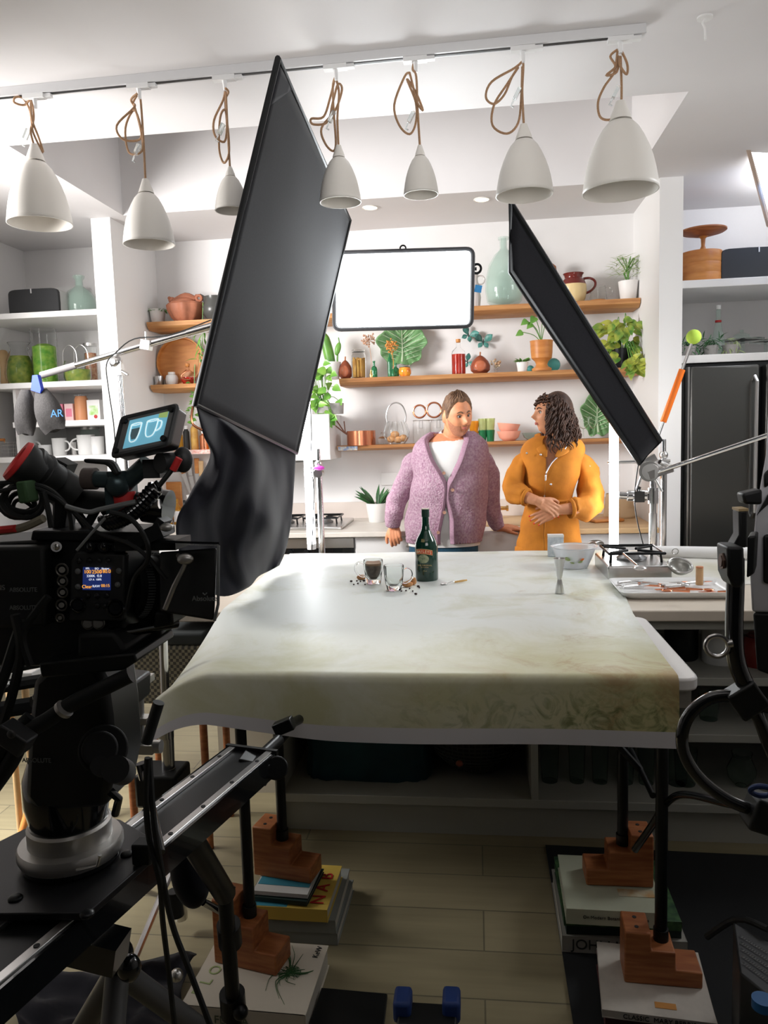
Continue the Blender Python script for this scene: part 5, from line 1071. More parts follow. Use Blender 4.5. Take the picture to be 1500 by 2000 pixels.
wl = [PY(*q) for q in ((1038, 886, 4.24), (1015, 914, 4.22), (1004, 945, 4.18), (1006, 962, 4.13), (1028, 971, 4.06), (1052, 979, 4.02))]
wr = [PY(*q) for q in ((1124, 890, 4.24), (1147, 922, 4.24), (1153, 966, 4.19), (1144, 990, 4.13), (1116, 993, 4.06), (1088, 996, 4.04))]
for P_ in (wl, wr): b.tube(P_, [.045, .04, .037, .038, .032, .025], 12, sm=3)
nl = MB()
hand(b, wl[-1], (.86, -.10, -.48), (.1, -1, .45), thumb=-1, curl=.42, s=.92, nails=nl)
hand(b, wr[-1], (-.90, -.06, -.40), (-.05, -1, .25), thumb=1, curl=.30, s=.92, nails=nl)
pw_ = Vector((PY(1075, 1075, 4.25).x, 4.25, .84))
for s in (-1, 1): b.tube([pw_ + Vector((s * .06, 0, .02)), pw_ + Vector((s * .085, -.02, -.2)), (pw_.x + s * .10, 4.22, .45), (pw_.x + s * .10, 4.25, .1)], [.085, .08, .05, .038], 12, sm=3); b.ell((pw_.x + s * .10, 4.2, .045), (.04, .11, .04), 12)
obj('body', b, skinw, wom, remesh=.0042); facebits(wom, hw_, Rw, WS, skinw, hairc)
obj('nails', nl, mat('nail_red', (.75, .05, .03), .25), wom)
b = shellgrid(rw_, 160, 90, .010, k=9)
obj('boiler_suit', b, ochre, wom, ang=3, solid=.008, soff=1)
b = MB(); wrap(b, wl[:-1], [.034, .056, .058, .058, .042], 28, 3, .012); obj('sleeve', b, ochre, wom, ang=3)
b = MB(); wrap(b, wr[:-1], [.034, .058, .068, .066, .046], 28, 7, .014); obj('sleeve', b, ochre, wom, ang=3)
for P_, a_ in ((wl, .04), (wr, .043)): obj('cuff', MB().torus(P_[-2], a_, .010, (P_[-1] - P_[-2]), 32, 8), ochre, wom)
b = MB()
for sd_ in (-1, 1):
    pts = [PY(x, y, Y) for x, y, Y in (((1050, 848, 4.27), (1052, 862, 4.20), (1060, 880, 4.10), (1066, 893, 4.08)) if sd_ < 0 else ((1112, 848, 4.27), (1112, 864, 4.20), (1100, 880, 4.11), (1086, 892, 4.08)))]
    b.tube(pts, [.018, .026, .026, .008], 10, sm=5, flat=(.3 * sd_, -1, .3))
obj('collar', b, ochre, wom, ang=3, solid=.002)
b = MB(); pts = [ringpt(rw_, v, math.radians(-11.7), 1, .012) for v in [.40 + i * .0125 for i in range(19)]]; b.tube(pts, .0045, 6, flat=(0, -1, 0)); pts2 = [ringpt(rw_, v, math.radians(rw_(v)[2].y), 1, .012) for v in [.16 + i * .02 for i in range(13)]]; b.tube(pts2, .0035, 6, flat=(0, -1, 0))
obj('zip', b, steel, wom, ang=3)
for x, y, Y in ((1029, 885, 4.11), (1056, 888, 4.08), (1076, 946, 4.08)): p = PY(x, y, Y); obj('press_stud', MB().ell(p, (.006, .004, .006), 10), steel, wom)
b = MB(); b.tube([ringpt(rw_, .62, 2 * PI * j / 40, 1, .010) for j in range(40)], .010, 8, closed=True); obj('waist_cord', b, ochre, wom)
b = MB(); b.rings([[ringpt(rw_, .97, 2 * PI * j / 32, .98) + Vector((0, 0, dz)) for j in range(32)] for dz in (.02, -.08, -.14)])
for s in (-1, 1): b.tube([pw_ + Vector((s * .07, 0, .0)), pw_ + Vector((s * .09, -.02, -.2)), (pw_.x + s * .105, 4.22, .45), (pw_.x + s * .10, 4.25, .1)], [.125, .115, .095, .075], 16, sm=4)
obj('trousers', b, ochre, wom, remesh=.012)
for s in (-1, 1): obj('shoe', MB().ell((pw_.x + s * .10, 4.18, .045), (.048, .13, .045), 16), white, wom)
# curly hair
b = MB(); b.ell(hw_ + Rw @ Vector((0, -.035, .018)), (.084, .088, .112), 24, Rw); b.ell(hw_ + Vector((.055, .02, -.10)), (.062, .05, .12), 20)
rnd = random.Random(3)
for i in range(520):
    az = rnd.uniform(.95, 2 * PI - .95); el = rnd.uniform(-.35, 1.5)
    if el > .9 and rnd.random() < .5: az = rnd.uniform(0, 2 * PI); el = rnd.uniform(.75, 1.3)
    p = hpt(hw_, Rw, az if az < PI else az - 2 * PI, el, WS, .014); out = (p - hw_).normalized()
    p -= out * .006
    top = el > .75 and (az < 1.1 or az > 5.2); L = rnd.uniform(.03, .06) if top else rnd.uniform(.08, .18)
    d = (out * .55 + Vector((0, 0, -.6))).normalized(); q = p.copy(); pts = []; ph = rnd.uniform(0, 6.3); hr = rnd.uniform(.006, .011)
    n_ = 16
    for k in range(n_):
        d = (d * .80 + Vector((.10 if not top else -.3, 0, -1)) * .20 + out * .02).normalized(); q = q + d * L / n_
        s1 = d.orthogonal().normalized(); s2 = d.cross(s1); a = ph + k * .95; pts.append(q + (s1 * math.cos(a) + s2 * math.sin(a)) * hr)
    if pts[-1].x < hw_.x - .035 and pts[-1].z < hw_.z + .05 and not top: continue
    b.tube(pts, [.0042] * (n_ - 3) + [.0035, .0025, .001], 5)
obj('hair', b, hairc, wom, ang=3)
# ================================================================ cine camera rig, left foreground
YR = 1.08
def pr(pts, Y, dep): return MB().prism([PY(x, y, Y) for x, y in pts], (0, dep, 0))
def q(x, y, Y=YR): return PY(x, y, Y)
rubber = mat('rubber', (.005, .006, .006), .6); dgrey = mat('dark_grey_panel', (.020, .021, .022), .5); redf = mat('red_cup', (.50, .02, .02), .6); silv = mat('anodised_silver', (.48, .47, .45), .35, .8)
stk = mat('sticker_grey', (.16, .17, .17), .5); screenm = mat('screen_navy', (.01, .015, .05), .3, em=(.01, .02, .10), es=1)
camr = thing('cinema_camera', 'black cinema camera rig with lit side screen and square matte box at the left', 'camera', tuple(q(120, 1310)))
obj('body', pr([(-70, 1062), (130, 1052), (236, 1060), (243, 1075), (243, 1290), (228, 1302), (-70, 1302)], 1.06, .13), black, camr, bev=.004)
obj('battery', pr([(-90, 1070), (84, 1068), (88, 1225), (-90, 1230)], 1.03, .03), rubber, camr, bev=.005)
cp = obj('control_panel', pr([(148, 1078), (244, 1082), (240, 1213), (134, 1213), (138, 1095)], 1.045, .016), dgrey, camr, bev=.003, label='grey control panel with buttons')
obj('screen', pr([(162, 1108), (215, 1110), (215, 1153), (161, 1152)], 1.043, .003), screenm, cp, label='small lit status screen')
SX = (1, .0, .0)
for s_, x, y, z_, m_ in (('100', 171, 1117, .0075, emo), ('2500', 189, 1117, .0075, emo), ('180.0', 206, 1116, .0075, emo), ('FPS', 171, 1110.5, .004, ems), ('ISO', 189, 1110.5, .004, ems), ('Shutter', 206, 1110.5, .004, ems), ('3200K  f2.8', 184, 1125, .005, ems), ('CF A  100%', 186, 1132, .004, ems), ('Clear', 170, 1146, .007, emo), ('RAW', 188, 1145, .005, ems), ('00:15', 206, 1144, .006, emo)):
    text(s_, 'screen_text', PY(x, y, 1.0425), z_, SX, (0, 0, 1), m_, cp, ext=.0002)
for x, y in ((154, 1095), (174, 1095), (193, 1095), (211, 1095), (171, 1164), (190, 1164), (208, 1163), (152, 1116), (152, 1146), (232, 1115), (230, 1142), (190, 1183), (204, 1184)):
    obj('button', MB().ell(PY(x, y, 1.044), (.0045, .003, .0045), 10).ell(PY(x, y, 1.041), (.0012, .001, .0012), 6), stk if y in (1116, 1146, 1115, 1142) else black, cp)
for x, y, r in ((152, 1182, .010), (225, 1188, .012)): obj('dial', MB().torus(PY(x, y, 1.043), r, .0022, (0, 1, 0)).cyl(PY(x, y, 1.045), PY(x, y, 1.035), r * .7), blackg, cp)
mat('dull_port', (.20, .19, .17), .35, .8)
for x, y in ((172, 1217), (192, 1217)): obj('audio_socket', MB().torus(PY(x, y, 1.05), .009, .0014, (0, 1, 0)).cyl(PY(x, y, 1.06), PY(x, y, 1.048), .007), mat('dull_port', ()), camr)
for x, y, r in ((121, 1113, .009), (122, 1135, .0075), (122, 1157, .0075), (120, 1182, .008), (117, 1207, .006)): obj('signal_port', MB().torus(PY(x, y, 1.045), r, .0015, (0, 1, 0)).cyl(PY(x, y, 1.06), PY(x, y, 1.04), r * .5), mat('dull_port', (.20, .19, .17), .35, .8), camr)
for x, y, s_, w_ in ((46, 1152, 'ABSOLUTE', .009), (46, 1187, 'ABSOLUTE', .009), (2, 1148, 'NS', .011)): text(s_, 'hire_sticker', PY(x, y, 1.0285), w_, SX, (0, .0, 1), stk, camr)
obj('top_plate', pr([(62, 1036), (290, 1040), (292, 1058), (58, 1056)], 1.05, .10), black, camr, bev=.003)
for x in (110, 175, 202, 229): obj('plate_bolt', MB().cyl(PY(x, 1068, 1.055), PY(x, 1068, 1.035), .0075).ell(PY(x, 1068, 1.034), (.005, .003, .005)), steel if x == 110 else blackg, camr)
obj('top_handle', pr([(76, 955), (205, 968), (222, 975), (220, 990), (200, 990), (190, 985), (130, 982), (122, 1038), (98, 1038), (100, 985), (76, 976)], 1.08, .04), black, camr, bev=.006)
obj('handle_lattice', MB().tube([q(150, 1000, 1.1), q(175, 1035, 1.1)], .007).tube([q(190, 992, 1.1), q(165, 1035, 1.1)], .007).tube([q(205, 995, 1.1), q(235, 1035, 1.1)], .008).box(q(200, 985, 1.1), (.09, .05, .015)), black, camr)
obj('handle_grip', MB().cyl(q(130, 970, 1.09), q(213, 978, 1.09), .013), rubber, camr)
# lens
la, lb = PY(243, 1150, 1.12), PY(345, 1148, 1.20)
obj('lens_barrel', MB().cyl(la, la.lerp(lb, .35), .046, .050, 36).cyl(la.lerp(lb, .3), la.lerp(lb, .75), .056, .052, 36).cyl(la.lerp(lb, .72), lb, .044, .048, 36), rubber, camr)
ax = (lb - la).normalized(); b = MB()
for f_ in (.18, .5):
    c = la.lerp(lb, f_); r_ = .049 if f_ < .3 else .057
    s1 = ax.orthogonal().normalized(); s2 = ax.cross(s1)
    for k in range(70): a = 2 * PI * k / 70; d = s1 * math.cos(a) + s2 * math.sin(a); b.tube([c + d * r_ - ax * .006, c + d * r_ + ax * .006], .0014, 4)
obj('focus_gear', b, stk, camr)
# matte box
mb_ = obj('matte_box', MB().rings([[PY(*v) for v in r] for r in ([(312, 1078, 1.03), (312, 1195, 1.03), (318, 1190, 1.30), (318, 1088, 1.30)], [(424, 1070, 1.0), (418, 1212, 1.0), (420, 1190, 1.34), (422, 1088, 1.34)])]), black, camr, bev=.003)
obj('top_flap', MB().prism([PY(312, 1060, 1.0), PY(428, 1063, 1.0), PY(424, 1066, 1.34), PY(330, 1064, 1.34)], (0, 0, .003)), blackg, mb_)
obj('side_rim', MB().tube([PY(427, 1066, 1.0), PY(426, 1180, 1.0), PY(419, 1212, 1.0)], .0022), stk, mb_)
obj('donut_clamp', MB().tube([q(348, 1085, 1.02), q(365, 1095, 1.0), q(358, 1110, 1.0), q(340, 1145, 1.0), q(322, 1190, 1.0)], .0035).ell(q(362, 1092, 1.0), (.012, .006, .008)), silv, mb_)
text('Absolute', 'printed_mark', PY(400, 1169, .998), .010, SX, (0, 0, 1), stk, mb_); obj('printed_emblem', MB().tube([PY(396, 1158, .998), PY(400, 1162, .998), PY(404, 1158, .998)], .0008), stk, mb_)
obj('support_rods', MB().cyl(q(215, 1238, 1.05), q(344, 1215, 1.14), .0095), blackg, camr); obj('support_rods', MB().cyl(q(215, 1225, 1.13), q(330, 1208, 1.22), .0095), blackg, camr)
obj('rod_bracket', pr([(300, 1195), (335, 1193), (338, 1222), (298, 1228)], 1.06, .09), black, camr, bev=.004)
# viewfinder
ev = obj('viewfinder', MB().cyl(q(92, 925, 1.05), q(155, 966, 1.07), .023, .021, 24).box(q(122, 918, 1.07), (.022, .03, .03), ry=.5), rubber, camr)
obj('bellows', MB().tube([q(56, 908, 1.01), q(68, 912, 1.02), q(76, 916, 1.02), q(84, 921, 1.03), q(92, 926, 1.03), q(102, 934, 1.04)], [.022, .029, .023, .027, .022, .024], 24, sm=3), rubber, ev)
E0 = q(36, 900, 1.0); ea = (q(76, 938, 1.0) - E0).normalized(); ea = (ea + Vector((0, .55, 0))).normalized(); Re = ea.to_track_quat('Z', 'Y').to_matrix()
obj('eyecup', MB().lathe([(.018, .004), (.029, .0), (.031, .004), (.029, .016), (.022, .030), (.020, .036), (.012, .036), (.016, .012)], E0, 36, R=Re, cap=False), rubber, ev, solid=.001)
obj('eyecup_rim', MB().lathe([(.017, .003), (.021, -.003), (.029, -.004), (.0315, .002), (.029, .006), (.019, .008)], E0, 36, R=Re, cap=False), redf, ev, label='red eyecup rim')
# cable bundle
for i, (cx_, cy_, rx_, ry_) in enumerate(((44, 978, 41, 33), (46, 972, 36, 30), (42, 985, 26, 20), (44, 990, 18, 12), (40, 974, 46, 36))):
    obj('looped_cable', MB().tube([q(cx_ + rx_ * math.cos(a), cy_ + ry_ * math.sin(a) + 3 * math.sin(2 * a + i), 1.0 + .008 * i) for a in [2 * PI * k / 28 for k in range(28)]], .0038 if i < 3 else .003, 7, closed=True), rubber, camr)
obj('cable_tie', MB().box(q(54, 960, .985), (.014, .03, .030), ry=-.1), mat('green_velcro', (.03, .07, .025), .9), camr, bev=.003, label='green cable tie')
for pts, r_, m_, nm in (
 ([(-20, 945), (40, 942), (90, 952), (120, 975), (135, 1000), (140, 1035)], .003, rubber, 'cable'), ([(-20, 965), (50, 950), (100, 965), (150, 1005), (190, 1040), (250, 1060), (290, 1090), (325, 1132)], .003, rubber, 'cable'),
 ([(128, 988), (150, 995), (175, 1000), (195, 995), (240, 985), (265, 980)], .0035, stk, 'cable'), ([(150, 1075), (180, 1040), (205, 1012)], .002, stk, 'cable'),
 ([(215, 1000), (250, 1010), (275, 1035), (290, 1070), (285, 1100), (262, 1130), (248, 1190)], .0035, rubber, 'cable'), ([(85, 1012), (50, 1028), (20, 1035), (-20, 1040)], .006, mat('tan_sleeve', (.20, .18, .13), .8), 'cable'), ([(30, 1032), (0, 1035), (-20, 1037)], .0055, redf, 'cable'),
 ([(310, 950), (330, 925), (345, 905), (352, 890)], .0035, rubber, 'cable'), ([(85, 960), (95, 1000), (100, 1030)], .004, rubber, 'cable'), ([(60, 1300), (45, 1240), (75, 1190), (95, 1165)], .006, rubber, 'cable'), ([(30, 1200), (40, 1280), (10, 1400), (-20, 1440)], .007, rubber, 'cable'), ([(-10, 1370), (15, 1300), (38, 1230), (50, 1220)], .008, rubber, 'cable')):
    obj(nm, MB().tube([q(x, y, .99 + .004 * k) for k, (x, y) in enumerate(pts)], r_, 7, sm=5), m_, camr)
obj('cable_sleeve', MB().cyl(q(338, 918, .99), q(350, 895, .99), .005), redf, camr, label='red cable sleeve')
A_, B_ = q(203, 1022, 1.02), q(306, 950, 1.02); d = (B_ - A_); dn_ = d.normalized(); s1 = dn_.orthogonal().normalized(); s2 = dn_.cross(s1)
obj('coiled_cable', MB().tube([A_ + d * (k / 216) + (s1 * math.cos(k * 2 * PI / 12) + s2 * math.sin(k * 2 * PI / 12)) * .0095 + Vector((0, 0, -.012 * math.sin(PI * k / 216))) for k in range(217)], .0034, 6), blackg, camr)
obj('record_motor', MB().cyl(q(285, 985, 1.06), q(330, 992, 1.06), .026, n=24).cyl(q(270, 985, 1.05), q(290, 985, 1.05), .018, n=20), blackg, camr); obj('motor_trim', MB().cyl(q(296, 985, 1.03), q(312, 984, 1.03), .007), steel, camr)
obj('bracket_arm', MB().box(q(295, 1045, 1.04), (.05, .04, .02), ry=-.4).box(q(312, 1030, 1.04), (.012, .03, .03), ry=.6).box(q(300, 1060, 1.06), (.09, .06, .014)), black, camr)
obj('accessory_bolts', MB().ell(q(325, 1030, 1.02), (.010, .006, .006)), silv, camr)
# articulated arm + monitor
t = thing('monitor_arm', 'dark articulated arm with ratchet lever carrying the on-set monitor', 'arm', tuple(q(240, 985, 1.1)))
obj('lever', MB().prism([q(*v, 1.0) for v in ((161, 896), (212, 898), (222, 906), (232, 925), (222, 930), (212, 915), (205, 908), (163, 904))], (0, .014, 0)), rubber, t, bev=.003)
obj('knuckle', MB().ell(q(230, 945, 1.03), (.017, .017, .019), 20).cyl(q(228, 920, 1.03), q(230, 945, 1.03), .014).box(q(238, 972, 1.05), (.036, .03, .05)), mat('teal_grey_metal', (.05, .075, .08), .35, .6), t)
obj('lower_tube', MB().cyl(q(166, 935, 1.03), q(222, 937, 1.03), .012), MATS['teal_grey_metal'], t); obj('tube_cap', MB().cyl(q(165, 935, 1.03), q(188, 935, 1.03), .0155), mat('grip_brown', (.06, .045, .04), .6), t)
obj('upper_tube', MB().cyl(q(240, 948, 1.04), q(288, 905, 1.03), .0125), MATS['teal_grey_metal'], t); obj('red_band', MB().cyl(q(242, 962, 1.045), q(246, 985, 1.045), .016), redf, t)
obj('monitor_mount', MB().cyl(q(302, 930, 1.03), q(303, 900, 1.03), .012).box(q(302, 915, 1.03), (.024, .024, .026)).cyl(q(312, 905, 1.0), q(352, 902, 1.03), .014, n=18).ell(q(357, 898, 1.02), (.014, .01, .018)), dgrey, t)
t = thing('field_monitor', 'tilted black monitor showing two glass mugs on blue', 'monitor', tuple(q(290, 900, 1.0)))
TL, TR, BR_, BL = q(240, 817, 1.00), q(347, 792, .98), q(328, 887, .96), q(221, 892, .98)
ex = (TR - TL).normalized(); nn = (TR - TL).cross(BL - TL).normalized(); nn = nn if nn.y > 0 else -nn
BR_ = TR + (BL - TL) * .985
back = (q(366, 806, 1.03) - TR)
loop = rr([TL, TR, BR_, BL], .006)
obj('casing', MB().rings([loop, [v + back for v in loop]]), black, t, bev=.002)
obj('bezel', MB().tube(loop, .0035, 6, closed=True), dgrey, t)
def on(u, v, o=-.0015): return TL + (TR - TL) * u + (BL - TL) * v + nn * o
sg = obj('glass_front', MB().prism([on(.05, .05, -.0005), on(.96, .05, -.0005), on(.96, .93, -.0005), on(.05, .93, -.0005)], nn * -.0008), mat('bezel_glass', (.10, .10, .10), .15), t)
obj('screen', MB().prism([on(.17, .13), on(.88, .13), on(.88, .86), on(.17, .86)], nn * -.0006), mat('screen_blue', (.10, .30, .40), .2, em=(.16, .42, .55), es=.65), sg)
def cupo(u0, v0, w_, h_, fill):
    b = MB(); P_ = [(u0, v0), (u0 + w_ * .04, v0 + h_ * .6), (u0 + w_ * .25, v0 + h_), (u0 + w_ * .75, v0 + h_), (u0 + w_ * .96, v0 + h_ * .6), (u0 + w_, v0)]
    b.tube([on(a, c, -.003) for a, c in P_], .0009, 5, sm=4); b.tube([on(u0 + w_ * .5 + w_ * .5 * math.cos(a), v0 + h_ * .06 * math.sin(a), -.003) for a in [2 * PI * k / 20 for k in range(20)]], .0008, 5, closed=True)
    obj('displayed_mug', b, mat('screen_line', (.7, .8, .8), .3, em=(.6, .8, .85), es=.7), sg)
    if fill: obj('displayed_coffee', MB().prism([on(u0 + w_ * a, v0 + h_ * c, -.0024) for a, c in ((.1, .25), (.9, .25), (.88, .6), (.7, .88), (.3, .88), (.12, .6))], nn * -.0004), mat('screen_coffee', (.05, .07, .08), .3, em=(.05, .09, .10), es=.6), sg)
cupo(.24, .28, .19, .44, 1); cupo(.53, .28, .20, .40, 0)
b = MB(); b.tube([on(u, v, -.003) for u, v in ((.73, .32), (.80, .36), (.80, .52), (.73, .58))], .0011, 5, sm=4); obj('displayed_mug', b, MATS['screen_line'], sg)
obj('displayed_bottle', MB().prism([on(u, v, -.0024) for u, v in ((.72, .13), (.88, .13), (.88, .28), (.72, .24))], nn * -.0004), mat('screen_green', (.25, .35, .1), .3, em=(.3, .42, .15), es=.6), sg)
for u, v in ((.09, .12), (.93, .10), (.06, .88), (.92, .84)): obj('corner_screw', MB().cyl(on(u, v, -.001), on(u, v, -.006), .004), black, t)
# ---------------------------------------------------------------- fluid head, slider, stands
t = thing('fluid_head', 'black fluid head on a silver round base under the cinema camera', 'tripod head', (-.676, 1.137, .815))
c = Vector((-.676, 1.137, 0))
obj('base_ring', MB().lathe([(.0, .825), (.080, .825), (.083, .832), (.083, .842), (.080, .848), (.066, .850), (.066, .876), (.062, .880), (0, .880)], c, 48), silv, t, label='silver round base ring')
obj('bowl', MB().lathe([(0, .815), (.076, .815), (.078, .826), (0, .826)], c, 40).lathe([(0, .88), (.060, .88), (.068, .92), (.066, .96), (.055, .99), (0, .99)], c, 40), blackg, t)
obj('body', MB().prism([q(*v, 1.07) for v in ((62, 1330), (95, 1300), (190, 1300), (205, 1330), (215, 1400), (222, 1500), (205, 1580), (70, 1590), (45, 1560), (52, 1420))], (0, .11, 0)), black, t, bev=.012)
obj('side_drum', MB().cyl(q(202, 1463, 1.05), q(202, 1463, 1.14), .036, n=32).cyl(q(195, 1463, 1.035), q(195, 1463, 1.05), .026, n=28), rubber, t, bev=.003)
obj('side_knob', MB().cyl(q(225, 1502, 1.02), q(240, 1508, 1.08), .020, n=20).cyl(q(195, 1495, 1.02), q(200, 1500, 1.06), .014, n=16), rubber, t)
obj('lock_levers', MB().tube([q(150, 1700, 1.05), q(190, 1690, 1.05), q(195, 1670, 1.05)], .003), steel, t); obj('lock_levers', MB().tube([q(215, 1545, 1.02), q(232, 1560, 1.02), q(225, 1590, 1.03)], .006), blackg, t)
obj('top_plate', MB().prism([q(*v, 1.02) for v in ((75, 1296), (262, 1276), (268, 1292), (240, 1310), (80, 1325))], (0, .14, 0)), black, t, bev=.003)
obj('quick_release', MB().prism([q(*v, 1.03) for v in ((150, 1238), (222, 1236), (245, 1268), (238, 1285), (150, 1290))], (0, .10, 0)), rubber, t, bev=.006)
text('ABSOLUTE', 'hire_sticker', q(72, 1485, 1.068), .010, SX, (0, 0, 1), stk, t)
for pts, r_ in (([(-30, 1560), (20, 1490), (50, 1435), (95, 1405), (145, 1372), (200, 1345), (255, 1318)], .0115), ([(-30, 1520), (0, 1470), (30, 1430), (60, 1400)], .010)):
    obj('pan_bar', MB().tube([q(x, y, .96 + .01 * k) for k, (x, y) in enumerate(pts)], r_, 12, sm=5), rubber, t)
obj('pan_bar_clamp', MB().box(q(30, 1440, .95), (.045, .03, .028), ry=.6).ell(q(22, 1434, .93), (.006, .004, .006)), dgrey, t, bev=.003); obj('bar_ring', MB().cyl(q(122, 1388, .99), q(127, 1383, .99), .014), silv, t)
t = thing('equipment_rail', 'dark stack of rails and silver strips behind the fluid head at the left edge', 'rail', tuple(q(120, 1400, 1.3)))
for (x0_, y0_, x1_, y1_, r_, m_) in ((-20, 1312, 180, 1275, .010, rubber), (-20, 1345, 255, 1300, .012, rubber), (0, 1338, 130, 1318, .007, silv), (65, 1372, 250, 1320, .012, rubber), (68, 1362, 200, 1330, .006, silv), (-20, 1390, 240, 1350, .016, black)):
    obj('rail', MB().cyl(q(x0_, y0_, 1.22), q(x1_, y1_, 1.4), r_, n=8), m_, t)
obj('end_bracket', MB().box(q(235, 1345, 1.35), (.08, .1, .05), ry=.1), black, t, bev=.006)
d = Vector((.224, .975, 0)).normalized(); sd = Vector((-d.y, d.x, 0)); e = Vector((-.608, .954, 0)) - d * .75
L_ = 1.43; W_ = .118
t = thing('camera_slider', 'long black camera slider with two silver rails running towards the table', 'slider', tuple((e + d * .8 + sd * W_ / 2).xy) + (0,))
def strip(o0, o1, z0, z1, a0=0, a1=L_): return MB().prism([e + d * a0 + sd * o0 + Vector((0, 0, z0)), e + d * a1 + sd * o0 + Vector((0, 0, z0)), e + d * a1 + sd * o1 + Vector((0, 0, z0)), e + d * a0 + sd * o1 + Vector((0, 0, z0))], (0, 0, z1 - z0))
obj('beam', strip(0, W_, .765, .79), blackm, t, bev=.003); obj('side_channel', strip(-.004, .004, .745, .795), blackg, t); obj('side_channel', strip(W_ - .004, W_ + .004, .745, .795), blackg, t)
for o in (.004, W_ - .020):
    r_ = obj('rail', strip(o, o + .016, .790, .798), steel, t, bev=.001)
    for k in range(5, 14): p_ = e + d * (k * .105) + sd * (o + .008) + Vector((0, 0, .798)); obj('rail_screw', MB().cyl(p_, p_ + Vector((0, 0, .0012)), .0045), blackm, r_)
obj('end_plate', strip(-.006, W_ + .006, .74, .80, L_ - .01, L_), black, t)
obj('carriage', MB().prism([PZ(x, y, .800) for x, y in ((-70, 1690), (110, 1600), (235, 1612), (322, 1664), (172, 1798), (-70, 1800))], (0, 0, .012)), mat('carriage_black', (.022, .022, .024), .35, .5), t, bev=.002)
for x, y in ((30, 1754), (248, 1668), (288, 1680), (170, 1785)): obj('dome_bolt', MB().ell(PZ(x, y, .813), (.011, .011, .005), 16), blackm, t)
obj('stop_bracket', MB().box(PZ(282, 1662, .83), (.032, .03, .035)), black, t, bev=.003)
for a_ in (.62,): pass
lt = e + d * 1.12 + sd * .03
obj('support_leg', MB().cyl((lt.x, lt.y, .765), (-.565, 1.54, .50), .024, n=20).cyl((-.565, 1.54, .52), (-.60, 1.66, .0), .017, n=16).cyl((-.575, 1.58, .40), (-.580, 1.60, .34), .027, n=20).cyl((-.59, 1.62, .20), (-.592, 1.63, .14), .03, n=20).ell((-.565, 1.60, .17), .018), blackm, t)
j = e + d * (L_ + .0) + sd * .02 + Vector((0, 0, .80))
obj('end_arm', MB().box(PY(500, 1498, 1.60), (.07, .06, .05), ry=.2).cyl(PY(508, 1480, 1.62), PY(545, 1445, 1.72), .014).box(PY(555, 1418, 1.76), (.05, .03, .03), ry=-.4).cyl(PY(560, 1418, 1.76), PY(585, 1405, 1.86), .012).cyl(PY(540, 1500, 1.58), PY(540, 1500, 1.66), .026), blackm, t, bev=.003)
t = thing('tripod', 'dark tripod with grey leg tubes under the near end of the slider', 'tripod', tuple(PZ(200, 1990, 0)))
hp = PZ(205, 1865, .60)
obj('head', MB().ell(PZ(232, 1868, .56), (.026, .03, .032), 20).ell(PZ(252, 1890, .55), (.022, .02, .026), 16).box(PZ(195, 1850, .64), (.08, .06, .05), ry=.2).box(PZ(95, 1800, .745), (.08, .05, .02), rz=-.3), blackg, t)
obj('saddle', MB().box(PZ(92, 1792, .755), (.07, .035, .018), rz=-.3).box(PZ(130, 1812, .75), (.04, .03, .018), rz=-.3), silv, t)
lg_ = PZ(250, 1895, .52)
for x1_, y1_, z1_ in ((.22, .30, 0), (-.35, .1, 0), (.05, -.35, 0)):
    E_ = Vector((lg_.x - .02 + x1_, lg_.y + y1_, 0)); obj('leg', MB().cyl(lg_ + Vector((-.02, 0, 0)), lg_.lerp(E_, .55), .022, n=16).cyl(lg_.lerp(E_, .5), E_, .015, n=14), mat('leg_grey', (.10, .10, .10), .4, .4), t)
obj('knobs', MB().ell(PZ(345, 1845 + 60, .35), (.014, .014, .014), 14), steel, t)
t = thing('black_cloth', 'crumpled black cloth on the floor beside the cream book, lower left', 'cloth', tuple(PZ(250, 1990, 0)))
obj('cloth', MB().grid(lambda u, v: PZ(lerp(60, 385, u) - 30 * math.sin(v * 3), lerp(1905, 2060, v) + 18 * math.sin(u * 5), .0) + Vector((0, 0, .035 + .03 * NZ((u * 6, v * 5, 2)))), 30, 16), drapem, t, ang=3, solid=.003)
t = thing('black_pouch', 'black oval pouch hanging under the far end of the slider', 'pouch', tuple(PY(372, 1780, 1.55)))
obj('pouch', MB().ell(PY(372, 1700, 1.55), (.042, .05, .085), 28, R=Matrix.Rotation(-.12, 3, 'Y')), drapem, t); obj('strap', MB().cyl(PY(372, 1640, 1.52), PY(360, 1580, 1.45), .006), black, t)
obj('metal_tube', MB().cyl(PY(398, 1762, 1.55), PY(436, 1782, 1.58), .008), chrome, t); obj('grey_tube', MB().cyl(PY(340, 1740, 1.60), PY(346, 1788, 1.60), .016), dgrey, t)
for i, pts in enumerate(([(288, 1480, 1.0), (285, 1560, 1.0), (292, 1640, 1.0), (312, 1720, 1.0), (318, 1800, 1.05), (330, 1900, 1.1), (345, 2040, 1.1)], [(292, 1480, 1.02), (300, 1600, 1.0), (312, 1680, 1.0), (335, 1800, 1.02), (372, 1900, 1.02), (425, 2040, 1.02)])):
    o = obj('hanging_cable', MB().tube([PY(x, y, Y) for x, y, Y in pts], .0045, 8, sm=5), rubber); tag(o, ('left' if i == 0 else 'right') + ' one of two black cables hanging down past the slider', 'cable', 'hanging cables')
t = thing('mafer_stand', 'chrome stand with clamps behind the fluid head at left', 'stand', tuple(PY(328, 1520, 2.1)))
obj('column', MB().cyl(PY(317, 1205, 2.1), PY(328, 1500, 2.1), .013, n=16).cyl(PY(325, 1395, 2.1), PY(329, 1500, 2.1), .019, n=16).cyl(PY(322, 1395, 2.1), PY(324, 1440, 2.1), .024), chrome, t); bs = PY(330, 1500, 2.1)
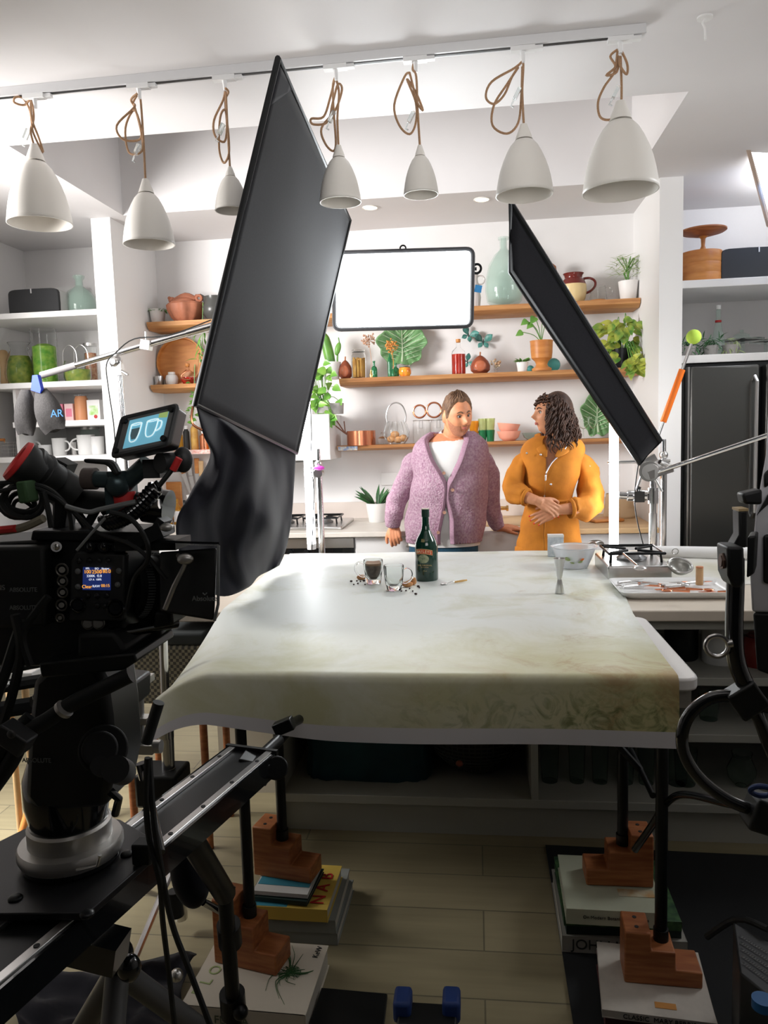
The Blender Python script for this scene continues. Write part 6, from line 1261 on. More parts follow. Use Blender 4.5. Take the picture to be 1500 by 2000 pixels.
obj('lower_column', MB().cyl(bs, (bs.x + .01, 2.1, .05), .019), chrome, t); obj('base', MB().box((bs.x - .02, 2.1, bs.z - .05), (.13, .12, .10)), black, t, bev=.01)
for a_ in (.3, 2.4, 4.5): obj('leg', MB().tube([(bs.x + .01, 2.1, .25), (bs.x + .01 + .3 * math.cos(a_), 2.1 + .3 * math.sin(a_), .012)], .010), chrome, t)
obj('clamp', MB().cyl(PY(272, 1330, 1.5), PY(276, 1465, 1.5), .0085).box(PY(272, 1325, 1.5), (.055, .03, .014)).box(PY(272, 1405, 1.5), (.045, .03, .014)).box(PY(285, 1460, 1.5), (.04, .03, .02)).cyl(PY(300, 1458, 1.5), PY(315, 1458, 1.5), .014), silv, t)
obj('clamp_handle', MB().cyl(PY(310, 1372, 1.48), PY(286, 1450, 1.48), .012), rubber, t)
t = thing('handheld_rod', 'thin black rod leaning from the clamp down to the slider carriage', 'rod', tuple(PY(316, 1665, 1.15))); obj('rod', MB().cyl(PY(282, 1500, 1.3), PY(316, 1665, 1.15), .0062).cyl(PY(276, 1490, 1.3), PY(284, 1520, 1.3), .011), blackg, t)
# stool, woven bench, side table
t = thing('wooden_stool', 'stool with splayed orange wooden legs behind the camera rig', 'stool', (-1.72, 3.0, 0))
obj('seat', MB().lathe([(0, .60), (.19, .60), (.20, .62), (.19, .64), (0, .64)], (-1.72, 3.0, 0), 32), white, t)
for f_, ttp in ((PZ(36, 1650, 0), (-1.66, 2.9, .60)), (PZ(258, 1478, 0), (-1.62, 3.1, .60)), (Vector((-1.95, 3.15, 0)), (-1.8, 3.08, .60)), (Vector((-1.5, 2.75, 0)), (-1.64, 2.88, .6))): obj('leg', MB().cyl(f_, ttp, .014, .018, 14), woodo, t)
wv = mat('woven_seagrass', (.16, .15, .12), .9, bump=1.0, bs=120); ntw = wv.node_tree; tcw = ntw.nodes.new('ShaderNodeTexCoord'); vk = ntw.nodes.new('ShaderNodeTexChecker'); vk.inputs['Scale'].default_value = 90; vk.inputs[1].default_value = (.30, .27, .19, 1); vk.inputs[2].default_value = (.09, .085, .07, 1); ntw.links.new(tcw.outputs['Object'], vk.inputs[0]); ntw.links.new(vk.outputs[0], ntw.nodes['Principled BSDF'].inputs['Base Color'])
a0, a1 = PY(225, 1375, 2.55), PY(398, 1262, 2.55)
t = thing('woven_bench', 'woven seagrass bench with dark top band tucked beside the island end', 'bench', ((a0.x + a1.x) / 2, 2.7, 0))
obj('woven_panel', MB().bb((a0.x, 2.55, a0.z), (a1.x, 2.85, a1.z)), wv, t, bev=.01); obj('top_band', MB().bb((a0.x, 2.55, a1.z + .001), (a1.x, 2.86, a1.z + .045)), mat('band_dark', (.03, .035, .035), .8), t, bev=.01)
for x in (a0.x + .03, a1.x - .03):
    for y in (2.58, 2.82): obj('leg', MB().cyl((x, y, 0), (x, y, a0.z), .014), woodb, t)
t = thing('side_table', 'low white table holding terracotta pots at the left photo edge', 'table', tuple(PY(30, 1300, 2.4).xy) + (0,)); ps = PY(30, 1296, 2.4)
obj('top', MB().box((ps.x - .05, 2.45, ps.z - .015), (.34, .3, .03)), white, t, bev=.004)
for sx_ in (-.18, .08):
    for sy_ in (-.1, .2): obj('leg', MB().cyl((ps.x + sx_, 2.42 + sy_, 0), (ps.x + sx_, 2.42 + sy_, ps.z - .03), .012), woodp, t)
for dx_, s_, lab in ((.04, .055, 'small terracotta cup at right on the low white table'), (-.06, .06, 'larger terracotta bowl at left on the low white table')):
    lath('terracotta_cup', lab, 'cup', (ps.x + dx_, 2.42, ps.z), s_ * 2, .075, [('body', shell([(.7, 0), (.95, .3), (1, 1)], .06), woodo)])
# ================================================================ right foreground
YS = 1.15
t = thing('bent_tube_stand', 'black bent-tube equipment frame with eye bolt at the right edge', 'frame', tuple(PY(1460, 1600, YS)))
def tb_(pts, r=.0125, nm='tube', m_=None): return obj(nm, MB().tube([PY(v[0], v[1], v[2] if len(v) > 2 else YS) for v in pts], r, 12, sm=6), m_ or blackg, t)
tb_([(1436, 1090), (1436, 1150), (1434, 1220), (1436, 1275), (1446, 1315), (1468, 1360)], .0125, 'upright')
tb_([(1458, 1368), (1425, 1359), (1385, 1365), (1350, 1392), (1333, 1430), (1336, 1470), (1360, 1512), (1400, 1548), (1450, 1575), (1540, 1600)], .0092, 'loop')
tb_([(1462, 1368), (1485, 1410), (1500, 1450), (1530, 1520)], .0095, 'branch'); tb_([(1470, 1362), (1490, 1378), (1540, 1390)], .0095, 'branch')
tb_([(1240, 1660, 2.1), (1275, 1610, 2.05), (1293, 1580, 2.0), (1318, 1556, 1.8), (1350, 1553, 1.6), (1410, 1567, 1.35), (1478, 1582, 1.15)], [.010, .010, .009, .009, .008, .007, .006], 'spreader')
obj('joint', MB().box(PY(1457, 1364, YS), (.045, .035, .045), ry=-.6), black, t, bev=.004); obj('lower_block', MB().box(PY(1500, 1590, YS), (.06, .05, .05), ry=.3), black, t, bev=.006)
obj('clevis', MB().prism([PY(x, y, 1.12) for x, y in ((1420, 1068), (1454, 1068), (1456, 1135), (1448, 1150), (1432, 1148), (1422, 1125))], (0, .05, 0)), black, t, bev=.004)
obj('bolt', MB().cyl(PY(1406, 1096, 1.14), PY(1424, 1096, 1.14), .009, n=6).cyl(PY(1408, 1096, 1.14), PY(1413, 1096, 1.14), .0125, n=6), mat('rusty_steel', (.14, .09, .07), .5, .6), t)
obj('eye_bolt', MB().torus(PY(1400, 1262, 1.14), .0155, .0034, (.1, 1, 0)).cyl(PY(1419, 1258, 1.14), PY(1430, 1256, 1.14), .006), steel, t)
obj('upper_arm', MB().prism([PY(x, y, 1.16) for x, y in ((1443, 997), (1461, 997), (1460, 1070), (1430, 1070), (1444, 1045))], (0, .03, 0)), black, t, bev=.003); obj('arm_tip', MB().prism([PY(x, y, 1.16) for x, y in ((1443, 994), (1462, 993), (1462, 998), (1443, 999))], (0, .03, 0)), mat('brass_tip', (.45, .33, .17), .5), t)
obj('cross_handle', MB().prism([PY(x, y, 1.18) for x, y in ((1450, 964), (1490, 955), (1490, 986), (1454, 985))], (0, .03, 0)), black, t, bev=.004)
obj('side_block', MB().prism([PY(x, y, 1.17) for x, y in ((1460, 1048), (1478, 1046), (1474, 1120), (1458, 1130))], (.02, .05, 0)), black, t, bev=.003)
obj('blue_collar', MB().torus(PY(1487, 1545, 1.12), .014, .004, (.2, 1, .8)), mat('blue_rubber', (.01, .03, .12), .6), t)
t = thing('banded_housing', 'white housing with black diagonal bands cut off by the right photo edge', 'housing', tuple(PY(1500, 1200, 1.25)))
def wp(pts, m_, nm, Y=1.22, dp=.10): return obj(nm, MB().prism([PY(x, y, Y) for x, y in pts], (dp * .5, dp, 0)), m_, t, bev=.004)
wg = mat('housing_white', (.60, .60, .64), .45)
wp([(1500, 795), (1560, 780), (1560, 1200), (1468, 1196), (1464, 1120), (1470, 1060), (1476, 1000), (1486, 940), (1495, 890)], wg, 'shell')
wp([(1490, 925), (1560, 870), (1560, 900), (1492, 955)], black, 'band', 1.215, .11); wp([(1477, 1008), (1500, 965), (1560, 940), (1560, 975), (1500, 985), (1484, 1000)], black, 'band', 1.214, .11); wp([(1490, 1045), (1560, 1042), (1560, 1150), (1490, 1140)], black, 'band', 1.214, .11)
wp([(1470, 1197), (1560, 1200), (1560, 1340), (1478, 1310)], rubber, 'lower_sleeve', 1.22, .10)
t = thing('mesh_equipment', 'dark equipment case with honeycomb mesh window at the lower right', 'case', tuple(PZ(1500, 1960, 0)))
K0 = [PZ(x, y, .30) for x, y in ((1432, 1800), (1520, 1850), (1520, 1960), (1445, 1900))]
obj('case', MB().prism([v + Vector((0, 0, -.30)) for v in K0], (0, 0, .30)), dgrey, t, bev=.004)
b = MB()
for i in range(14):
    for k in range(5): c_ = K0[0].lerp(K0[1], .15 + .8 * i / 14).lerp(K0[3].lerp(K0[2], .15 + .8 * i / 14), .25 + .13 * k) + Vector((0, 0, .002)); b.torus(c_, .0042, .0006, (0, 0, 1), 6, 4)
obj('mesh', b, mat('mesh_grey', (.18, .18, .18), .4, .6), t); obj('handle', MB().tube([PZ(1380, 1830, .22), PZ(1440, 1795, .30), PZ(1500, 1815, .32)], .008, sm=4), black, t)
obj('blue_knob', MB().cyl(PZ(1490, 1968, .30), PZ(1490, 1968, .30) + Vector((0, 0, .02)), .022), mat('blue_knob', (.01, .09, .25), .5), t)
# ================================================================ on the marbled paper
ZT = .8868
def bean(x, y, s, lab): pass
p = PZ(834, 1132, ZT); t = thing('liqueur_bottle', 'dark green cream-liqueur bottle with arched red and gold label on the marbled paper', 'bottle', p)
gb = mat('bottle_green', (.004, .035, .022), .10, coat=.6)
W = .0475
prof = [(0, 0), (W * .94, 0), (W, .006), (W * 1.0, .05), (W * .99, .135), (W * .94, .155), (W * .78, .175), (W * .52, .195), (W * .37, .212), (W * .31, .235), (W * .29, .278), (W * .34, .280), (W * .34, .286), (W * .30, .288)]
obj('glass_body', MB().lathe(prof, n=40), gb, t, w=0)
obj('cap', MB().lathe([(W * .345, .262), (W * .345, .293), (0, .293)], n=32), mat('cap_green', (.006, .03, .02), .4), t, w=0)
obj('cap_top', MB().cyl((0, 0, .2935), (0, 0, .2965), W * .35, n=32), mat('cap_cream', (.65, .6, .5), .4), t, w=0, label='cream disc on the bottle cap')
def onb(a, z, r=W * 1.012): return Vector((r * math.sin(a), -r * math.cos(a), z))
lg = mat('label_gold', (.55, .42, .20), .35, .4)
def band(a0, a1, z0, z1, arch, m_, nm, off):
    return obj(nm, MB().grid(lambda u, v: onb(lerp(a0, a1, u), lerp(z0, z1, v) + arch * math.cos((u - .42) * 2.6), W * off), 24, 6), m_, t, w=0, ang=3)
band(-.95, .62, .106, .128, .008, lg, 'label_border', 1.008); bl = band(-.92, .58, .1085, .1255, .008, mat('label_red', (.62, .07, .02), .4), 'label_banner', 1.016)
for i, ch in enumerate('BAILEYS'):
    u = (i + .5) / 7; a = lerp(-.84, .50, u); z = .117 + .008 * math.cos((u - .42) * 2.6); pp = onb(a, z, W * 1.022)
    text(ch, 'label_lettering', pp, .0165, (math.cos(a), math.sin(a), 0), (0, 0, 1), mat('letter_cream', (.85, .75, .5), .4), bl, w=0)
for ch, xx in (('B', -.30), ('B', -.17)): text(ch, 'neck_monogram', onb(xx, .168, W * .90), .018, (math.cos(xx), math.sin(xx), 0), (0, .3, 1), lg, t, w=0)
obj('label_picture', MB().grid(lambda u, v: onb(-.22 + .50 * v * math.cos(2 * PI * u), .094 + .018 * v * math.sin(2 * PI * u), W * 1.01), 36, 4, closeu=True), mat('label_scene', (.40, .42, .26), .5, c2=(.14, .20, .12), ns=90), t, w=0, ang=3)
for z, s_, tx in ((.068, .010, 'THE ORIGINAL'), (.060, .006, 'IRISH CREAM'), (.045, .006, '17% vol')):
    text(tx, 'label_small_print', onb(-.1, z, W * 1.02), s_ * .9, (1, -.1, 0), (0, 0, 1), lg, t, w=0)
def mugglass(x, y, lab, hs, fill):
    p = PZ(x, y, ZT); t = thing('double_wall_mug', lab, 'mug', p, 'double-walled glass mugs'); r = .040; h = .098
    obj('outer_wall', MB().lathe([(0, 0), (r * .70, 0), (r * .76, .003), (r * .86, .03), (r * .97, .065), (r, .092), (r * .96, h), (r * .90, h), (r * .86, h - .008), (r * .84, .06), (r * .72, .035), (r * .45, .020), (0, .016), (0, .0155), (r * .46, .0185), (r * .74, .034), (r * .865, .06), (r * .95, .09), (r * .93, .065), (r * .82, .03), (r * .70, .004), (0, .002)], n=40), glass, t, w=0)
    if fill: obj('coffee', MB().lathe([(0, .0165), (r * .44, .0205), (r * .70, .036), (r * .825, .061), (r * .845, .076), (0, .076)], n=36), mat('coffee', (.07, .045, .035), .35, c2=(.16, .12, .09), ns=60), t, w=0); obj('coffee_foam', MB().lathe([(0, .0762), (r * .845, .0762), (r * .85, .084), (0, .084)], n=36), mat('coffee_foam', (.30, .17, .10), .6), t, w=0)
    obj('handle', MB().tube([(hs * r * .97, 0, .082), (hs * r * 1.35, 0, .088), (hs * r * 1.75, 0, .078), (hs * r * 1.86, 0, .058), (hs * r * 1.6, 0, .038), (hs * r * 1.15, 0, .028), (hs * r * .86, 0, .030)], .0045, 8, sm=4), glass, t, w=0)
mugglass(730, 1139, 'double-walled glass mug filled with dark coffee', -1, 1); mugglass(770, 1152, 'empty double-walled glass mug in front of the filled one', 1, 0)
bis = mat('biscuit', (.50, .22, .08), .8, c2=(.62, .32, .14), ns=80, bump=.6)
p = PZ(706, 1131, ZT); o = obj('biscuit', MB().ell((0, 0, .008), (.020, .017, .011), 20), bis, None); o.location = p; o['label'] = 'whole round biscuit left of the filled mug'; o['category'] = 'biscuit'
for i, (x, y, s_, lab) in enumerate(((796, 1146, (.022, .014, .011), 'lower broken biscuit half right of the empty mug'), (808, 1142, (.012, .011, .016), 'upright broken biscuit piece leaning right of the empty mug'))):
    b = MB().ell((0, 0, s_[2] * .9), s_, 20)
    for v in b.bm.verts: v.co += v.co.normalized() * .003 * NZ(v.co * 300)
    o = obj('biscuit', b, bis, None, ang=3); o.location = PZ(x, y, ZT); o['label'] = lab; o['category'] = 'biscuit'
bn = mat('coffee_bean', (.03, .012, .008), .4)
fn_ = 0
for grp, spots in (('coffee beans beside the filled mug', ((686, 1137), (697, 1136), (704, 1137), (711, 1136), (699, 1141), (713, 1143), (720, 1136), (738, 1137), (691, 1143))), ('coffee beans beside the empty mug', ((779, 1152), (800, 1151), (819, 1149), (817, 1147), (784, 1156), (806, 1156), (812, 1162), (793, 1155)))):
    for i, (x, y) in enumerate(spots):
        s_ = .0045 if i % 3 else .006; o = obj('coffee_bean', MB().ell((0, 0, s_ * .7), (s_, s_ * .8, s_ * .7), 10), bn, None); o.location = PZ(x, y, ZT); o.rotation_euler.z = i; o['label'] = 'dark coffee bean scattered on the paper ' + ('left near the filled mug' if 'filled' in grp else 'in front of the empty mug'); o['category'] = 'coffee bean'; o['group'] = grp
a, b_ = PZ(862, 1141, ZT + .004), PZ(912, 1133, ZT + .008); t = thing('spoon', 'small steel spoon with golden handle lying right of the green bottle', 'spoon', (a + b_) / 2 - Vector((0, 0, .006)))
d = (b_ - a).normalized(); obj('bowl', MB().ell(a + d * .012, (.017, .010, .0035), 16, R=Matrix.Rotation(math.atan2(d.y, d.x), 3, 'Z')), steel, t); obj('neck', MB().tube([a + d * .025, a + d * .05 + Vector((0, 0, .005)), a.lerp(b_, .5)], [.002, .002, .003]), steel, t); obj('handle', MB().tube([a.lerp(b_, .5), a.lerp(b_, .8), b_], [.0035, .0045, .003], 8), gold, t)
lath('jigger', 'steel hourglass jigger standing on the marbled paper', 'jigger', PZ(1093, 1158, ZT), .042, .130, [('lower_cup', [(0, 0), (.80, 0), (.83, .01), (.36, .40), (0, .40)], steel), ('upper_cup', [(.36, .405), (.5, .5), (.72, .75), (.99, .985), (1.02, 1), (.94, 1), (.66, .75), (.2, .45), (0, .44)], steel), ('waist_ring', [(.36, .39), (.42, .395), (.42, .41), (.36, .415)], chrome)])
p = PZ(1121, 1108, ZT); t = thing('plastic_bowl', 'translucent plastic mixing bowl with fruit print at the far edge of the paper', 'bowl', p)
obj('bowl', MB().lathe([(r * .098, z * .095) for r, z in shell([(.52, 0), (.60, .03), (.8, .5), (.95, .93), (1.02, .97), (1.02, 1)], .03)], n=48), mat('frosted_plastic', (.90, .92, .94), .25, tr=.6), t, w=0)
for x, z, m_, s_ in ((-.03, .05, leafp, .018), (.022, .048, mat('fruit_orange', (.85, .22, .04), .5), .012), (.015, .038, leafp, .014), (-.012, .033, leafp, .012)): 
    rr_ = .098 * (.55 + .45 * z / .095) + .001; obj('fruit_print', MB().ell((x, -math.sqrt(rr_ ** 2 - x * x) * .985, z), (s_, .003, s_ * .55), 12), m_, t, w=0)
p = PZ(1086, 1088, ZT); o = thing('small_box', 'small white speckled box behind the plastic bowl', 'box', p); obj('carton', MB().box((0, .02, .0525), (.072, .04, .105)), mat('speckled_card', (.62, .66, .70), .5, c2=(.45, .5, .56), ns=60), o, w=0, bev=.002); obj('lid_edge', MB().box((0, .02, .100), (.074, .042, .012)), white, o, w=0, bev=.001)
# ================================================================ on the island, right
hb = hob('camping_stove', 'shiny portable gas burner with black grate and a whisk on it, on the island', PZ(1243, 1128, .88) + Vector((0, .10, 0)), .25, .34, 1)
q = PZ(1240, 1100, .987); t = thing('measuring_spoon', 'steel spoon lying across the burner grate', 'spoon', q); obj('handle', MB().cyl(PZ(1218, 1082, .996), PZ(1245, 1105, .991), .005), chrome, t); obj('bowl', MB().ell(PZ(1250, 1109, .994), (.024, .024, .008), 16), steel, t)
t = thing('paper_roll', 'roll of white marbled backdrop paper lying at the back of the island', 'paper roll', PZ(1370, 1100, .88)); 
ra, rb = PZ(1262, 1094, .90), PZ(1500, 1090, .90); ra.y = rb.y = 3.62; obj('roll', MB().cyl((ra.x, 3.62, .912), (rb.x + .1, 3.5, .912), .031), paperw, t, label='rolled part'); obj('loose_sheet', MB().grid(lambda u, v: Vector((lerp(.72, 1.35, u), lerp(3.02, 3.55, v), .8815 + .012 * max(0, v - .8) / .2)), 8, 8), mat('sheet_white', (.66, .65, .62), .5, c2=(.50, .48, .38), ns=3), t)
# tray
c0, c1, c2_, c3 = (PZ(1187, 1128, .88), PZ(1410, 1126, .88), PZ(1440, 1170, .88), PZ(1212, 1170, .88))
x0, x1, y0_, y1_ = c3.x + .005, c2_.x, 2.76, 3.03
t = thing('cutlery_tray', 'white rimmed tray full of cutlery on the front of the island', 'tray', ((x0 + x1) / 2, (y0_ + y1_) / 2, .88))
def rrect(s, z): return [Vector((v.x, v.y, z)) for v in rr([Vector((x0 - s, y0_ - s, 0)), Vector((x1 + s, y0_ - s, 0)), Vector((x1 + s, y1_ + s, 0)), Vector((x0 - s, y1_ + s, 0))], .04)]
obj('tray', MB().rings([rrect(-.012, .882), rrect(0, .895), rrect(.008, .907), rrect(.002, .907), rrect(-.010, .893), rrect(-.02, .887)]), white, t, ang=.9)
for i in range(16):
    x = x0 + .04 + (x1 - x0 - .08) * ((i * .37) % 1); y = U(2.80, 2.98); a = U(-.6, .6) + (PI if i % 2 else 0); d = Vector((math.cos(a), math.sin(a), 0)); L = U(.05, .07); z = .897 + .004 * (i % 4); kind = ('fork', 'teaspoon', 'knife')[i % 3]
    m_ = (steel, copper, steel, steel)[i % 4] if x < x0 + .12 or i % 4 else copper
    c = Vector((x, y, z)); lab = {'fork': 'fork', 'teaspoon': 'teaspoon', 'knife': 'small knife'}[kind] + (' with copper finish' if m_ is copper else ' in shiny steel') + ' lying jumbled in the cutlery tray'
    t = thing(kind, lab, 'cutlery', c, ('copper ' if m_ is copper else 'steel ') + kind + ' pieces in the tray')
    obj('handle', MB().tube([c, c + d * L], [.004, .006], 6), m_, t)
    h = c - d * .02; Rz = Matrix.Rotation(a, 3, 'Z')
    if kind == 'teaspoon': obj('bowl', MB().ell(h, (.020, .013, .005), 12, R=Rz), m_, t)
    elif kind == 'knife': obj('blade', MB().ell(h - d * .015, (.036, .008, .0015), 12, R=Rz), m_, t)
    else:
        b = MB().ell(c - d * .008, (.012, .010, .002), 8, R=Rz); sdv = Vector((-d.y, d.x, 0))
        for k in (-1, 0, 1): b.cyl(c - d * .012 + sdv * .006 * k, c - d * .045 + sdv * .006 * k, .0016, n=5)
        obj('tines', b, m_, t)
p = PZ(1331, 1128, .90); t = thing('sieve', 'small round mesh sieve resting on the cutlery tray rim', 'sieve', p + Vector((0, 0, -.005))); cc_ = p + Vector((0, .02, .045)); ax_ = Vector((.1, -.55, 1))
obj('rim', MB().torus(cc_, .046, .004, ax_, 36, 8), steel, t); obj('hook', MB().torus(cc_ + Vector((-.012, .03, .05)), .012, .002, (0, 1, .2), 16, 5), steel, t)
qz = ax_.normalized().to_track_quat('Z', 'Y').to_matrix(); obj('mesh_bowl', MB().lathe([(.045, 0), (.04, -.015), (.028, -.028), (.012, -.034), (.001, -.035)], cc_, 28, R=qz, cap=False), mat('sieve_mesh', (.45, .45, .42), .4, .6), t, solid=.001)
lath('cork_pot', 'pale amber cylinder standing in the cutlery tray', 'pot', PZ(1366, 1142, .905) , .026, .068, [('body', [(0, 0), (1, 0), (1, .92), (0, .92)], mat('cork_amber', (.65, .40, .20), .5, n=.2, ns=30)), ('lid', [(0, .92), (1, .92), (1, 1), (0, 1)], mat('cork_lid', (.6, .25, .12), .5))])
# ================================================================ island shelf contents
def glassv(x, yb, w_, h_, z, lab, prof=None, Y=2.86, nm='glass_vase', mm=glassd):
    p = PY(x, yb, Y); k_ = Y / F; W_, H_ = w_ * k_ / 2, h_ * k_
    o = obj(nm, MB().lathe([(r * W_, q * H_) for r, q in shell(prof or [(.8, 0), (.85, .05), (1, 1)], .06)], n=28), mm, None); o.location = (p.x, Y, z); o['label'] = lab; o['category'] = 'glassware'; return o
for i, (x, w_, h_, lab) in enumerate(((1074, 38, 72, 'tapered glass vase at the left of the lower right island shelf'), (1127, 34, 80, 'second glass from the left on the lower island shelf'), (1172, 34, 84, 'third glass from the left on the lower island shelf'), (1222, 34, 80, 'glass between the two right table legs'), (1262, 34, 76, 'glass just left of the front right table leg'), (1322, 42, 80, 'wide glass right of the front right table leg'))):
    glassv(x, 1558, w_, h_, .158, lab)
for x, w_, h_, lab, z in ((1384, 40, 52, 'upright glass vase on the middle right island shelf', .41), (1340, 44, 70, 'bulbous glass carafe low on the right island shelves', .158), (1450, 56, 66, 'round glass bowl low on the right island shelves', .158)):
    glassv(x, 1420, w_, h_, z, lab, [(.4, 0), (.9, .25), (1, .5), (.6, .85), (.7, 1)] if 'ro' in lab else None)
o = lath('canister', 'white canister on the upper right island shelf', 'canister', (PY(1405, 1305, 2.9).x, 2.9, .615), .125, .135, [('body', CYLP, mat('canister_white', (.62, .62, .6), .5)), ('lid', [(0, 1), (1.02, 1), (1.02, 1.08), (0, 1.08)], mat('canister_white', (.6, .6, .6)))])
lath('red_jar', 'dark red round jar on the upper right island shelf', 'jar', (PY(1478, 1305, 2.86).x, 2.86, .615), .115, .12, [('body', [(0, 0), (.8, 0), (1, .3), (1, .6), (.7, .9), (0, .92)], mat('oxblood', (.16, .015, .01), .3)), ('lid', [(0, .92), (.6, .92), (.5, 1), (0, 1.02)], mat('oxblood', ()))])
lath('dark_tub', 'dark tub at the left of the upper right island shelf', 'tub', (PY(1330, 1305, 2.95).x, 2.95, .615), .12, .12, [('body', CYLP, black), ('rim', [(1, .94), (1.05, .94), (1.05, 1), (1, 1)], black)])
t = thing('quilted_bag', 'dark teal cloth bag stuffed on the left island shelf', 'bag', (-.44, 2.97, .158))
obj('body', MB().rings([[Vector((-.44 + a_ * (.25 + .008 * math.sin(z * 40)) , 2.97 + b__ * .16 * (1 - .2 * (z / .5)), .16 + z)) + Vector((0, 0, 0)) for a_, b__ in [(math.copysign(abs(math.cos(k * PI / 24)) ** .35, math.cos(k * PI / 24)), math.copysign(abs(math.sin(k * PI / 24)) ** .5, math.sin(k * PI / 24)) * (1 + .05 * math.sin(k * 2.1))) for k in range(48)]] for z in (0, .02, .1, .2, .3, .38, .42)]), bluet, t, ang=1.2)
for x, m_ in ((650, mat('badge_cream', (.30, .30, .22), .5)), (684, mat('badge_teal', (.15, .25, .25), .5))): c = PY(x, 1428, 2.80); obj('badge', MB().cyl(c, c + Vector((0, .02, 0)), .014), m_, t)
t = thing('wicker_globe', 'dark woven globe lantern on the left island shelf', 'lantern', (-.035, 2.95, .158)); b = MB(); cg = Vector((-.02, 2.95, .335))
for k in range(1, 30): el = -PI / 2 + PI * k / 30; b.torus(cg + Vector((0, 0, .172 * math.sin(el))), .185 * math.cos(el), .0028, n=48, m=5)
for k in range(24): a = PI * k / 24; b.torus(cg, .178, .002, (math.cos(a), math.sin(a), 0), n=40, m=4)
obj('weave', b, mat('wicker_dark', (.03, .03, .025), .7), t); obj('liner', MB().ell(cg, (.165, .165, .155), 24), mat('liner_dark', (.015, .016, .014), .8), t)
obj('cork_foot', MB().ell(cg + Vector((-.06, -.15, -.09)), (.015, .01, .012)), woodr, t)
# ================================================================ books, blocks and mats under the table
def book(x0, x1, y0, y1, z, th, rz, cov, lab, spine=None, ttl=None, top=None, grp=None, cat='book'):
    c = Vector(((x0 + x1) / 2, (y0 + y1) / 2, z)); W_, D_ = x1 - x0, y1 - y0
    t = thing('book', lab, cat, c, grp, rz)
    obj('pages', MB().box((0, .0, th / 2), (W_ - .008, D_ - .008, th - .006)), pages, t, w=0)
    cv = obj('cover', MB().box((0, 0, .0015), (W_, D_, .003)).box((0, 0, th - .0015), (W_, D_, .003)).box((0, -D_ / 2 + .002, th / 2) if spine != 'back' else (0, D_ / 2 - .002, th / 2), (W_, .004, th)), cov, t, w=0, bev=.0008)
    if ttl:
        for (s_, x, y, z_, size, xd, ud, mm) in ttl: text(s_, 'title_lettering', (x, y, z_), size, xd, ud, mm, cv, w=0)
    if top: obj('cover_art', MB().box((top[0], top[1], th + .0004), (top[2], top[3], .0008)), top[4], cv, w=0)
    return t
cream = mat('cover_cream', (.60, .55, .46), .6); ivory = mat('cover_ivory', (.62, .58, .54), .55); dkg = mat('cover_dark_green', (.012, .03, .025), .4)
# front left
bk = book(-.768, -.440, 1.735, 2.0, .0, .062, -.03, cream, 'large cream book lying flat under the front left table leg', ttl=[('F', -.135, -.085, .0625, .045, (.15, 1, 0), (-1, .15, 0), leafp), ('L', -.128, -.045, .0625, .045, (.15, 1, 0), (-1, .15, 0), leafp), ('O', -.12, .0, .0625, .045, (.15, 1, 0), (-1, .15, 0), leafp), ('KeW', .14, .10, .0625, .022, (.1, 1, 0), (-1, .1, 0), ink), ('FLORA', -.03, -.1328, .031, .030, (1, 0, 0), (0, 0, 1), mat('letter_green_grey', (.12, .14, .10), .5))])
b = MB(); c0 = Vector((.085, .01, .0635))
for i in range(16):
    a = U(-2.6, 1.9); L = U(.05, .12); b.tube([c0, c0 + Vector((math.cos(a), math.sin(a), 0)) * L * .5 + Vector((-.012, .01, .0)), c0 + Vector((math.cos(a + .35), math.sin(a + .35), 0)) * L * (.6 if math.cos(a + .35) > .3 else 1)], [.0015, .0011, .0005], 4, sm=4)
for i in range(60): a = U(0, 2 * PI); b.tube([c0 + Vector((U(-.015, .01), U(-.015, .015), 0)), c0 + Vector((math.cos(a) * .03, math.sin(a) * .03, 0))], .0006, 3)
obj('root_drawing', b, leafd, [c for c in bk.children if c.name.startswith('cover')][0], w=0)
def block(x, y, z, rz, lab, flip=1, s=1):
    t = thing('step_block', lab, 'block', (x, y, z), 'stepped wooden blocks under the table legs', rz); w_ = .045
    pts = [(-.09, 0), (.10, 0), (.10, .058), (.035, .058), (.035, .122), (-.025, .122), (-.025, .185), (-.09, .185)]
    obj('body', MB().prism([(a * flip, -w_, b_ * s) for a, b_ in pts], (0, 2 * w_, 0)), woodb, t, w=0, bev=.004, ang=.4)
    for yy in (-.02, .02): obj('drill_hole', MB().cyl((-.057 * flip, yy, .1848 * s), (-.057 * flip, yy, .1862 * s), .0055), ink, t, w=0)
block(-.640, 1.925, .0625, -.22, 'stepped wooden block on the big cream book, front left')
tb, tbl, grb = mat('cover_teal', (.04, .22, .30), .5), mat('cover_yellow', (.60, .42, .08), .5), mat('cover_grey', (.24, .25, .23), .6)
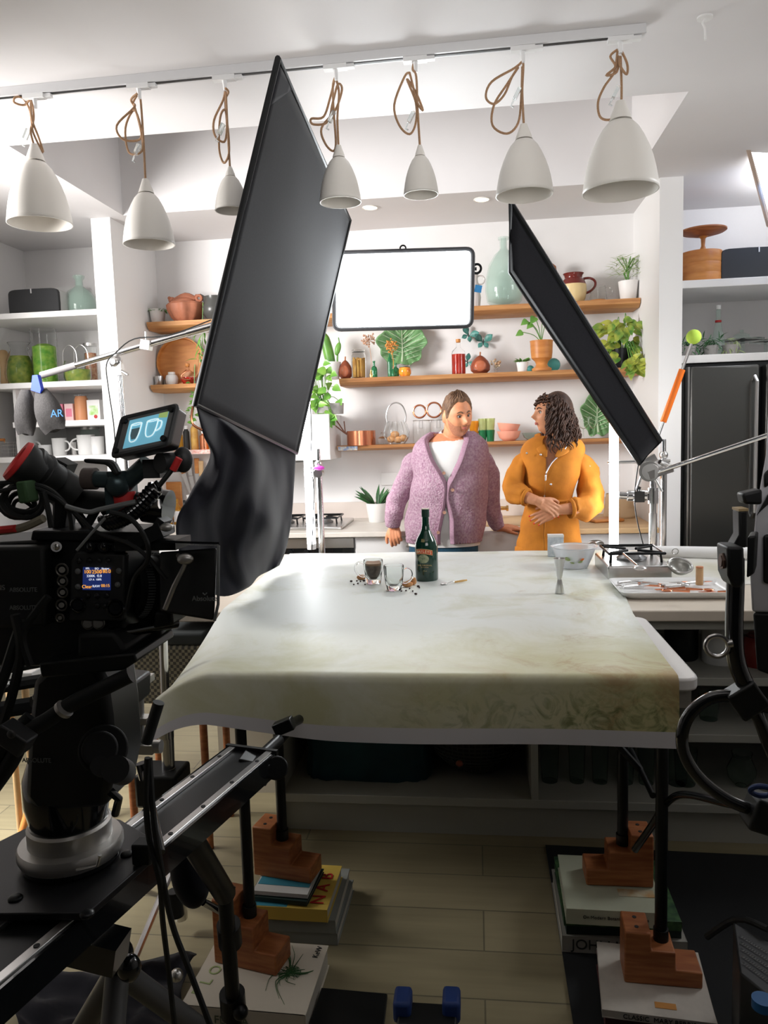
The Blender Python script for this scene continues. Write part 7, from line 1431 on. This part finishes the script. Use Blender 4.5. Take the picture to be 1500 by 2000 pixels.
for i, (x0, x1, y0, y1, z, th, rz, cv, lab, kw) in enumerate((
 (-.685, -.425, 2.085, 2.36, 0, .037, -.02, grb, 'bottom grey book of the rear left stack', {}),
 (-.690, -.432, 2.080, 2.35, .0375, .042, .0, grb, 'thick grey-edged book second from the floor in the rear left stack', {}),
 (-.690, -.450, 2.070, 2.30, .080, .040, -.02, tbl, 'yellow and teal book with red lettering in the rear left stack', dict(top=(-.06, 0, .115, .225, tb), ttl=[('N', .085, -.07, .0412, .06, (0, 1, 0), (-1, 0, 0), red), ('A', .085, -.01, .0412, .06, (0, 1, 0), (-1, 0, 0), red), ('B', .085, .05, .0412, .06, (0, 1, 0), (-1, 0, 0), red)])),
 (-.685, -.505, 2.085, 2.26, .1225, .014, -.10, dkg, 'thin dark book under the small blue one', {}),
 (-.680, -.510, 2.095, 2.25, .137, .013, -.06, mat('cover_white', (.60, .60, .58), .5), 'small blue and white book at the top of the rear left stack', dict(top=(0, .015, .160, .115, tb))))):
    book(x0, x1, y0, y1, z, th, rz, cv, lab, grp='books of the rear left stack', **kw)
block(-.605, 2.205, .1505, -.20, 'stepped wooden block on the rear left book stack', s=.85)
book(.222, .565, 2.085, 2.42, .012, .050, -.01, mat('cover_stone', (.30, .29, .26), .6), 'stone-coloured book with large serif name, lowest of the rear right stack', ttl=[('JOHN L', -.075, -.1685, .025, .042, (1, 0, 0), (0, 0, 1), ink), ('N', .10, -.1685, .025, .042, (1, 0, 0), (0, 0, 1), ink)], grp='books of the rear right stack')
book(.232, .548, 2.095, 2.40, .0625, .026, .01, dkg, 'thin black-green book above the stone-coloured one', grp='books of the rear right stack')
book(.228, .550, 2.090, 2.40, .089, .028, -.01, mat('cover_green_speckle', (.015, .05, .025), .5, c2=(.06, .14, .05), ns=40), 'speckled dark green book in the rear right stack', grp='books of the rear right stack')
book(.232, .500, 2.055, 2.33, .1175, .046, -.02, mat('cover_pale_green', (.46, .48, .36), .5, n=.15, ns=5), 'pale green book with orange drawing, topmost of the rear right stack', top=(.07, -.05, .10, .035, mat('art_orange', (.45, .22, .05), .6, c2=(.5, .48, .35), ns=20)), ttl=[('On Modern Botanical Collections', .0, -.138, .023, .013, (1, 0, 0), (0, 0, 1), ink)], grp='books of the rear right stack')
block(.400, 2.215, .164, -.0, 'stepped wooden block on the rear right book stack', flip=-1, s=.85)
cvi = mat('cover_ivory2', (.56, .52, .46), .55, n=.15, ns=20)
book(.300, .555, 1.79, 2.03, .0125, .045, -.06, mat('cover_maroon', (.10, .03, .03), .5), 'dark maroon book under the white cookery book', grp='books of the front right stack')
book(.296, .560, 1.775, 2.03, .058, .022, -.10, cvi, 'white cookery book topmost of the front right stack', top=(.02, -.09, .05, .02, mat('art_peel', (.55, .25, .06), .5)), ttl=[('CLASSIC  MARY BERRY', 0, -.1285, .011, .0165, (1, 0, 0), (0, 0, 1), ink)], grp='books of the front right stack')
block(.447, 1.925, .080, -.05, 'stepped wooden block on the front right books', s=.75)
tag(obj('floor_mat', MB().prism([(.215, 1.2, .001), (.225, 2.66, .001), (2.2, 2.6, .001), (2.2, 1.2, .001)], (0, 0, .010)), mat('black_mat', (.008, .009, .010), .9)), 'large black mat on the floor under the right book stacks', 'mat')
t = thing('blue_tipped_frame', 'black frame with two blue end caps standing at the bottom of the photo', 'frame', tuple(PZ(835, 1990, .02)))
for x in (787, 882):
    p = PZ(x, 1962, .22); obj('end_cap', MB().box(p, (.040, .06, .05)), mat('blue_cap', (.01, .035, .16), .6), t, bev=.008); obj('upright', MB().cyl(p, (p.x, p.y - .02, .0), .014), blackm, t)
p = PZ(835, 1970, .22); obj('cross_plate', MB().box(p + Vector((0, -.01, -.015)), (.13, .07, .02)).box(p + Vector((0, -.04, -.12)), (.10, .02, .20)), black, t, bev=.004)
tag(obj('flat_case', MB().prism([PZ(x, y, .0) for x, y in ((628, 1938), (757, 1950), (745, 2060), (590, 2050))], (0, 0, .015)), black, bev=.003), 'flat black panel on the floor between cream book and blue-tipped frame', 'panel')
